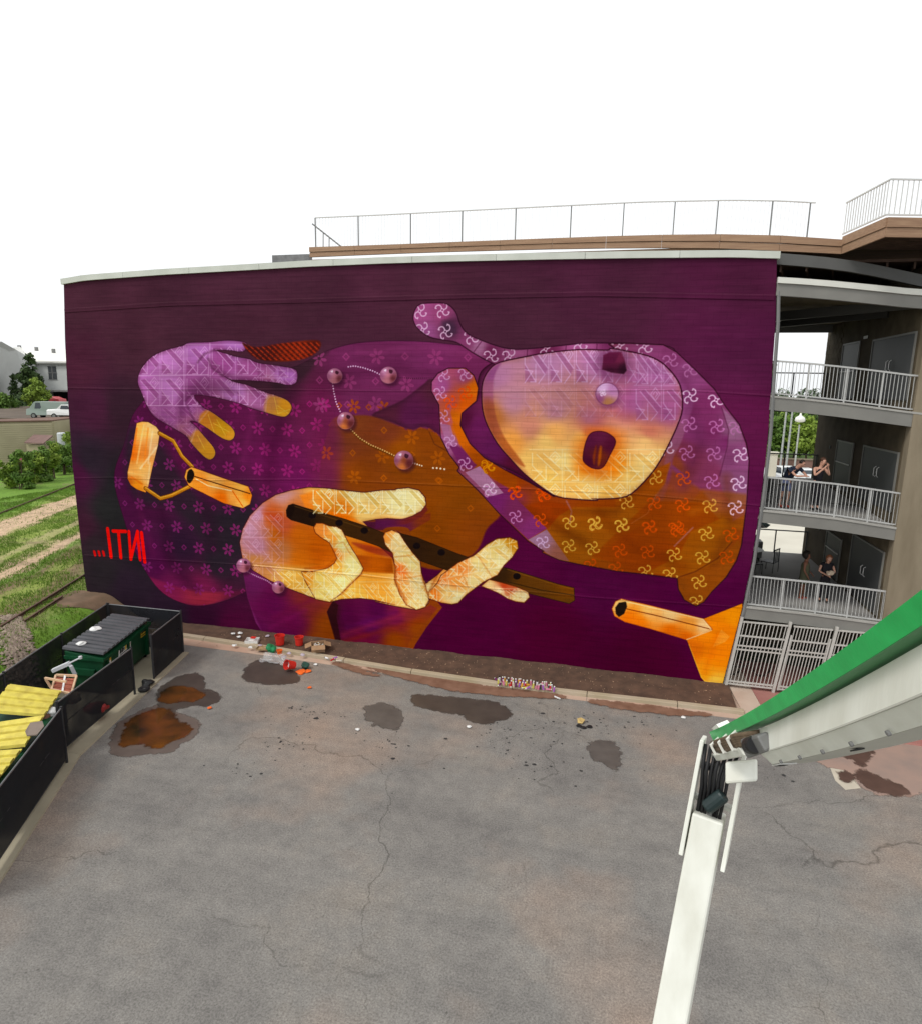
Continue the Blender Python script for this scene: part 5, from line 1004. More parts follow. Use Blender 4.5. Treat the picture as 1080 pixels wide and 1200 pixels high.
# rails
M_rust = mat('rusty_rail', (.11, .06, .04), .8, .3, 3, .2)
def rail(p, q, label, ext=(0.0, 0.3), h=.13):
    a_, c_ = atz(*p, LZ + h), atz(*q, LZ + h); d = (c_ - a_); a2 = a_ - d * ext[0]; c2 = c_ + d * ext[1]; d = d.normalized()
    o = bpy.data.objects.new('railway_rail', None); col.objects.link(o); o.location = (a2.x, a2.y, LZ); L = (c2 - a2).length; o.rotation_euler = (0, 0, math.atan2(d.y, d.x))
    tag(o, label, 'rail', 'rails of the old railway line')
    MB().box((0, -.035, h - .04), (L, .035, h)).build('rail_head', M_rust, o); MB().box((0, -.01, .02), (L, .01, h - .041)).build('rail_web', M_rust, o); MB().box((0, -.07, -.02), (L, .07, .019)).build('rail_foot', M_rust, o)
rail((22, 720), (92, 677), 'nearest rusty rail, running up to the bottom left corner of the painted wall', (.25, .5)); rail((36, 722), (70, 700), 'rusty rail lying just beside the nearest one, ending in the grass', (.2, .1), .09)
rail((16, 594.5), (86, 567), 'farthest rail, a thin dark line along the hedge', (.3, .3), .12)
# stones of the old track bed
b = MB()
def stone(b, x, y, z, r):
    M = Matrix.Rotation(rnd.random() * 6, 3, 'Z') @ Matrix.Diagonal((rnd.uniform(.7, 1.3), rnd.uniform(.6, 1), rnd.uniform(.4, .8)))
    V = [(1, 0, 0), (-1, 0, 0), (0, 1, 0), (0, -1, 0), (0, 0, 1), (0, 0, -1)]; V = [M @ (Vector(v) * r * rnd.uniform(.75, 1.15)) + Vector((x, y, z)) for v in V]
    b.add(V, [(0, 2, 4), (2, 1, 4), (1, 3, 4), (3, 0, 4), (2, 0, 5), (1, 2, 5), (3, 1, 5), (0, 3, 5)])
for k in range(1500):
    u = rnd.random(); px = 16 + 30 * u + rnd.gauss(0, 6); py = 722 + 70 * rnd.random()
    if px > 16 + (py - 722) * .55 + 16 or px > 64: continue
    px -= 8; p = atz(px, py, LZ)
    stone(b, p.x, p.y, lawn_z(p.x, p.y) + .02, rnd.choice([.05, .06, .08, .1, .13]))
tag(b.build('ballast_stones', mat('ballast', (.34, .27, .21), .9, .4, 2.0, .2, c2=(.20, .15, .12))), kind='stuff')
# grass blades
def grass(name, n, region, m, hmin, hmax, wd):
    r_ = np.random.RandomState(11); xs = []; V = []; F = []
    k = 0
    while k < n:
        x, y = region(r_); z = lawn_z(x, y); h = r_.uniform(hmin, hmax); a = r_.uniform(0, PI); dx, dy = math.cos(a) * wd, math.sin(a) * wd; lx, ly = r_.uniform(-.5, .5, 2) * h
        i = len(V); V += [(x - dx, y - dy, z - .01), (x + dx, y + dy, z - .01), (x + lx, y + ly, z + h)]; F.append((i, i + 1, i + 2)); k += 1
    me = bpy.data.meshes.new(name); me.from_pydata(V, [], F); me.materials.append(m); o = bpy.data.objects.new(name, me); col.objects.link(o); return tag(o, kind='stuff')
def bare(x, y): 
    t = NXn * x + NYn * y + 3.2 * .5
    return any(a_ < t < c_ for a_, c_ in SANDS)
SANDS = [(tq(16, 607) + 1.6, tq(16, 622) + 1.6), (tq(16, 645) + 1.6, tq(16, 652) + 1.6), (tq(16, 664) + 1.6, tq(16, 672) + 1.6)]
def near_reg(r_):
    while True:
        x = r_.uniform(-46, -18.6); y = r_.uniform(11, 48)
        if abs(x + y * .95) > 9 and x < -30: continue
        if y > 22.3 and x > -22.0: continue
        if lawn_z(x, y) < .5: continue
        if x > -22.3 and y > 20.6: continue
        if y > 24 and r_.rand() < .3 and x > -25: continue
        g = mnoise.noise(Vector((x * .5, y * .5, 9)))
        if bare(x, y) and r_.rand() < .93: continue
        if g < -.18 and r_.rand() < .8: continue
        return x, y
M_grass = mat('grass_blades', (.165, .28, .03), .8, .4, .8, 0, c2=(.10, .19, .02)); 
grass('grass', 90000, near_reg, M_grass, .05, .14, .018)

# bare brown earth at the foot of the wall corner
b = MB(); vs = []; nx, ny = 26, 14
for j in range(ny + 1):
    for i in range(nx + 1): x = -22.6 + 3.6 * i / nx; y = 20.7 + .35 * math.sin(x * 3) * (1 - j / ny) + (22.38 - 20.7) * j / ny; vs.append((x, y, lawn_z(x, y) + .03 + .03 * mnoise.noise(Vector((x * 4, y * 4, 2)))))
tag(b.add(vs, [(j * (nx + 1) + i, j * (nx + 1) + i + 1, (j + 1) * (nx + 1) + i + 1, (j + 1) * (nx + 1) + i) for j in range(ny) for i in range(nx)]).build('earth_bank', mat('earth', (.20, .125, .08), .95, .4, 1.5, .6, c2=(.11, .075, .045)), smooth=True), kind='structure')
# ------------------------------------------------------------------ trees and shrubs
M_bark = mat('bark', (.10, .07, .05), .9, .3, 6, .3)
def leafmat(name, c, c2): return mat(name, c, .7, .3, 1.1, 0, c2=c2, spec=.25)
LF_dark = leafmat('leaf_dark', (.050, .085, .022), (.022, .045, .012)); LF_mid = leafmat('leaf_mid', (.13, .22, .035), (.06, .12, .02)); LF_lite = leafmat('leaf_light', (.22, .31, .04), (.12, .19, .025)); LF_far = leafmat('leaf_far', (.13, .17, .11), (.09, .125, .075))
def foliage(clumps, n, s, seed):
    r_ = np.random.RandomState(seed); w_ = np.array([c[3] * c[4] * c[5] for c in clumps]); w_ /= w_.sum(); V = np.zeros((n * 4, 3)); k = r_.choice(len(clumps), n, p=w_)
    C_ = np.array(clumps)[k]; d = r_.randn(n, 3); d /= np.linalg.norm(d, axis=1)[:, None]; rad = r_.rand(n) ** .45
    P = C_[:, :3] + d * C_[:, 3:6] * rad[:, None]; a = r_.randn(n, 3); a /= np.linalg.norm(a, axis=1)[:, None]; b2 = np.cross(a, d); b2 /= (np.linalg.norm(b2, axis=1)[:, None] + 1e-6); ss = (s * r_.uniform(.6, 1.4, n))[:, None]
    V[0::4] = P - a * ss; V[1::4] = P + b2 * ss * .6; V[2::4] = P + a * ss; V[3::4] = P - b2 * ss * .6
    return [tuple(v) for v in V], [(i * 4, i * 4 + 1, i * 4 + 2, i * 4 + 3) for i in range(n)]
def tree(name, label, base, h, w_, m, seed, n=2600, s=.22, group=None, shape='round', trunk_h=.3, cat='tree'):
    t = thing(name, label, cat, base, group); r_ = random.Random(seed); b = MB(); th = h * trunk_h
    b.tube([(0, 0, -.2), (r_.uniform(-.1, .1), 0, th * .6), (0, 0, h * .62)], [h * .022 + .03, h * .018 + .02, h * .008], 7)
    cl = []
    for k in range(7):
        a = r_.random() * 2 * PI; z0 = th * r_.uniform(.7, 1.4); e = (math.cos(a) * w_ * .32, math.sin(a) * w_ * .32, z0 + h * .25); b.tube([(0, 0, z0 * .9), (e[0] * .5, e[1] * .5, z0 + h * .1), e], [h * .010 + .01, h * .007, h * .003], 5)
    b.build('trunk', M_bark, t)
    K = 22
    for k in range(K):
        f = (k + .5) / K; z = th * .8 + (h - th * .8) * f; prof = (math.sin(PI * min(1, (f * .9 + .12))) ** .7) if shape == 'round' else (1.05 - f) ** .8 * min(1, f * 5 + .4)
        a = k * 2.4 + r_.uniform(-.4, .4); rr = w_ / 2 * prof * r_.uniform(.45, .78); q = w_ * .17 * r_.uniform(.7, 1.3) * (.5 + prof * .6)
        cl.append((math.cos(a) * rr, math.sin(a) * rr, z, q, q, q * .8))
    for k in range(6): f = (k + 1) / 7; z = th + (h - th) * f * .9; q = w_ * .2 * ((1.05 - f) if shape != 'round' else .9); cl.append((0, 0, z, q, q, q))
    v, f_ = foliage(cl, n, s, seed); MB().add(v, f_).build('crown', m, t); return t
# left
p = aty(40, 482, 84); tree('evergreen_tree', 'tall dark green tree in front of the white house, behind the small yellow-green tree', (p.x, 84, p.z), 8.6, 5.4, LF_dark, 3, 5200, .26, shape='cone', trunk_h=.12)
p = aty(46, 483, 78); tree('small_tree', 'small yellow-green tree in front of the tall dark one', (p.x, 78, p.z), 4.9, 3.6, LF_lite, 5, 2600, .18, trunk_h=.15)
p = aty(20, 480, 86); tree('thin_tree', 'thin dark blue-green tree left of the tall evergreen, at the foot of the white house', (p.x, 86, p.z), 5.6, 2.8, LF_dark, 8, 1500, .2, shape='cone', trunk_h=.12)
p = aty(6, 486, 76); tree('bushy_tree', 'broad dark bush at the left edge of the view above the beige building', (p.x, 76, p.z - .3), 3.4, 4.2, LF_mid, 31, 2000, .2, trunk_h=.1)
p = aty(27, 488, 80); tree('bushy_tree', 'low dark bush at the foot of the tall evergreen', (p.x, 80, p.z - .3), 2.4, 3.4, LF_dark, 33, 1500, .2, trunk_h=.1)
# hedge of vine covered posts along the track
def shrub(base, h, w_, m, label, seed, n=2600, s=.12):
    t = thing('hedge_shrub', label, 'shrub', base, 'vine covered shrubs along the railway'); r_ = random.Random(seed); b = MB()
    for k in range(4): b.tube([(r_.uniform(-.2, .2), r_.uniform(-.2, .2), -.1), (r_.uniform(-.3, .3), 0, h * .7)], [.05, .02], 5)
    b.build('stem', M_bark, t); cl = []
    for k in range(16):
        z = h * r_.random() ** .7; a = r_.random() * 6.3; rr = w_ / 2 * r_.uniform(.1, .75) * (1 if z > h * .45 else .75); q = r_.uniform(.3, .55) * w_ * .42
        cl.append((math.cos(a) * rr, math.sin(a) * rr, z, q, q, q * .9))
    v, f_ = foliage(cl, n, s, seed); MB().add(v, f_).build('leaves', m, t)
HS = [(16, 572, 1.9, 2.6, 'leftmost hedge shrub, cut by the left edge of the view'), (27, 573, 2.6, 2.2, 'darker hedge shrub hanging down like a column, second from the left'), (41, 566, 2.1, 2.2, 'hedge shrub in front of the beige wall under the small mauve roof'), (53, 564, 2.4, 2.0, 'hedge shrub right of the small mauve roof'), (63, 561, 2.6, 2.2, 'hedge shrub below the white tank'), (76, 556, 2.9, 2.6, 'rightmost hedge shrub, next to the painted wall'), (86, 553, 2.9, 2.4, 'hedge shrub partly hidden behind the edge of the painted wall')]
for i, (px, py, h, w_, l) in enumerate(HS):
    p = atz(px, py, LZ); shrub((p.x, p.y, LZ), h * 1.25, w_, LF_mid if i % 2 else LF_lite, l, 20 + i)
p0, p1 = atz(8, 562, LZ), atz(96, 546, LZ)
b = MB(); r_ = np.random.RandomState(4); cl = [(*((1 - t) * np.array(p0) + t * np.array(p1) + np.array([0, 0, .35])), 1.0, .8, .55) for t in np.linspace(0, 1, 18)]; v, f_ = foliage(cl, 5000, .16, 5); tag(b.add(v, f_).build('undergrowth', LF_mid), kind='stuff')
# pale strip of road behind the hedge
q0, q1, q2_, q3 = atz(6, 557.5, LZ), atz(98, 551, LZ), atz(98, 547, LZ), atz(6, 553, LZ)
tag(MB().sheet([q0, q1, q2_, q3], LZ + .09).build('path', mat('pale_path', (.55, .53, .50), .9, .1, .3)), kind='structure')
# beige building with a flat roof
M_bei = mat('beige_siding', (.39, .345, .225), .8, .12, .8, .1, c2=(.34, .30, .195)); M_mauve = mat('mauve_shingle', (.20, .125, .11), .85, .2, 2, .1)
ZB = 6.0
f0, f1, f2 = atz(-60, 494.5, ZB), atz(60.5, 492.6, ZB), atz(100, 488, ZB)
bb = thing('beige_building', 'low beige building with a flat roof behind the hedge', 'building', (f1.x, f1.y, LZ)); O = Vector((f1.x, f1.y, LZ))
def wallrun(a_, c_, z0, z1, m, par, name, course=.22):
    n = int((z1 - z0) / course); d = (c_ - a_).normalized(); nr = Vector((d.y, -d.x, 0))
    for i in range(n):
        za = z0 + i * course; MB().hexa([Vector((a_.x, a_.y, za)) - O + nr * .03, Vector((c_.x, c_.y, za)) - O + nr * .03, Vector((c_.x, c_.y, za)) - O - nr * .2, Vector((a_.x, a_.y, za)) - O - nr * .2,
            Vector((a_.x, a_.y, za + course - .012)) - O + nr * .0, Vector((c_.x, c_.y, za + course - .012)) - O + nr * .0, Vector((c_.x, c_.y, za + course - .012)) - O - nr * .2, Vector((a_.x, a_.y, za + course - .012)) - O - nr * .2]).build(name, m, par)
wallrun(f0, f1, LZ, ZB - .1, M_bei, bb, 'siding_board'); wallrun(f1, f2, LZ, ZB - .1, M_bei, bb, 'siding_board')
b = MB(); back = Vector((-.6, 1.6, 0)); b.slab([Vector((v.x, v.y, ZB - .1)) - O for v in (f0, f1, f2, f2 + back, f0 + back)], (0, 0, .12)); b.build('roof', mat('roof_brown', (.17, .10, .075), .9, .2, .6), bb)
b = MB(); b.slab([Vector((v.x, v.y, LZ)) - O for v in (f0 + Vector((0, .3, 0)), f1 + Vector((0, .3, 0)), f2 + Vector((0, .3, 0)), f2 + back, f0 + back)], (0, 0, ZB - LZ - .12)); b.build('core', M_bei, bb)
# lean-to with a mauve roof
yl = f1.y - 1.6; sx0, sx1 = aty(31, 521, yl - 1.2), aty(50, 522, yl - 1.2)
b = MB(); r0, r1, r2, r3 = aty(29, 519.5, yl - 1.5), aty(51.5, 520.5, yl - 1.5), aty(62.5, 511.5, yl), aty(40, 510.5, yl)
b.slab([Vector(v) - O for v in (r0, r1, r2, r3)], (0, 0, .12)); b.build('lean_to_roof', M_mauve, bb)
b = MB(); b.slab([Vector((v.x, v.y, LZ)) - O for v in (sx0, sx1, Vector((r2.x, r2.y - .2, 0)), Vector((r3.x, r3.y - .2, 0)))], (0, 0, sx0.z - LZ)); b.build('lean_to_wall', M_bei, bb)
p = aty(75.5, 530, f1.y - 2); q = aty(75.5, 507, f1.y - 2)
tk = thing('white_tank', 'tall white tank box standing against the beige building, next to the painted wall', 'tank', (p.x, p.y, LZ)); b = MB(); b.lathe([(0, q.z - LZ), (.42, q.z - LZ), (.5, q.z - LZ - .12), (.5, 0)], n=16); b.build('body', mat('tank_white', (.50, .52, .54), .5, .1, 1), tk, smooth=False); MB().lathe([(.52, 1.2), (.52, 1.26), (.5, 1.26)], n=16).build('band', M_steel, tk)
p = aty(27, 540, f1.y - 4)
sg = thing('banner_sign', 'small magenta banner on a post in front of the beige building', 'sign', (p.x, p.y, LZ)); MB().box((-.03, -.03, 0), (.03, .03, 1.4)).build('post', M_steel, sg); MB().box((-.45, -.06, .75), (.45, -.031, 1.75)).build('panel', mat('magenta', (.33, .03, .12), .6, .1, 2), sg)
p = aty(67.5, 532, f1.y - 3); p.z = LZ; ct = thing('tall_plant', 'thin dark tall plant leaning beside the white tank', 'plant', (p.x, p.y, LZ)); b = MB(); b.tube([(0.5, 0, 0), (.2, 0, .9), (-.2, 0, 1.8), (-.1, 0, 2.4)], [.09, .08, .07, .03], 6); b.build('stem', M_bark, ct)
v, f_ = foliage([(-.1, 0, 2.2, .3, .2, .35), (.15, 0, 1.3, .25, .2, .3), (.4, 0, .5, .2, .2, .3)], 220, .14, 9); MB().add(v, f_).build('leaves', LF_dark, ct)
# vehicles behind the beige building
def car(name, label, base, rz, c, L=4.6, W=1.85, H=1.5, cat='car', kind='car', group=None, glass=(.03, .04, .05)):
    t = thing(name, label, cat, base, group, rz); m = mat('paint_' + name + str(c), c, .3, .03, 1, 0, spec=.5); g = mat('car_glass', glass, .1, .1, 2, 0, spec=.6)
    if kind == 'car': pr = [(-L / 2, .35), (-L / 2, .8), (-L / 2 + .15, .92), (-L * .22, 1.0), (-L * .1, H), (L * .2, H), (L * .36, 1.0), (L / 2 - .05, .92), (L / 2, .6), (L / 2, .35)]
    elif kind == 'pickup': pr = [(-L / 2, .45), (-L / 2, 1.0), (-L / 2 + .1, 1.12), (-L * .24, 1.2), (-L * .12, H), (L * .1, H), (L * .14, 1.15), (L / 2, 1.15), (L / 2, .45)]
    else: pr = [(-L / 2, .4), (-L / 2, 1.1), (-L * .42, 1.2), (-L * .3, H - .1), (-L * .26, H), (L / 2, H), (L / 2, .4)]
    def sect(y, sc): return [(x * (1 if z < 1.05 else sc), y, z) for x, z in pr]
    n = len(pr); ys = [(-W / 2, .97), (-W / 2 + .12, 1.0), (W / 2 - .12, 1.0), (W / 2, .97)]; V = []; F = []
    for y, sc in ys: V += [(x, y * (1 if z < 1.05 else .86), z) for x, z in pr]
    for k in range(3):
        for i in range(n): F.append((k * n + i, k * n + (i + 1) % n, (k + 1) * n + (i + 1) % n, (k + 1) * n + i))
    F += [tuple(range(n)), tuple(3 * n + i for i in range(n))[::-1]]
    MB().add(V, F).build('body', m, t, bevel=.04)
    i0 = 3 if kind != 'van' else 2
    (xa, za), (xb_, zb_) = pr[i0], pr[i0 + 1]; w2 = W * .40; b = MB(); o = .025
    b.hexa([(xa + .04 - o, -w2, za + .05), (xa + .04 - o, w2, za + .05), (xa + .06, w2, za + .02), (xa + .06, -w2, za + .02), (xb_ - .04 - o, -w2 * .92, zb_ - .07), (xb_ - .04 - o, w2 * .92, zb_ - .07), (xb_, w2 * .92, zb_ - .1), (xb_, -w2 * .92, zb_ - .1)]); b.build('windscreen', g, t)
    for s in (-1, 1):
        y0 = s * (W / 2 * .86 + .022); b = MB(); zl, zh = (1.05 if kind == 'car' else 1.18), H - .12; x0, x1 = (-L * .13, L * .27) if kind == 'car' else ((-L * .15, L * .09) if kind == 'pickup' else (-L * .28, -L * .1))
        b.hexa([(x0, y0 - .012, zl), (x1, y0 - .012, zl), (x1, y0 + .012, zl), (x0, y0 + .012, zl), (x0 + .18, y0 - .012, zh), (x1 - .15, y0 - .012, zh), (x1 - .15, y0 + .012, zh), (x0 + .18, y0 + .012, zh)]); b.build('side_window', g, t)
        b = MB().box((-L / 2 - .02, s * W * .34 - .16, .68), (-L / 2 + .05, s * W * .34 + .16, .82)); b.build('headlight', M_trim, t)
    for x in (-L * .31, L * .31):
        for s in (-1, 1):
            wh = MB(); wh.lathe([(0, -.11), (.32, -.11), (.34, 0), (.32, .11), (0, .11)], (x, s * (W / 2 - .1), .34), 14, M=Matrix.Rotation(PI / 2, 3, 'X')); wo = wh.build('wheel', mat('tyre', (.02, .02, .02), .9, .1, 3), t)
            r2 = MB(); r2.lathe([(0, .02), (.2, .02), (.2, 0)], (x, s * (W / 2 + .005), .34), 10, M=Matrix.Rotation(-s * PI / 2, 3, 'X')); r2.build('rim', M_steel, wo)
    return t
ZU = 5.72
p = aty(43, 491, 62); car('box_van', 'grey-green van parked behind the beige building, below the yellow-green tree', (p.x, 64, ZU), .25, (.22, .27, .24), 4.6, 1.9, 2.0, 'van', 'van')
p = aty(63, 489, 62); car('white_pickup', 'white pickup parked right of the grey-green van, behind the beige building', (p.x, 64.5, ZU), .2, (.70, .70, .70), 4.6, 1.95, 1.7, 'pickup', 'pickup')
p = aty(79, 484, 66); car('white_car', 'white car next to the painted wall, right of the white pickup', (p.x, 68, ZU + .1), .2, (.74, .74, .74), 4.4, 1.9, 1.7, 'car', 'car')
p = aty(70, 467, 90); car('red_car', 'small red car under the dark carport of the white house', (p.x, 88.5, 6.35), .1, (.5, .08, .09), 3.9, 1.7, 1.3, 'car', 'car')
tag(MB().hexa([(-150, 60.5, LZ), (-40, 62.5, LZ), (-60, 130, LZ), (-150, 130, LZ), (-150, 60.5, ZU), (-40, 62.5, ZU), (-60, 130, 8.0), (-150, 130, 8.0)]).build('upper_lot', mat('slope', (.13, .10, .075), .9, .35, .3)), kind='structure')
# white house
M_wh = mat('house_siding', (.52, .535, .515), .8, .08, .5, .05); M_rf = mat('house_roof', (.80, .79, .74), .7, .05, .4); HY = 95
hs_ = thing('white_house', 'pale grey house with a bright roof behind the trees at the left edge', 'house', (-98, HY, 4)); O2 = Vector((-98, HY, 4))
E0, E1 = aty(41, 424.5, HY), aty(105, 427, HY); G0 = aty(8, 404, 90)
zE = E0.z
b = MB(); b.box((E0.x + 98, 0, 0), (E1.x + 98, .2, zE - 4)); b.build('wall', M_wh, hs_)
g0 = aty(-34, 430, 80); pk = aty(-2, 400, 84.5)
b = MB(); b.slab([Vector((g0.x, 80, 2)) - O2, Vector((E0.x, HY, 2)) - O2, Vector((E0.x, HY, zE)) - O2, Vector((aty(16, 410, 88.7).x, 88.7, aty(16, 410, 88.7).z)) - O2, Vector((pk.x, 84.5, pk.z)) - O2, Vector((g0.x, 80, g0.z + 1)) - O2], (.2, .4, 0)); b.build('gable_wall', M_wh, hs_)
R0 = aty(16, 409, 88.7); R1 = aty(37.5, 424, HY - .4); R2 = aty(105, 426, HY - .5); R3 = aty(105, 412, 106); R4 = aty(24, 407.5, 101)
b = MB(); b.slab([Vector(v) - O2 for v in (R1, R2, R3, R4, R0)], (0, 0, .25)); b.build('roof', M_rf, hs_)
MB().box((E0.x + 98 - .2, -.5, zE - 4 - .32), (E1.x + 98, -.02, zE - 4 - .05)).build('gutter', mat('gutter_grey', (.22, .22, .2), .6), hs_)
for px, py in ((23, 407), (43, 409), (63, 411)):
    v = aty(px, py, 100) - O2; MB().box((v.x - .25, v.y - .2, v.z - 1.0), (v.x + .25, v.y + .2, v.z + .35)).build('roof_vent', M_steel, hs_)
a_, c_ = aty(56.5, 429.5, HY), aty(67.5, 444.5, HY); w_ = MB().box((a_.x + 98, -.06, c_.z - 4), (c_.x + 98, -.01, a_.z - 4)).build('window', mat('dark_pane', (.06, .065, .07), .2, .1, 2, 0), hs_)
xm = (a_.x + c_.x) / 2 + 98; b = MB(); b.box((xm - .09, -.1, c_.z - 4), (xm + .09, -.062, a_.z - 4))
for z in (c_.z - 4 - .1, (a_.z + c_.z) / 2 - 4 - .04, a_.z - 4): b.box((a_.x + 98 - .1, -.1, z), (c_.x + 98 + .1, -.063, z + .1))
b.build('frame', M_steel, w_)
a_, c_ = aty(16, 432, 88), aty(20, 445, 88)
a_, c_ = aty(63, 458.5, HY), aty(105, 472, HY); MB().box((a_.x + 98, -.08, c_.z - 4), (c_.x + 98, -.01, a_.z - 4)).build('carport_shade_panel', mat('carport_shade', (.02, .02, .022), .8, .1, 2, 0), hs_)  # solid panel on the wall, the shade inside the carport painted as dark colour
MB().box((a_.x + 98 - 1.5, -4, a_.z - 4), (c_.x + 98, -.09, a_.z - 4 + .25)).build('carport_roof', M_steel, hs_)
# ------------------------------------------------------------------ beyond the walkway building
p = aty(917, 575, 80); car('white_pickup', 'white pickup with a dark blue windscreen seen above the middle deck behind the man', (p.x, 80, 0), PI / 2 + .25, (.74, .75, .74), 5.4, 2.0, 1.95, 'pickup', 'pickup', glass=(.03, .04, .05))
p = aty(943, 560, 82); car('white_sedan', 'white car behind the concrete edge right of the white pickup', (p.x, 82, 0), PI / 2 + .3, (.70, .72, .72), 4.6, 1.85, 1.55, 'car', 'car')
p = aty(899, 560, 81); car('silver_car', 'silver car just right of the painted wall, seen over the middle deck', (p.x, 81, 0), PI / 2 + .2, (.42, .43, .44), 4.5, 1.8, 1.5, 'car', 'car')
p = aty(904.5, 548, 63)
cb = thing('concrete_pillar', 'pale square pillar standing behind the back railing of the middle deck', 'pillar', (p.x, 63, 0)); MB().box((-.27, -.27, 0), (.27, .27, aty(904, 532, 63).z)).build('shaft', M_pave, cb); z = aty(904, 532, 63).z; MB().box((-.36, -.36, z + .003), (.36, .36, z + .2)).build('cap', M_pave, cb)
rw = thing('retaining_wall', 'low brownish brick wall between the parked cars and the lawn', 'wall', (10, 91, 0)); M_rb = mat('brown_brick', (.22, .13, .10), .9, .2, .6, .1)
MB().box((-10, 0, 0), (40, .4, 1.7)).build('wall', M_rb, rw); MB().box((-10, -.1, 1.703), (40, .5, 1.85)).build('capping', M_conc, rw)
# street lamp and poles
p = aty(937, 490, 60)
lp = thing('street_lamp', 'street lamp with a white bell shaped head seen under the top deck', 'street lamp', (p.x, 60, 0)); z = p.z
MB().tube([(0, 0, 0), (0, 0, z - .55)], [.09, .06], 8).build('pole', mat('lamp_pole', (.42, .44, .42), .5), lp)
MB().lathe([(0, .42), (.06, .42), (.1, .22), (.36, .05), (.42, -.2), (.3, -.32), (0, -.36)], (0, 0, z), 14).build('lamp_head', mat('lamp_glass', (.80, .80, .76), .3, .02, 2, 0), lp, smooth=True)
MB().tube([(0, 0, z + .41), (0, 0, z + .75)], [.05, .01], 6).build('finial', mat('finial', (.5, .42, .12), .5), lp)
for px, l in ((916.5, 'thin grey pole left of the pale pole, against the trees'), (923.5, 'pale pole left of the street lamp, against the trees')):
    p = aty(px, 520, 90); po = thing('pole', l, 'pole', (p.x, 90, 0)); MB().tube([(0, 0, 0), (0, 0, 9.2)], [.14, .1], 8).build('shaft', MATS['lamp_pole'], po); MB().box((-.5, -.05, 9.202), (.5, .05, 9.3)).build('crossarm', MATS['lamp_pole'], po)
RT_ = [(903, 530, 102, 7.0, 7.5, LF_mid, 'broad leafy tree just right of the painted wall, behind the lawn'), (915, 528, 108, 6.4, 6.5, LF_lite, 'yellow-green tree behind the two poles'), (930, 529, 104, 6.8, 7.0, LF_mid, 'green tree under the street lamp head'), (945, 531, 98, 6.6, 6.5, LF_lite, 'bright green tree close to the dark wall of the stair building'), (922, 520, 118, 8.4, 9, LF_dark, 'dark tree behind the lighter trees of the lawn'), (938, 520, 122, 8.0, 9, LF_dark, 'dark tree farthest right behind the lawn'), (908, 520, 124, 8.4, 9, LF_dark, 'dark tree farthest left behind the lawn')]
for i, (px, py, y, h, w_, m, l) in enumerate(RT_):
    p = aty(px, py, y); z = .3 + 3.2 * (y - 92) / 148; tree('leafy_tree', l, (p.x, y, z), h, w_, m, 40 + i, 2600, .26, 'trees behind the lawn', trunk_h=.28)
for i, (px, py, y) in enumerate([(912, 531, 96), (938, 532, 95)]):
    p = aty(px, py, y); shr = thing('lawn_bush', ['round dark bush on the lawn at the left', 'round bush on the lawn near the dark wall'][i], 'bush', (p.x, y, .35)); v, f_ = foliage([(0, 0, .5, 1.1, 1, .7), (.6, 0, .4, .8, .8, .6)], 900, .14, 60 + i); MB().add(v, f_).build('leaves', LF_mid, shr); MB().tube([(0, 0, -.2), (0, 0, .5)], [.06, .04], 5).build('stem', M_bark, shr)
# far wood on the horizon
b = MB(); r_ = np.random.RandomState(8); cl = []
for x in np.linspace(30, 120, 46): cl.append((x, 300 + r_.uniform(-6, 6), 4.5 + r_.uniform(0, 2.5), 3.2, 3, r_.uniform(5, 7.5)))
v, f_ = foliage(cl, 11000, .7, 3); tag(b.add(v, f_).build('far_wood', LF_far), kind='stuff')
tag(MB().box((20, 306, -1), (130, 308, 6.0)).build('far_ridge', LF_far), kind='structure')
# ------------------------------------------------------------------ dumpster enclosure
tag(MB().hexa([(-18.6, 19.98, -.05), (-15.3, 19.98, -.05), (-13.75, 13.2, -.05), (-18.0, 13.2, -.05), (-18.6, 19.98, .05), (-15.32, 19.98, .05), (-13.77, 13.2, .05), (-18.0, 13.2, .05)]).hexa([(-18, 13.195, -.05), (-13.75, 13.195, -.05), (-10.9, 7.4, -.05), (-16.2, 7.4, -.05), (-18, 13.195, .048), (-13.77, 13.195, .048), (-10.92, 7.4, .048), (-16.2, 7.4, .048)]).build('dumpster_pad', mat('pad_concrete', (.36, .32, .23), .85, .2, 1, .15, c2=(.28, .25, .18))), kind='structure')
sm = bpy.data.materials.new('screen_fabric'); sm.use_nodes = True; t_ = sm.node_tree; n_ = t_.nodes; L_ = t_.links; b_ = n_['Principled BSDF']; tc = n_.new('ShaderNodeTexCoord')
b_.inputs['Base Color'].default_value = (.012, .013, .016, 1); b_.inputs['Roughness'].default_value = .75; b_.inputs['Specular IOR Level'].default_value = .15
nz = n_.new('ShaderNodeTexNoise'); nz.inputs['Scale'].default_value = 1.4; nz.inputs['Detail'].default_value = 5; L_.new(tc.outputs['Object'], nz.inputs[0]); mr = n_.new('ShaderNodeMapRange'); mr.inputs['From Min'].default_value = .3; mr.inputs['From Max'].default_value = .7; mr.inputs['To Min'].default_value = .90; mr.inputs['To Max'].default_value = .985; L_.new(nz.outputs[0], mr.inputs['Value']); L_.new(mr.outputs[0], b_.inputs['Alpha'])
M_screen = sm; M_galv = mat('galvanised', (.16, .165, .17), .5, .2, 4, .05, metal=.4); M_fpost = mat('fence_post', (.03, .03, .032), .6)
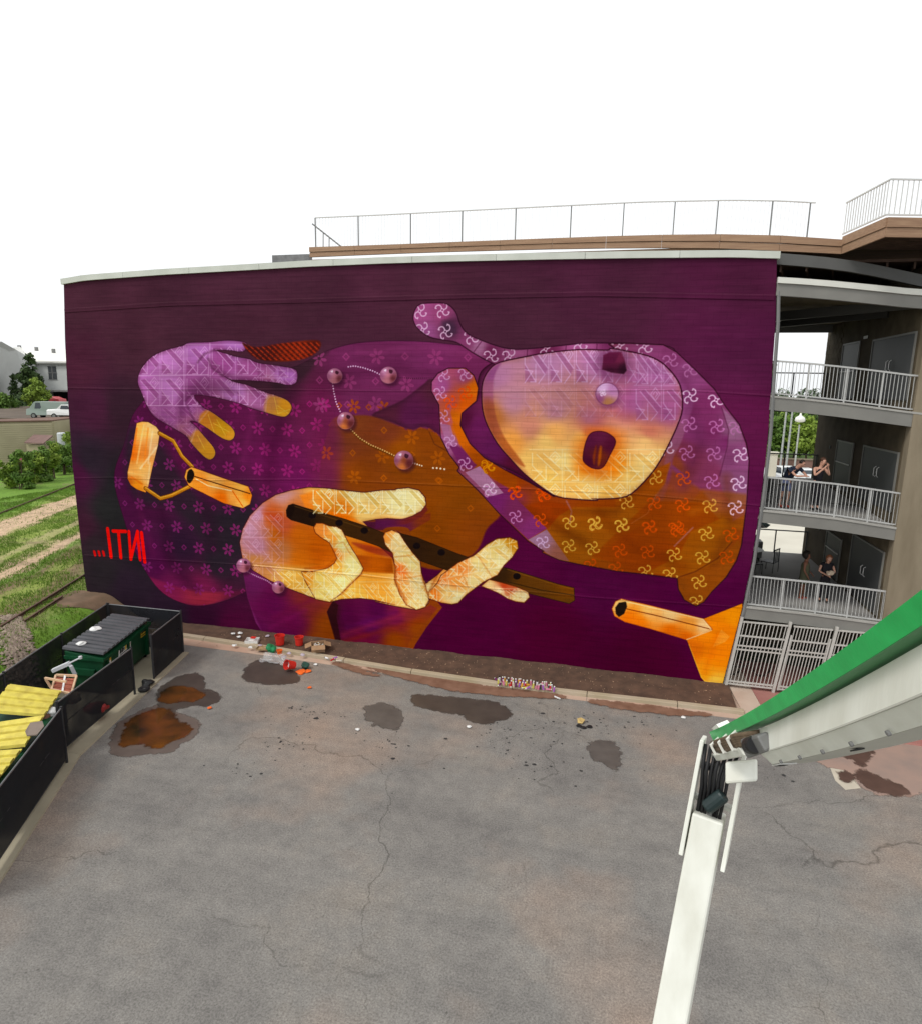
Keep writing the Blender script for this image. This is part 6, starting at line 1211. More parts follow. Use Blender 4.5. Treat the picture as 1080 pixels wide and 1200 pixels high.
def fence_run(name, label, pts, z0, z1, cat='fence', mid=True, sag=0.0, group=None):
    base = Vector((pts[0][0], pts[0][1], 0)); t = thing(name, label, cat, base, group)
    P = [Vector((x, y, 0)) - base for x, y in pts]
    for i in range(len(P) - 1):
        a_, c_ = P[i], P[i + 1]; n = 14; b = MB(); d = (c_ - a_); nr = Vector((-d.y, d.x, 0)).normalized(); vs = []
        for j in range(n + 1):
            for k in range(6):
                f, g = j / n, k / 5; w_ = (.03 * math.sin(f * 13 + g * 3) + .02 * math.sin(f * 31 + g * 7)) * math.sin(g * PI); v = a_ + d * f + nr * w_; vs.append((v.x, v.y, z0 + (z1 - z0) * g - sag * math.sin(f * PI) * g))
        b.add(vs, [(j * 6 + k, (j + 1) * 6 + k, (j + 1) * 6 + k + 1, j * 6 + k + 1) for j in range(n) for k in range(5)]); b.build('screen', M_screen, t, smooth=True)
        r_ = MB(); zt = z1 + .01
        r_.tube([a_ + Vector((0, 0, zt)), a_ + d * .5 + Vector((0, 0, zt - sag)), c_ + Vector((0, 0, zt))], .022, 6); r_.build('top_rail', M_galv, t)
        if mid: MB().tube([a_ + Vector((0, 0, (z0 + z1) / 2)) - nr * .03, c_ + Vector((0, 0, (z0 + z1) / 2)) - nr * .03], .014, 5).build('mid_rail', M_fpost, t)
        MB().tube([a_ + Vector((0, 0, z0 + .02)), c_ + Vector((0, 0, z0 + .02))], .014, 5).build('bottom_rail', M_fpost, t)
    for p in P: MB().tube([p + Vector((0, 0, 0.0)), p + Vector((0, 0, z1 + .06))], .035, 8).build('post', M_fpost, t)
    return t
fence_run('screen_fence', 'black screened fence panel before the green dumpster, ending beside the kerb', [(-15.52, 19.93), (-15.02, 17.7)], .05, 1.62)
fence_run('screen_gate', 'black screened gate leaf hiding the lower part of the green dumpster', [(-14.83, 16.55), (-14.12, 12.95)], .22, 1.64, 'gate')
fence_run('screen_gate', 'black screened gate leaf in front of the dumpster with yellow lids', [(-13.8, 12.78), (-11.65, 8.4)], .15, 1.62, 'gate')
fence_run('screen_fence', 'short black screened fence joining the enclosure to the painted wall side', [(-18.72, 19.93), (-15.56, 20.0)], .05, 1.64)
fence_run('screen_fence', 'long black back fence of the enclosure along the grass bank', [(-18.75, 19.88), (-17.9, 16.9), (-17.05, 14.0), (-16.2, 11.0), (-15.4, 8.2)], .05, 1.66)
# dumpsters
M_dg = mat('dumpster_green', (.008, .075, .028), .45, .4, 1.5, .1, c2=(.004, .045, .018)); M_dlid = mat('grey_lid', (.085, .087, .095), .55, .2, 2, .05); M_ylid = mat('yellow_lid', (.70, .60, .10), .6, .12, 5, .15, c2=(.50, .40, .07)); M_lab = mat('label_white', (.7, .7, .66), .5, .05, 2, 0); M_laby = mat('label_yellow', (.65, .42, .03), .5, .1, 2, 0); M_blk = mat('black_paint', (.015, .015, .016), .5, .1, 3, 0)
def dumpster(label, FL, FR, depth, z, lids, lidm, stickers, shear=0.0):
    FL, FR = Vector((*FL, 0)), Vector((*FR, 0)); d = (FR - FL); L = d.length; t = thing('dumpster', label, 'dumpster', FL, None, math.atan2(d.y, d.x)); D = depth   # local: x along, y away from the lot
    b = MB(); b.hexa([(.06, .12, .16), (L - .06, .12, .16), (L - .06, D - .05, .16), (.06, D - .05, .16), (0, .0, z - .18), (L, .0, z - .18), (L, D, z - .02), (0, D, z - .02)]); b.build('body', M_dg, t, bevel=.02)
    b = MB(); b.box((-.03, -.05, z - .28), (L + .03, -.002, z - .18)); b.box((-.06, -.05, z - .26), (-.004, D, z - .16)); b.box((L + .004, -.05, z - .26), (L + .06, D, z - .16)); b.build('rim', M_dg, t)
    for x in (.25, L * .5, L - .25): MB().box((x - .05, -.04, .2), (x + .05, .1, z - .29)).build('rib', M_dg, t)
    for s in (-.12, L + .004): MB().box((s, .3, z * .5), (s + .115, D - .3, z * .5 + .2)).build('fork_pocket', M_dg, t)
    for x in (.15, L - .15):
        for y in (.2, D - .15): MB().lathe([(0, -.04), (.09, -.04), (.09, .04), (0, .04)], (x, y, .1), 10, M=Matrix.Rotation(PI / 2, 3, 'Y')).build('caster', M_blk, t)
    for (x0, x1, y0, y1, za, zb_, zc, zd) in lids:
        b = MB(); n = max(4, int((x1 - x0) / .27)); w_ = (x1 - x0) / n
        def zz(x, y): u, v = (x - x0) / (x1 - x0), (y - y0) / (y1 - y0); return (za * (1 - u) + zb_ * u) * (1 - v) + (zd * (1 - u) + zc * u) * v
        for i in range(n):
            for (a0, a1, h) in ((0, .7, .055), (.7, 1.0, .012)):
                xa, xb2 = x0 + (i + a0) * w_, x0 + (i + a1) * w_
                b.hexa([(xa, y0, zz(xa, y0) - .02), (xb2, y0, zz(xb2, y0) - .02), (xb2, y1, zz(xb2, y1) - .02), (xa, y1, zz(xa, y1) - .02), (xa + (.02 if a0 == 0 else 0), y0, zz(xa, y0) + h), (xb2 - (.02 if a0 == 0 else 0), y0, zz(xb2, y0) + h), (xb2 - (.02 if a0 == 0 else 0), y1, zz(xb2, y1) + h), (xa + (.02 if a0 == 0 else 0), y1, zz(xa, y1) + h)])
        b.build('lid', lidm, t)
    for (x0, x1, z0, z1, m, bars) in stickers:
        def yf(zv): return .12 * (1 - (zv - .16) / (z - .34)) - .012
        s = MB().hexa([(x0, yf(z0), z0), (x1, yf(z0), z0), (x1, yf(z0) + .008, z0), (x0, yf(z0) + .008, z0), (x0, yf(z1), z1), (x1, yf(z1), z1), (x1, yf(z1) + .008, z1), (x0, yf(z1) + .008, z1)]).build('label_plate', m, t)
        for (u0, u1, v0, v1, mm) in bars:
            X0, X1, Z0, Z1 = x0 + (x1 - x0) * u0, x0 + (x1 - x0) * u1, z0 + (z1 - z0) * v0, z0 + (z1 - z0) * v1
            MB().hexa([(X0, yf(Z0) - .004, Z0), (X1, yf(Z0) - .004, Z0), (X1, yf(Z0) - .001, Z0), (X0, yf(Z0) - .001, Z0), (X0, yf(Z1) - .004, Z1), (X1, yf(Z1) - .004, Z1), (X1, yf(Z1) - .001, Z1), (X0, yf(Z1) - .001, Z1)]).build('print', mm, s)
    for c_ in t.children:
        for v in c_.data.vertices: v.co.x += shear * v.co.y
        for d_ in c_.children:
            if len(d_.data.vertices): 
                for v in d_.data.vertices: v.co.x += shear * v.co.y
    return t
logo = [(.08, .2, .3, .8, M_blk), (.22, .34, .3, .8, M_blk), (.36, .46, .35, .75, M_blk), (.5, .62, .3, .8, M_laby), (.64, .76, .35, .8, M_blk), (.78, .92, .3, .7, M_laby), (.1, .9, .1, .2, M_blk)]
dumpster('green dumpster with ribbed grey lid and a white label, behind the black screen', (-15.62, 16.2), (-16.45, 19.35), 1.36, 1.52, [(0.0, 3.27, -.03, 1.42, 1.50, 1.50, 1.58, 1.58)], M_dlid,
         [(1.0, 1.85, .95, 1.26, M_lab, logo), (.28, .5, .96, 1.24, M_laby, [(.1, .9, .1, .55, M_lab)]), (2.6, 3.05, 1.0, 1.24, M_laby, [(.1, .9, .2, .35, M_blk), (.1, .9, .6, .8, M_blk)])], .18)
dumpster('dark green dumpster with two crooked yellow lids at the left edge, rubbish showing between them', (-12.78, 9.9), (-14.72, 13.85), 1.36, 1.42, [(1.55, 2.75, -.06, 1.30, 1.44, 1.60, 1.50, 1.42), (3.10, 4.38, .10, 1.36, 1.40, 1.50, 1.82, 1.66), (.1, 1.4, -.06, 1.36, 1.45, 1.45, 1.5, 1.5)], M_ylid, [(2.0, 2.7, .7, 1.0, M_laby, [])])
def rag(name, label, cat, at_, r, m, seed, flat=.6, n=2):
    """crumpled bag or cloth: an icosphere pushed in and out by noise"""
    bm = bmesh.new(); bmesh.ops.create_icosphere(bm, subdivisions=n + 1, radius=r)
    for v in bm.verts:
        k = mnoise.noise(v.co * (3.0 / r) * .35 + Vector((seed, 0, 0))); v.co *= 1 + .55 * k; v.co.z *= flat
        if v.co.z < -r * flat * .7: v.co.z = -r * flat * .7
    me = bpy.data.meshes.new(name); bm.to_mesh(me); bm.free(); me.materials.append(m); o = bpy.data.objects.new(name, me); col.objects.link(o); o.location = (at_[0], at_[1], at_[2] + r * flat * .7); return tag(o, label, cat)
M_white = mat('white_plastic', (.72, .72, .70), .5, .1, 4, .1); M_card = mat('cardboard', (.33, .20, .11), .8, .2, 4, .1); M_brn = mat('brown_bag', (.22, .10, .06), .6, .3, 4, .1)
rag('rubbish_bag', 'brown rubbish bag showing between the two yellow lids', 'bag', atz(50, 840, 1.15), .32, M_brn, 3); rag('rubbish_bag', 'white plastic bag poking out beside the brown one at the dumpster edge', 'bag', atz(61, 838, 1.2), .2, M_white, 4)
b = MB(); pl = [atz(30, 858, 1.62), atz(36, 848, 1.62), atz(50, 846, 1.62), atz(52, 852, 1.62), atz(44, 862, 1.6), atz(32, 863, 1.6)]; b.slab(pl, (0, 0, .03)); tag(b.build('cardboard_sheet', mat('grey_card', (.21, .165, .135), .85, .1, 3), ), 'torn grey-brown cardboard sheet lying on the yellow lid', 'cardboard')
rag('white_bag', 'crumpled white bag on the near left corner of the grey dumpster lid', 'bag', atz(95, 755, 1.6), .13, M_white, 5, .4); rag('white_bag', 'crumpled white bag on the far edge of the grey dumpster lid', 'bag', atz(112, 738, 1.6), .16, M_white, 6, .35)
# wooden chair frame thrown on top, and the white tubes behind it
M_pine = mat('pale_wood', (.60, .40, .25), .6, .15, 4, .1); M_redc = mat('red_cloth', (.34, .10, .06), .8, .3, 6, .1)
fr = thing('broken_chair', 'upturned pale wooden chair frame with a reddish seat lying between the two dumpsters', 'chair', atz(75, 812, 1.1)); o0 = Vector(fr.location)
def cr3(px, py, z): return atz(px, py, z) - o0
A, B_, C_, D_ = cr3(66, 791, 1.75), cr3(90, 792, 1.75), cr3(84, 813, 1.45), cr3(61, 808, 1.45)
b = MB()
for p_, q_ in ((A, B_), (B_, C_), (C_, D_), (D_, A)): b.bar(p_, q_, .05, .06)
b.build('frame', M_pine, fr)
for k in range(1, 4): MB().bar(A.lerp(D_, k / 4), B_.lerp(C_, k / 4), .035, .03).build('slat', M_redc, fr)
MB().bar(A.lerp(B_, .45), D_.lerp(C_, .55), .05, .05).build('slat', M_white, fr)
for k, (p_, q_) in enumerate(((cr3(53, 794.5, 1.8), cr3(78, 799, 1.8)), (cr3(54, 796, 1.75), cr3(62, 809, 1.4)))): MB().bar(p_, q_, .05, .05).build('leg', M_pine, fr)
MB().hexa([A.lerp(D_, .1) + Vector((0, 0, -.06)), B_.lerp(C_, .1) + Vector((0, 0, -.06)), C_.lerp(B_, .1) + Vector((0, 0, -.06)), D_.lerp(A, .1) + Vector((0, 0, -.06)), A.lerp(D_, .1) + Vector((0, 0, -.03)), B_.lerp(C_, .1) + Vector((0, 0, -.03)), C_.lerp(B_, .1) + Vector((0, 0, -.03)), D_.lerp(A, .1) + Vector((0, 0, -.03))]).build('seat', M_redc, fr)
tb_ = thing('plastic_tubing', 'bundle of pale grey plastic tubes sticking up behind the chair frame', 'tubes', atz(75, 790, 1.6)); o1 = Vector(tb_.location); M_pg = mat('pale_grey', (.50, .51, .53), .5, .1, 4)
MB().bar(atz(62, 786, 1.75) - o1, atz(82, 777, 1.95) - o1, .14, .1).build('tube', M_pg, tb_); MB().tube([atz(80, 778, 1.95) - o1, atz(94, 771, 2.1) - o1], .025, 6).build('tube', M_pg, tb_); MB().bar(atz(83, 780, 1.9) - o1, atz(88, 790, 1.6) - o1, .13, .08).build('tube', M_pg, tb_); MB().lathe([(0, .05), (.05, .04), (.05, -.04), (0, -.05)], atz(94.5, 770.5, 2.1) - o1, 8).build('end_cap', M_pg, tb_)
rag('rubbish_bag', 'pale brown bag half hidden at the corner of the yellow lid behind the gate', 'bag', atz(87, 822, .9), .22, mat('tan_bag', (.3, .24, .17), .7, .3, 4), 9)
rag('rubbish_bag', 'dark red bag seen dimly through the black screen', 'bag', (-14.75, 14.9, .3), .3, mat('red_bag', (.25, .02, .02), .6), 11)
w_ = thing('wheel_rim', 'round black wheel lying on the pad below the screen gate', 'wheel', (-14.72, 16.85, .05)); MB().lathe([(.05, 0), (.16, 0), (.19, .04), (.19, .09), (.15, .11), (.05, .08)], n=14).build('tyre', M_blk, w_); MB().lathe([(0, .05), (.1, .06), (.1, .03), (0, .02)], n=12).build('rim', M_steel, w_)
rag('black_bag', 'small black rubbish bag beside the wheel under the gate', 'bag', (-14.9, 17.2, .05), .2, M_blk, 12)

# ------------------------------------------------------------------ painting gear along the wall
M_bred = mat('bucket_red', (.62, .03, .02), .4, .15, 3, .02); M_bor = mat('bucket_orange', (.75, .13, .02), .4, .1, 3, .02); M_paintp = mat('purple_paint', (.10, .015, .08), .3, .1, 3, 0)
def bucket(label, p, m, inner, r=.17, h=.36, tilt=None):
    t = thing('bucket', label, 'bucket', p); M = Matrix.Identity(3) if tilt is None else Matrix.Rotation(tilt[0], 3, 'Z') @ Matrix.Rotation(tilt[1], 3, 'X')
    MB().lathe([(0, 0), (r * .82, 0), (r, h), (r + .015, h), (r + .015, h - .03), (r * 1.0, h - .04)], n=18, M=M).build('shell', m, t, smooth=False)
    MB().lathe([(r * .99, h - .001), (r * .84, .03), (0, .03)], n=18, M=M).build('inner_wall', m, t)
    if inner: MB().lathe([(0, h * .45), (r * .9, h * .45)], n=18, M=M).build('paint', inner, t)
    a_ = [(r * math.cos(u), r * math.sin(u) * .3, h - .03 - .12 * math.sin(u)) for u in np.linspace(0, PI, 9)]; MB().tube([M @ Vector(v) for v in a_], .006, 5).build('handle', M_steel, t)
    return t
def sz(p): v = atz(*p, .14); return Vector((v.x, v.y, soil_z(v.x, v.y) + .02))
bucket('red bucket with dark insides standing by the wall, the left of the two', sz((328.5, 755)), M_bred, mat('red_dark', (.25, .02, .03), .4), .19, .38); bucket('red bucket holding purple paint, the right of the two by the wall', sz((351, 756)), M_bred, M_paintp, .17, .34)
tp_ = atz(345, 784, .02); bucket('red bucket tipped over on the gutter with white inside', (tp_.x, tp_.y, .17), M_bred, M_white, .17, .34, tilt=(-.5, 1.2))
bucket('small orange tub on the kerb below the left red bucket', sz((328, 766)), M_bor, M_white, .1, .17)
rag('green_bag', 'crumpled green bag left of the red buckets', 'bag', sz((318, 763)), .2, mat('green_cloth', (.015, .22, .08), .6, .3, 5), 21, .8)
rag('orange_rag', 'orange rag spilling out of the tipped bucket', 'rag', atz(353, 788, .01), .17, M_bor, 22, .3); rag('orange_rag', 'long orange rag right of the dark green bag on the gutter', 'rag', atz(361, 787, .01), .12, M_bor, 23, .25); rag('dark_bag', 'dark green bag on the gutter right of the tipped bucket', 'bag', atz(358, 783, .02), .15, mat('dark_green', (.015, .06, .045), .5), 24, .8)
def openbox(name, label, cat, p, L, W, H, m, rz, flaps=True, fill_=None, tilt=0):
    t = thing(name, label, cat, p, None, rz); b = MB(); e = .008
    b.box((-L / 2, -W / 2, 0), (L / 2, W / 2, e)); b.box((-L / 2, -W / 2, e), (L / 2, -W / 2 + e, H)); b.box((-L / 2, W / 2 - e, e), (L / 2, W / 2, H)); b.box((-L / 2, -W / 2 + e, e), (-L / 2 + e, W / 2 - e, H)); b.box((L / 2 - e, -W / 2 + e, e), (L / 2, W / 2 - e, H)); b.build('carton', m, t)
    if flaps:
        for a_, c_, d in (((-L / 2, -W / 2), (L / 2, -W / 2), (0, -1)), ((L / 2, W / 2), (-L / 2, W / 2), (0, 1)), ((L / 2, -W / 2), (L / 2, W / 2), (1, 0)), ((-L / 2, W / 2), (-L / 2, -W / 2), (-1, 0))):
            f = MB(); o = Vector((d[0], d[1], -.35)) * (.24); P = [Vector((*a_, H)), Vector((*c_, H)), Vector((*c_, H)) + o, Vector((*a_, H)) + o]; f.slab(P, (0, 0, .006)); f.build('flap', m, t)
    return t
bx_ = openbox('cardboard_box', 'open cardboard box full of spray cans against the wall, flaps spread', 'box', sz((373, 762)), .5, .42, .3, M_card, .5)
CANC = [(.7, .7, .7), (.05, .05, .06), (.5, .03, .03), (.35, .12, .45), (.7, .35, .05), (.6, .5, .4), (.15, .03, .12), (.55, .5, .1), (.6, .2, .3)]
CN = {CANC[0]: 'grey', CANC[1]: 'black', CANC[2]: 'dark red', CANC[3]: 'violet', CANC[4]: 'orange', CANC[5]: 'tan', CANC[6]: 'plum', CANC[7]: 'olive', CANC[8]: 'pink'}
can_protos = {}
def can(p, c, label, group, tilt=None, s=1.0):
    t = thing('spray_can', label, 'spray can', p, group); 
    if tilt: t.rotation_euler = tilt
    t.scale = (s, s, s)
    if c not in can_protos:
        a_ = MB().lathe([(0, 0), (.033, 0), (.033, .15), (.022, .172), (0, .175)], n=10).build('can_body', mat('can%s' % str(c), c, .35, .05, 3, 0), t); b_2 = MB().lathe([(.026, .1735), (.026, .2), (0, .205)], n=10).build('cap', M_trim if c != (.7, .7, .7) else M_blk, t); can_protos[c] = (a_, b_2)
    else:
        for o in can_protos[c]: q = o.copy(); col.objects.link(q); q.parent = t
    return t
bl = Vector(bx_.location)
for k in range(14): can((bl.x - .15 + .1 * (k % 4) + rnd.uniform(-.02, .02), bl.y - .12 + .1 * (k // 4), bl.z + .06), CANC[k % 9], CN[CANC[k % 9]] + ' spray can standing in the open cardboard box', 'spray cans in the cardboard box')
for k in range(44):
    cc_ = rnd.choice(CANC)
    f = k / 43; row = k % 2; px = 582 + 66 * f + rnd.uniform(-1, 1); py = 797.5 + 7.5 * f + (row - .5) * 3.2 + rnd.uniform(-.6, .6); v = sz((px, py + 2.5)); tl = (rnd.uniform(-.15, .15), rnd.uniform(-.15, .15), rnd.random() * 6) if rnd.random() > .12 else (PI / 2, 0, rnd.random() * 6)
    can((v.x, v.y, v.z + (.03 if abs(tl[0]) > 1 else -.01)), cc_, CN[cc_] + ' spray can in the long double row on the soil beside the kerb', 'spray cans lined up along the kerb', tl, 1.0)
for (px, py) in [(385, 772), (388, 774), (391, 772), (394, 774)]:
    v = sz((px, py)); cc_ = CANC[{385: 0, 388: 2, 391: 3, 394: 5}[px]]; can((v.x, v.y, v.z + .02), cc_, 'loose ' + CN[cc_] + ' spray can lying right of the cardboard box', 'loose cans right of the cardboard box', (PI / 2, 0, rnd.random() * 6))
openbox('white_box', 'white open box with a red print leaning on the soil left of the buckets', 'box', sz((296, 752)), .5, .4, .12, M_white, .3, False); p = sz((298, 751)); 
q_ = MB().box((p.x - .1, p.y - .1, p.z + .13), (p.x + .08, p.y + .06, p.z + .16)).build('red_carton', M_bred); tag(q_, 'small dark red carton lying on the white open box', 'carton')
openbox('tan_box', 'flattened tan box behind the green bag', 'box', sz((309, 760)), .5, .3, .06, mat('tan_card', (.38, .25, .13), .8), .2, False)
LT = [(274, 744, 'white crumpled paper, leftmost of three scraps by the wall'), (280, 747, 'white crumpled paper in the middle of three scraps by the wall'), (282, 743, 'white crumpled paper, rightmost of three scraps by the wall'), (275, 756, 'tiny white paper scrap near the kerb below three scraps'), (294, 759, 'greyish crumpled paper below the white open box'), (305, 757, 'pale lilac crumpled paper right of the white open box'), (314, 747, 'pale lilac cloth scrap behind the green bag'), (339, 766, 'white scrap on the kerb between the red buckets'), (355, 768, 'white scrap just left of the cardboard box'), (333, 770, 'pale scrap lying on the kerb top above the plastic sheet')]
for i, (px, py, l) in enumerate(LT): rag('litter', l, 'litter', sz((px, py)), .085, M_white if i < 5 else mat('lilac_paper', (.42, .36, .42), .7), 30 + i, .45, 1)
for (px, py, l, m) in [(370, 779, 'small white can lying on the kerb edge', M_white), (338, 783, 'white scrap beside the tipped bucket', M_white), (674, 810, 'pale yellowish scrap beside the kerb right of the spray cans', mat('cream', (.6, .55, .35), .7)), (363, 806, 'flat orange scrap on the asphalt below the buckets', M_bor), (246, 830, 'small orange scrap near the rusty puddle', M_bor), (800, 841, 'small white scrap on the asphalt near the gate side', M_white), (419, 855, 'tiny white scrap in the middle of the lot', M_white), (549, 852, 'tiny white scrap below the long dark puddle', M_white)]:
    rag('litter', l, 'litter', atz(px, py, .02), .07, m, px * .1, .35, 1)
st_ = atz(649, 816, .05); e_ = atz(656, 819, .05); tag(MB().bar(st_, e_, .04, .03).build('stick', M_white), 'short white stick lying on the gutter below the spray cans', 'stick')
# clear plastic sheet crumpled over the gutter
b = MB(); nx, ny = 34, 16; vs = []
c0, c1, c2p, c3p = atz(304, 775, .05), atz(340, 782, .05), atz(338, 770, .15), atz(312, 766, .15)
for j in range(ny + 1):
    for i in range(nx + 1):
        u, v = i / nx, j / ny; p = (c0.lerp(c1, u)).lerp(c3p.lerp(c2p, u), v); k = mnoise.noise(Vector((u * 9, v * 6, 1))) * .05 + abs(mnoise.noise(Vector((u * 22, v * 14, 5)))) * .07
        p = p + Vector((mnoise.noise(Vector((u * 4, v * 3, 8))) * .25, mnoise.noise(Vector((u * 4, v * 3, 12))) * .2, 0)); vs.append((p.x, p.y, max(.035, (p.z if v > .55 else .03) + .05 + k)))
pm_ = mat('clear_plastic', (.75, .75, .76), .25, .1, 6, .2, spec=.6, alpha=.28); tag(b.add(vs, [(j * (nx + 1) + i, j * (nx + 1) + i + 1, (j + 1) * (nx + 1) + i + 1, (j + 1) * (nx + 1) + i) for j in range(ny) for i in range(nx)]).build('plastic_sheet', pm_), 'crumpled clear plastic sheet on the gutter left of the tipped red bucket', 'plastic sheet')
# dead leaf and the dark crumbs round it
p = atz(681, 846, .02); lf = MB(); lf.slab([(p.x - .12, p.y - .12, .03), (p.x + .02, p.y - .16, .05), (p.x + .1, p.y + .02, .09), (p.x - .04, p.y + .2, .05), (p.x - .14, p.y + .06, .08)], (0, 0, .012)); tag(lf.build('torn_cardboard', mat('ochre_card', (.50, .36, .14), .8)), 'folded ochre piece of cardboard on the asphalt below the kerb', 'cardboard')
for k, (px, py) in enumerate([(683, 853), (690, 852), (678, 851)]): rag('dark_clod', ['dark clod just below the folded ochre cardboard', 'dark clod right of the folded ochre cardboard', 'dark clod left of the folded ochre cardboard'][k], 'clod', atz(px, py, 0), .09, M_blk, 50 + k, .3, 1)
# crumbs and small rubbish on the soil
b = MB()
for k in range(420):
    x = rnd.uniform(-15, 4); y = rnd.uniform(20.6, 22.3); stone(b, x, y, soil_z(x, y) + .01, rnd.choice([.012, .018, .03]))
tag(b.build('soil_crumbs', mat('crumbs', (.34, .22, .14), .9, .5, 3)), kind='stuff')

# ------------------------------------------------------------------ furniture on the decks
M_fblk = mat('furniture_black', (.02, .02, .02), .5, .1, 4, 0)
def chair(label, p, rz, m=M_fblk, seat=.42, bh=.88, w=.42):
    t = thing('patio_chair', label, 'chair', p, None, rz)
    for x in (-w / 2, w / 2):
        for y in (-w / 2, w / 2): MB().tube([(x, y, 0), (x * .95, y * .95, bh if y > 0 else seat)], .014, 6).build('leg', m, t)
    MB().box((-w / 2, -w / 2, seat), (w / 2, w / 2, seat + .03)).build('seat', m, t)
    MB().box((-w / 2, w / 2 - .02, bh - .04), (w / 2, w / 2 + .005, bh)).build('back_rail', m, t)
    for k in range(4): x = -w / 2 + w * (k + .5) / 4; MB().box((x - .02, w / 2 - .015, seat + .031), (x + .02, w / 2, bh - .041)).build('slat', m, t)
    return t
chair('black metal chair nearest the painted wall on the middle deck', atz(892, 590, 6.43), 2.6); chair('black metal chair left of the man on the middle deck', atz(899, 588, 6.43), 3.6)
def round_table(label, p, r, h, m, m2):
    t = thing('round_table', label, 'table', p); MB().lathe([(0, h - .02), (r, h - .02), (r, h), (0, h)], n=22).build('table_top', m, t); MB().tube([(0, 0, .02), (0, 0, h - .021)], .03, 8).build('column', m2, t); MB().lathe([(0, 0), (.24, 0), (.24, .02), (0, .035)], n=16).build('base', m2, t); return t
tp0 = atz(913, 594, 6.43); bs = thing('bar_stool', 'tall black bar stool beside the man with navy shirt on the middle deck', 'stool', tp0)
for a in range(4): u = a * PI / 2 + .6; MB().tube([(.2 * math.cos(u), .2 * math.sin(u), 0), (.13 * math.cos(u), .13 * math.sin(u), .74)], .014, 6).build('leg', M_fblk, bs)
MB().lathe([(0, .74), (.17, .74), (.18, .78), (0, .79)], n=14).build('seat', M_fblk, bs); MB().lathe([(.165, .3), (.178, .31), (.165, .32)], n=14).build('footring', M_fblk, bs)
tt0 = atz(878, 672, 2.95); tt0 = Vector((5.75, 28.2, 2.95)); round_table('white round patio table next to the painted wall on the lowest deck', tt0, .55, .76, M_trim, M_fblk)
chair('black patio chair with tilted back right of the white round table', Vector((6.45, 27.6, 2.95)), -2.2, w=.5, bh=1.0); chair('black patio chair in front of the white round table', Vector((5.75, 27.1, 2.95)), .4, w=.46)
um = thing('patio_umbrella', 'patio umbrella with a green and white canopy over the round table on the lowest deck', 'umbrella', (5.55, 28.6, 2.95)); MB().tube([(0, 0, 0), (0, 0, 2.15)], .025, 8).build('pole', M_trim, um)
for k in range(8):
    a0, a1 = k * PI / 4, (k + 1) * PI / 4; R_ = 1.0; MB().slab([(0, 0, 2.2), (R_ * math.cos(a0), R_ * math.sin(a0), 1.75), (R_ * math.cos(a1), R_ * math.sin(a1), 1.75)], (0, 0, .01)).build('canopy_panel', mat('canopy_green', (.03, .20, .15), .7) if k % 2 else M_trim, um)
gr = thing('grill_box', 'dark grey grill cabinet behind the round table on the lowest deck', 'grill', (6.0, 29.6, 2.95)); MB().box((-.5, -.3, .12), (.5, .3, .85)).build('cabinet', M_steel, gr, bevel=.02); MB().lathe([(0, .32), (.2, .3), (.3, .12), (.32, 0)], (0, 0, .86), 14).build('hood', M_door, gr); MB().tube([(-.4, -.34, .8), (.4, -.34, .8)], .015, 6).build('handle', M_rail, gr)
for s in (-.4, .4): MB().box((s - .04, -.25, 0), (s + .04, .25, .118)).build('foot', M_fblk, gr)
fp = atz(905.5, 461, 9.97); fp = Vector((4.95, 24.2, 9.97)); pt = thing('flower_pot', 'tall blue flowerpot with a yellow-green plant at the left end of the top deck', 'flowerpot', fp); MB().lathe([(0, 0), (.13, 0), (.2, .62), (.22, .64), (.22, .7), (.19, .7), (.17, .6), (0, .6)], n=16).build('pot', mat('blue_pot', (.02, .03, .10), .3, .2, 3, 0), pt, smooth=False)
v, f_ = foliage([(0, 0, .85, .22, .22, .25), (.1, 0, 1.05, .15, .15, .2)], 160, .07, 77); MB().add(v, f_).build('leaves', LF_lite, pt)
bk = thing('bicycle', 'bicycle leaning behind the left bay of the gate', 'bicycle', (5.1, 23.4, .12), None, .15)
for x in (-.5, .5): MB().lathe([(.30, -.02), (.33, -.02), (.33, .02), (.30, .02), (.30, -.02)], (x, 0, .34), 20, M=Matrix.Rotation(PI / 2, 3, 'X')).build('wheel', M_fblk, bk)
b = MB(); 
for p_, q_ in (((-.5, 0, .34), (-.12, 0, .32)), ((-.12, 0, .32), (-.25, 0, .82)), ((-.5, 0, .34), (-.22, 0, .74)), ((-.12, 0, .32), (.36, 0, .72)), ((-.23, 0, .78), (.34, 0, .82)), ((.33, 0, .92), (.5, 0, .34))): b.tube([p_, q_], .017, 6)
b.build('frame', M_fblk, bk); MB().box((-.36, -.06, .83), (-.14, .06, .88)).build('saddle', M_fblk, bk); MB().tube([(.3, -.25, .95), (.34, 0, .93), (.3, .25, .95)], .013, 6).build('handlebar', M_steel, bk)

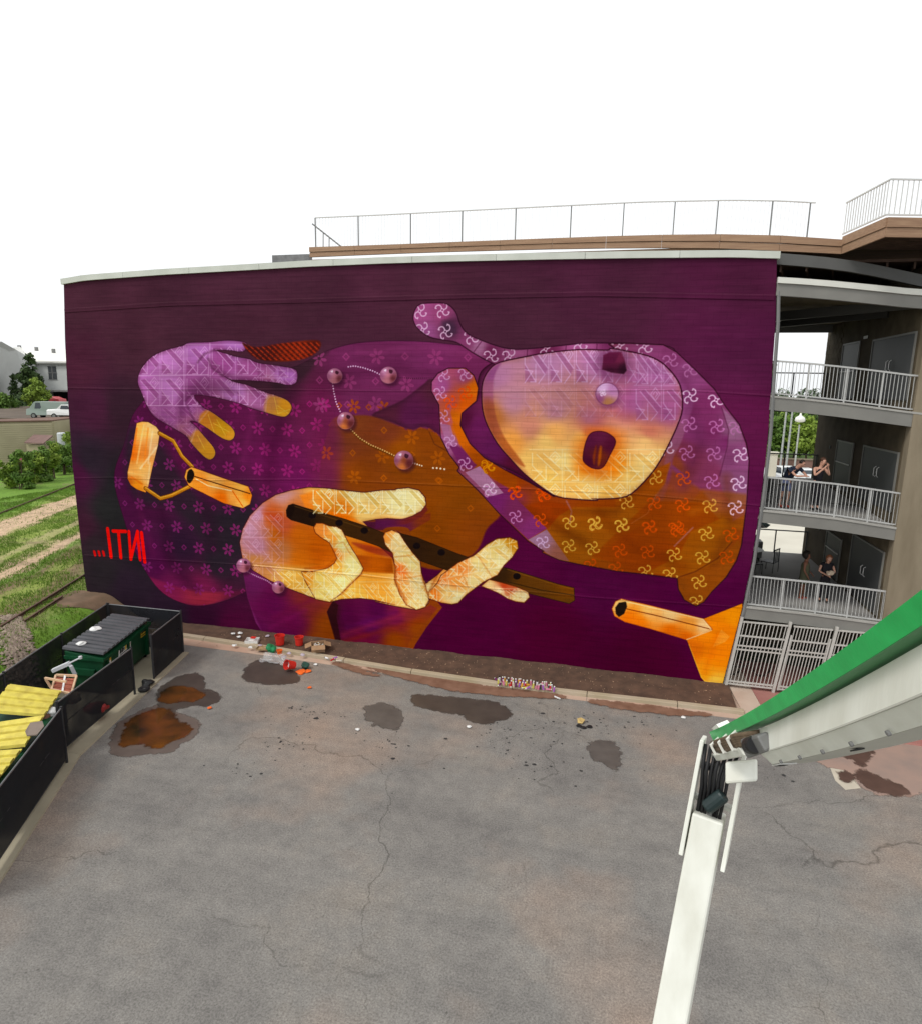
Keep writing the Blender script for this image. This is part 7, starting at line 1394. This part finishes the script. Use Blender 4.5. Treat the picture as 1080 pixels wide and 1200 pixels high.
# ------------------------------------------------------------------ people
def skin(name, V, E, m, parent, sub=1, root=0):
    me = bpy.data.meshes.new(name); me.from_pydata([v[0] for v in V], E, []); o = bpy.data.objects.new(name, me); col.objects.link(o)
    md = o.modifiers.new('skin', 'SKIN'); md.use_smooth_shade = True
    sv = me.skin_vertices[0].data
    for i, v in enumerate(V): r = v[1]; sv[i].radius = (r, r) if not isinstance(r, tuple) else r; sv[i].use_root = (i == root)
    s_ = o.modifiers.new('sub', 'SUBSURF'); s_.levels = sub; s_.render_levels = sub
    bpy.context.view_layer.update(); dg = bpy.context.evaluated_depsgraph_get(); me2 = bpy.data.meshes.new_from_object(o.evaluated_get(dg)); me2.name = name
    o.modifiers.clear(); o.data = me2; me2.materials.clear(); me2.materials.append(m); me2.polygons.foreach_set('use_smooth', [True] * len(me2.polygons)); o.parent = parent; return o
def person(label, p, rz, J, skinm, top, bottom, hairm, hair='short', sleeves=.5, legcov=1.0, shoem=None, dress=False, scale=1.0):
    """J: joints in metres, local: -y is the way the person faces"""
    t = thing('person', label, 'person', p, None, rz); t.scale = (scale,) * 3
    g = {k: Vector(v) for k, v in J.items()}
    V = [(g['pelvis'], .10), (g['waist'], .085), (g['chest'], .115), (g['neck'], .052)]; E = [(0, 1), (1, 2), (2, 3)]
    hd = g['head']; up = (hd - g['neck']).normalized(); V += [(hd - up * .04, .078), (hd + up * .045, .088), (hd + up * .10, .05)]; E += [(3, 4), (4, 5), (5, 6)]
    fd = Vector(J.get('face', (0, -1, 0))).normalized(); V.append((hd - up * .01 + fd * .105, .012)); E.append((4, 7))
    for s in ('L', 'R'):
        k = len(V); V += [(g['sh' + s], .052), (g['el' + s], .038), (g['wr' + s], .026)]; E += [(2, k), (k, k + 1), (k + 1, k + 2)]
        d = (g['wr' + s] - g['el' + s]).normalized(); hnd = J.get('hd' + s); d = (d + Vector(hnd)).normalized() if hnd else d
        pm2 = g['wr' + s] + d * .06; k2 = len(V); V.append((pm2, .026)); E.append((k + 2, k2)); sd_ = d.cross(Vector((0, 0, 1)));  sd_ = sd_.normalized() if sd_.length > .1 else Vector((1, 0, 0)); cu = sd_.cross(d).normalized()
        for f, (o_, L2) in enumerate([(-.027, .065), (-.009, .08), (.009, .075), (.027, .06)]):
            q1, q2_ = pm2 + d * (.035 + L2 * .45) + sd_ * o_, pm2 + d * (.03 + L2 * .85) + sd_ * o_ - cu * .025; kk = len(V); V += [(q1, .008), (q2_, .007)]; E += [(k2, kk), (kk, kk + 1)]
        kk = len(V); V += [(pm2 - sd_ * .045 + d * .01, .009), (pm2 - sd_ * .055 + d * .045, .008)]; E += [(k2, kk), (kk, kk + 1)]
    for s in ('L', 'R'):
        k = len(V); hip = g['pelvis'] + (g['kn' + s] - g['pelvis']).normalized() * .12; hip.x = g['hp' + s].x if 'hp' + s in g else hip.x
        V += [(hip, .082), (g['kn' + s], .055), (g['kn' + s].lerp(g['an' + s], .35), .052), (g['an' + s], .034), (g['an' + s] + Vector((0, -.12, -.055)), .028)]; E += [(0, k), (k, k + 1), (k + 1, k + 2), (k + 2, k + 3), (k + 3, k + 4)]
    skin('body', V, E, skinm, t)
    # top
    V = [(g['pelvis'] + Vector((0, 0, -.03)), .162), (g['waist'], .15), (g['chest'], .172), (g['neck'] - up * .05, .068)]; E = [(0, 1), (1, 2), (2, 3)]
    if sleeves:
        for s in ('L', 'R'): k = len(V); V += [(g['sh' + s], .068), (g['sh' + s].lerp(g['el' + s], sleeves), .055)]; E += [(2, k), (k, k + 1)]
    if dress: V += [(g['pelvis'] + Vector((0, 0, -.22)), .195), (g['pelvis'] + Vector((0, 0, -.42)), .205)]; E += [(0, len(V) - 2), (len(V) - 2, len(V) - 1)]
    skin('dress' if dress else 'shirt', V, E, top, t)
    if bottom:
        V = [(g['waist'] + Vector((0, 0, -.06)), .125), (g['pelvis'], .14)]; E = [(0, 1)]
        for s in ('L', 'R'):
            k = len(V); hip = g['pelvis'] + (g['kn' + s] - g['pelvis']).normalized() * .13; hip.x = g['hp' + s].x if 'hp' + s in g else hip.x
            if legcov <= .5: e2 = hip.lerp(g['kn' + s], .95); V += [(hip, .095), (e2, .085)]; E += [(1, k), (k, k + 1)]
            else: V += [(hip, .092), (g['kn' + s], .066), (g['kn' + s].lerp(g['an' + s], .92), .05)]; E += [(1, k), (k, k + 1), (k + 1, k + 2)]
        skin('shorts' if legcov <= .5 else 'trousers', V, E, bottom, t)
    for s in ('L', 'R'):
        a_ = g['an' + s]; sh = MB(); sh.lathe([(0, -.02), (.045, -.02), (.05, .02), (.035, .05), (0, .055)], (a_.x, a_.y - .03, a_.z - .06), 12); sh.tube([(a_.x, a_.y + .03, a_.z - .055), (a_.x, a_.y - .07, a_.z - .055), (a_.x, a_.y - .17, a_.z - .062)], [.042, .045, .03], 10); sh.build('shoe', shoem or M_blk, t, smooth=True)
    # hair
    bm = bmesh.new(); bmesh.ops.create_icosphere(bm, subdivisions=3, radius=1.0); c = hd + up * .03
    R_ = {'short': (.098, .104, .105), 'bun': (.10, .106, .105), 'long': (.108, .112, .118), 'big': (.155, .15, .155)}[hair]
    for v in list(bm.verts):
        q = v.co.copy(); fr_ = q.dot(fd); nz_ = mnoise.noise(q * (4 if hair == 'big' else 2.2)) * (.14 if hair == 'big' else .06)
        v.co = Vector((q.x * R_[0], q.y * R_[1], q.z * R_[2])) * (1 + nz_)
        if fr_ > .45 and q.z < .5: v.co -= fd * (.05 + .02 * fr_)
        v.co += c - fd * (.018 if hair != 'big' else .035) + Vector((0, 0, .012))
        if hair == 'long' and q.z < -.1 and fr_ < .3: v.co.z -= .13 * (-q.z)
        if hair in ('short', 'bun') and q.z < -.15: v.co = v.co.lerp(c - fd * .03, .35)
    me = bpy.data.meshes.new('hair'); bm.to_mesh(me); bm.free(); me.materials.append(hairm); me.polygons.foreach_set('use_smooth', [True] * len(me.polygons)); o = bpy.data.objects.new('hair', me); col.objects.link(o); o.parent = t
    rt = up.cross(fd).normalized()
    for s in (-.03, .03):
        e = MB().lathe([(0, -.011), (.009, -.006), (.011, 0), (.009, .006), (0, .011)], hd + fd * .078 + rt * s + up * .015, 8); e.build('eye', M_blk, t, smooth=True)
        e = MB().lathe([(0, -.025), (.012, -.015), (.015, 0), (.012, .02), (0, .028)], hd + rt * s * 2.9 - fd * .0, 8); e.build('ear', skinm, t, smooth=True)
    MB().bar(hd + fd * .086 - up * .045 - rt * .02, hd + fd * .086 - up * .045 + rt * .02, .008, .01).build('mouth', mat('lips', (.30, .08, .07), .5), t)
    return t
SK1 = mat('skin_light', (.50, .27, .19), .55, .08, 4, 0); SK2 = mat('skin_tan', (.33, .15, .09), .55, .08, 4, 0); SK3 = mat('skin_brown', (.20, .085, .05), .55, .08, 4, 0)
HR1 = mat('hair_dark', (.02, .014, .01), .6, .3, 12, .3); HR2 = mat('hair_brown', (.07, .03, .016), .6, .3, 12, .3); HR3 = mat('hair_red', (.22, .08, .035), .6, .3, 12, .3)
navy = mat('navy_shirt', (.010, .016, .035), .8, .2, 5, .1); denim = mat('blue_shorts', (.13, .15, .25), .8, .2, 6, .1); blackc = mat('black_cloth', (.012, .010, .014), .85, .2, 5, .1); olive = mat('olive_dress', (.085, .085, .05), .85, .15, 5, .1); redsh = mat('red_shoes', (.35, .06, .04), .6, .1, 4, 0)
P1 = atz(921, 594.5, 6.43); P1 = Vector((P1.x, 22.98, 6.40))
person('man in navy t-shirt and blue shorts leaning on the middle deck railing', P1, .35, dict(pelvis=(0, .10, .93), waist=(.02, .05, 1.05), chest=(.06, -.16, 1.27), neck=(.10, -.30, 1.40), head=(.15, -.40, 1.50), face=(.55, -.8, -.35),
    shL=(.24, -.20, 1.33), shR=(-.13, -.16, 1.32), elL=(.36, -.40, 1.10), elR=(-.02, -.42, 1.10), wrL=(.24, -.56, 1.12), wrR=(.16, -.56, 1.12), hpL=(.09, .1, .85), hpR=(-.09, .1, .85), knL=(.10, .04, .48), knR=(-.10, .10, .48), anL=(.10, .12, .085), anR=(-.11, .16, .085)), SK1, navy, denim, HR1, 'short', .55, .45, redsh)
P2 = Vector((6.50, 22.85, 6.40))
person('woman in black on the middle deck with both hands raised to her mouth', P2, .25, dict(pelvis=(0, .02, .94), waist=(0, .02, 1.08), chest=(0, -.01, 1.28), neck=(.03, -.04, 1.45), head=(.06, -.08, 1.58), face=(.5, -.85, -.15),
    shL=(.17, -.02, 1.37), shR=(-.17, -.02, 1.37), elL=(.24, -.20, 1.16), elR=(-.22, -.18, 1.14), wrL=(.14, -.24, 1.42), wrR=(.02, -.26, 1.40), hdL=(0, 0, .6), hdR=(.2, 0, .5), hpL=(.08, 0, .85), hpR=(-.08, 0, .85), knL=(.09, -.02, .48), knR=(-.08, -.02, .48), anL=(.10, .02, .085), anR=(-.09, .02, .085)), SK1, blackc, blackc, HR2, 'bun', 0, 1, M_blk)
P3 = atz(938.5, 701, 2.95)
person('woman with big dark curly hair in an olive sleeveless dress on the lowest deck', (P3.x, P3.y, 2.93), 1.2, dict(pelvis=(0, .0, .94), waist=(0, 0, 1.08), chest=(0, 0, 1.28), neck=(0, -.02, 1.45), head=(0, -.03, 1.58), shL=(.16, 0, 1.37), shR=(-.16, 0, 1.37), elL=(.22, -.02, 1.10), elR=(-.22, .0, 1.10), wrL=(.2, -.18, .94), wrR=(-.2, -.12, .90),
    hpL=(.08, 0, .85), hpR=(-.08, 0, .85), knL=(.09, -.03, .48), knR=(-.08, .02, .48), anL=(.09, 0, .085), anR=(-.09, .06, .085)), SK3, olive, None, HR1, 'big', 0, 1, redsh, dress=True)
P4 = atz(963, 704.5, 2.95)
person('woman with reddish hair in black, cradling a pale bundle on the lowest deck', (P4.x, P4.y, 2.93), .0, dict(pelvis=(0, .0, .94), waist=(0, 0, 1.08), chest=(0, 0, 1.28), neck=(.01, -.02, 1.45), head=(.03, -.05, 1.57), face=(.3, -.9, -.3), shL=(.17, 0, 1.37), shR=(-.17, 0, 1.37), elL=(.25, -.08, 1.12), elR=(-.25, -.06, 1.12), wrL=(.10, -.27, 1.10), wrR=(-.06, -.27, 1.05),
    hpL=(.08, 0, .85), hpR=(-.08, 0, .85), knL=(.10, -.02, .48), knR=(-.10, .02, .48), anL=(.12, 0, .085), anR=(-.10, .04, .085)), SK1, blackc, blackc, HR3, 'long', .3, 1, M_blk, dress=False)
rag('pale_bundle', 'pale cream bundle held in the arms of the reddish-haired woman', 'bundle', (P4.x + .04, P4.y - .30, 4.0), .12, mat('cream_cloth', (.58, .46, .34), .8, .3, 8, .2), 71, .8)
cg = P2 + Vector((.0, -.05, 0)); 

# ------------------------------------------------------------------ boom lift
M_bg = mat('boom_green', (.024, .56, .13), .35, .08, 9, .06, c2=(.018, .42, .095)); M_bw = mat('boom_white', (.82, .83, .76), .42, .06, 7, .06, c2=(.66, .66, .58), stretch=(1, 1, .35)); M_bgd = mat('boom_green_dark', (.06, .24, .09), .5, .1, 2, .02); M_bgrey = mat('boom_grey', (.52, .52, .46), .5, .1, 1.5, .03); M_hose = mat('hose_brown', (.15, .105, .065), .7, .3, 20, .3)
bo = thing('boom_lift', 'white and green arm of a boom lift reaching in from the right edge', 'boom lift', (.6, 1.2, 0)); OB = Vector(bo.location)
SEC = [(-1.00, 0.02), (-.58, .0), (-.42, -.02), (-.36, -.03), (.02, -.05), (.30, -.03), (.62, .06)]     # section: offset across the arm (fraction of half height), depth
far_c, near_c = atd(846, 882, 3.9), atd(1058, 797, 1.68); ax = (near_c - far_c).normalized()
view = (far_c.lerp(near_c, .5) - Vector((0, 0, CAMH))).normalized(); acr = ax.cross(view).normalized()
if acr.z > 0: acr = -acr           # pointing down in the picture
dep = ax.cross(acr).normalized()
if dep.dot(view) < 0: dep = -dep
BK = .78
LB = (near_c - far_c).length
def bpt(s, u, d):
    f = s / LB; return far_c + ax * s + acr * (u * BK + .016 * 4 * f * (1 - f)) + dep * d - OB   # the long arm sags a little
def bface(name, u0, d0, u1, d1, s0, s1, m, th_=.012, back=True):
    b = MB(); a_, c_, e_, g_ = bpt(s0, u0, d0), bpt(s1, u0, d0), bpt(s1, u1, d1), bpt(s0, u1, d1); n = (c_ - a_).cross(g_ - a_).normalized() * th_
    if n.dot(dep) < 0: n = -n
    K_ = 14
    for q_ in range(K_):
        sa, sb = s0 + (s1 - s0) * q_ / K_, s0 + (s1 - s0) * (q_ + 1) / K_; a_, c_, e_, g_ = bpt(sa, u0, d0), bpt(sb, u0, d0), bpt(sb, u1, d1), bpt(sa, u1, d1); b.hexa([a_, c_, e_, g_, a_ + n, c_ + n, e_ + n, g_ + n])
    return b.build(name, m, bo)
SE = LB + .9
def s_at(px):
    lo, hi = 0.0, LB
    for _ in range(40):
        m_ = (lo + hi) / 2; v = RC.T @ np.array(far_c + ax * m_ - Vector((0, 0, CAMH)))
        if 540 + FPX * v[0] / v[1] < px: lo = m_
        else: hi = m_
    return lo
SA = s_at(886); QS = SA / .40
bface('hose_tray', -.150, .0, -.088, -.0, -.08, SE, M_bg); bface('tray_side', -.086, .0, -.060, .05, -.03, SE, M_bgd)
bface('boom_side', -.058, .03, .045, -.01, SA * 1.0, SE, M_bw); bface('boom_plate', .050, -.012, .118, .01, SA * .98, SE, M_bw); bface('boom_underside', .120, .012, .172, .14, SA * .96, SE, M_bgrey)
bface('boom_back', -.058, .26, .172, .26, SA * .96, SE, M_bgrey); bface('boom_top', -.060, .05, -.058, .26, SA * .96, SE, M_bgrey)
bface('weld_seam', .0445, -.014, .050, -.016, SA + .15, SE, M_bgrey, .006)
b = MB()
for k in range(5): b.tube([bpt(-.02 * QS, -.075 + .016 * k, -.02 - .01 * (k % 2)), bpt(.12 * QS, -.078 + .016 * k, -.035), bpt(.30 * QS, -.072 + .013 * k, -.03), bpt(.40 * QS, -.045 + .01 * k, .02)], .012, 7)
b.build('hose_bundle', M_hose, bo, smooth=True)
for s in (.04, .15, .26): 
    b = MB(); b.tube([bpt(s * QS, -.10, .02), bpt(s * QS + .02, -.07, -.055), bpt(s * QS + .02, -.01, -.055), bpt(s * QS, .015, 0)], .009, 6); b.build('hose_clamp', M_trim, bo)
b = MB(); b.hexa([bpt(-.08 * QS, -.012, -.04), bpt(.30 * QS, -.012, -.04), bpt(.30 * QS, -.012, .12), bpt(-.08 * QS, -.012, .12), bpt(-.08 * QS, .042, -.035), bpt(.30 * QS, .042, -.035), bpt(.30 * QS, .042, .12), bpt(-.08 * QS, .042, .12)]); b.build('end_channel', M_bw, bo, bevel=.006)
b = MB(); b.lathe([(0, -.05), (.030, -.05), (.035, -.03), (.035, .03), (.030, .05), (0, .05)], bpt(.40 * QS, .0, -.03), 16, M=Matrix.Rotation(1.0, 3, 'X')); b.build('pivot_pin', M_blk, bo, smooth=False)
b = MB(); b.hexa([bpt(.30 * QS, -.05, -.03), bpt(.47 * QS, -.035, -.03), bpt(.47 * QS, .05, -.03), bpt(.30 * QS, .06, -.03), bpt(.30 * QS, -.05, .02), bpt(.47 * QS, -.035, .02), bpt(.47 * QS, .05, .02), bpt(.30 * QS, .06, .02)]); b.build('end_bracket', M_steel, bo, bevel=.01)
b = MB(); b.hexa([bpt(.02 * QS, -.165, .0), bpt(.10 * QS, -.175, .0), bpt(.12 * QS, -.135, .0), bpt(.05 * QS, -.125, .0), bpt(.02 * QS, -.165, .06), bpt(.10 * QS, -.175, .06), bpt(.12 * QS, -.135, .06), bpt(.05 * QS, -.125, .06)]); b.build('tray_bracket', M_bw, bo)
s1_, s2_ = s_at(884), s_at(892)
stk = bface('warning_label', .126, .010, .150, .07, s1_, s2_, M_white, .004); b = MB(); 
b = bface('label_print', .133, .024, .144, .052, s1_ * .8 + s2_ * .2, s1_ * .2 + s2_ * .8, M_blk, .002); b.location = b.location - dep * .01
for i_ in range(9):
    f_ = SA + .2 + i_ * .26; q = bpt(f_, .11, -.006); MB().lathe([(0, -.004), (.007, -.004), (.007, .004), (0, .004)], q, 8, M=(dep.to_track_quat('Z', 'Y')).to_matrix()).build('bolt', M_steel, bo)
bface('slot', .140, .05, .146, .07, s_at(953), s_at(960), M_blk, .004).location = -dep * .012
# lower arm folding back under the platform
kn = atd(842, 878, 4.0); ft = Vector((-.15, 1.9, 1.7)); ld = (ft - kn).normalized(); lx = ld.cross(view).normalized()
if (RC.T @ np.array(lx))[0] < 0: lx = -lx
ly = ld.cross(lx).normalized()
if ly.dot(view) < 0: ly = -ly
def lq(s, u, d): return kn + ld * s + lx * u + ly * d - OB
LL = (ft - kn).length
for u in (-.10, .115):
    b = MB(); b.hexa([lq(-.03, u, -.05), lq(.6, u, -.07), lq(.6, u + .022, -.07), lq(-.03, u + .022, -.05), lq(-.03, u, .08), lq(.6, u, .1), lq(.6, u + .022, .1), lq(-.03, u + .022, .08)]); b.build('lower_arm_plate', M_bw, bo, bevel=.004)
b = MB(); b.hexa([lq(.36, -.07, -.06), lq(LL, -.09, -.09), lq(LL, .11, -.09), lq(.36, .09, -.06), lq(.36, -.07, .12), lq(LL, -.09, .14), lq(LL, .11, .14), lq(.36, .09, .12)]); b.build('lower_arm', M_bw, bo, bevel=.012)
MB().tube([lq(.08, .02, .02), lq(.49, .01, .02)], .035, 12).build('cylinder_rod', M_steel, bo, smooth=True)
for s in (.12, .3): MB().bar(lq(s, -.077, .04), lq(s, .114, .04), .03).build('cross_tie', M_blk if s < .2 else M_bw, bo)
b = MB()
for k in range(7): b.tube([lq(-.01, -.07 + .028 * k, -.02), lq(.10 + .02 * (k % 3), -.06 + .022 * k, -.06 - .015 * (k % 2)), lq(.22, -.05 + .02 * k, -.03), lq(.48, -.05 + .018 * k, .02)], .010, 6)
b.build('hydraulic_hoses', M_blk, bo, smooth=True)
wb = atd(868, 904, 3.75); wv = (atd(885, 900, 3.75) - atd(852, 903, 3.75)).normalized(); wu = (atd(868, 914, 3.75) - atd(868, 894, 3.75)).normalized(); ww = wv.cross(wu).normalized()
b = MB(); h = [wb - OB + wv * a_ * .075 + wu * c_ * .052 + ww * d_ * .06 for d_ in (-1, 1) for a_, c_ in ((-1, -1), (1, -1), (1, 1), (-1, 1))]; b.hexa(h); b.build('counter_box', M_bw, bo, bevel=.012)
b = MB(); b.lathe([(0, -.06), (.034, -.06), (.038, -.05), (.038, .05), (.034, .06), (0, .06)], lq(.26, .03, -.06), 14, M=Matrix.Rotation(.7, 3, 'Y')); b.build('motor_housing', mat('motor_dark', (.02, .035, .035), .4), bo)
MB().box((-.7 - OB.x, .8 - OB.y, .55), (.5 - OB.x, 2.6 - OB.y, 1.6)).build('turntable', M_bg, bo, bevel=.05); MB().box((-1.0 - OB.x, -.6 - OB.y, .3), (.8 - OB.x, 2.8 - OB.y, .54)).build('chassis', M_bgrey, bo, bevel=.03)
for x in (-1.0, .8):
    for y in (-.2, 2.4): MB().lathe([(0, -.15), (.36, -.15), (.42, -.08), (.42, .08), (.36, .15), (0, .15)], (x - OB.x, y - OB.y, .42), 20, M=Matrix.Rotation(PI / 2, 3, 'Y')).build('wheel', MATS['tyre'], bo)
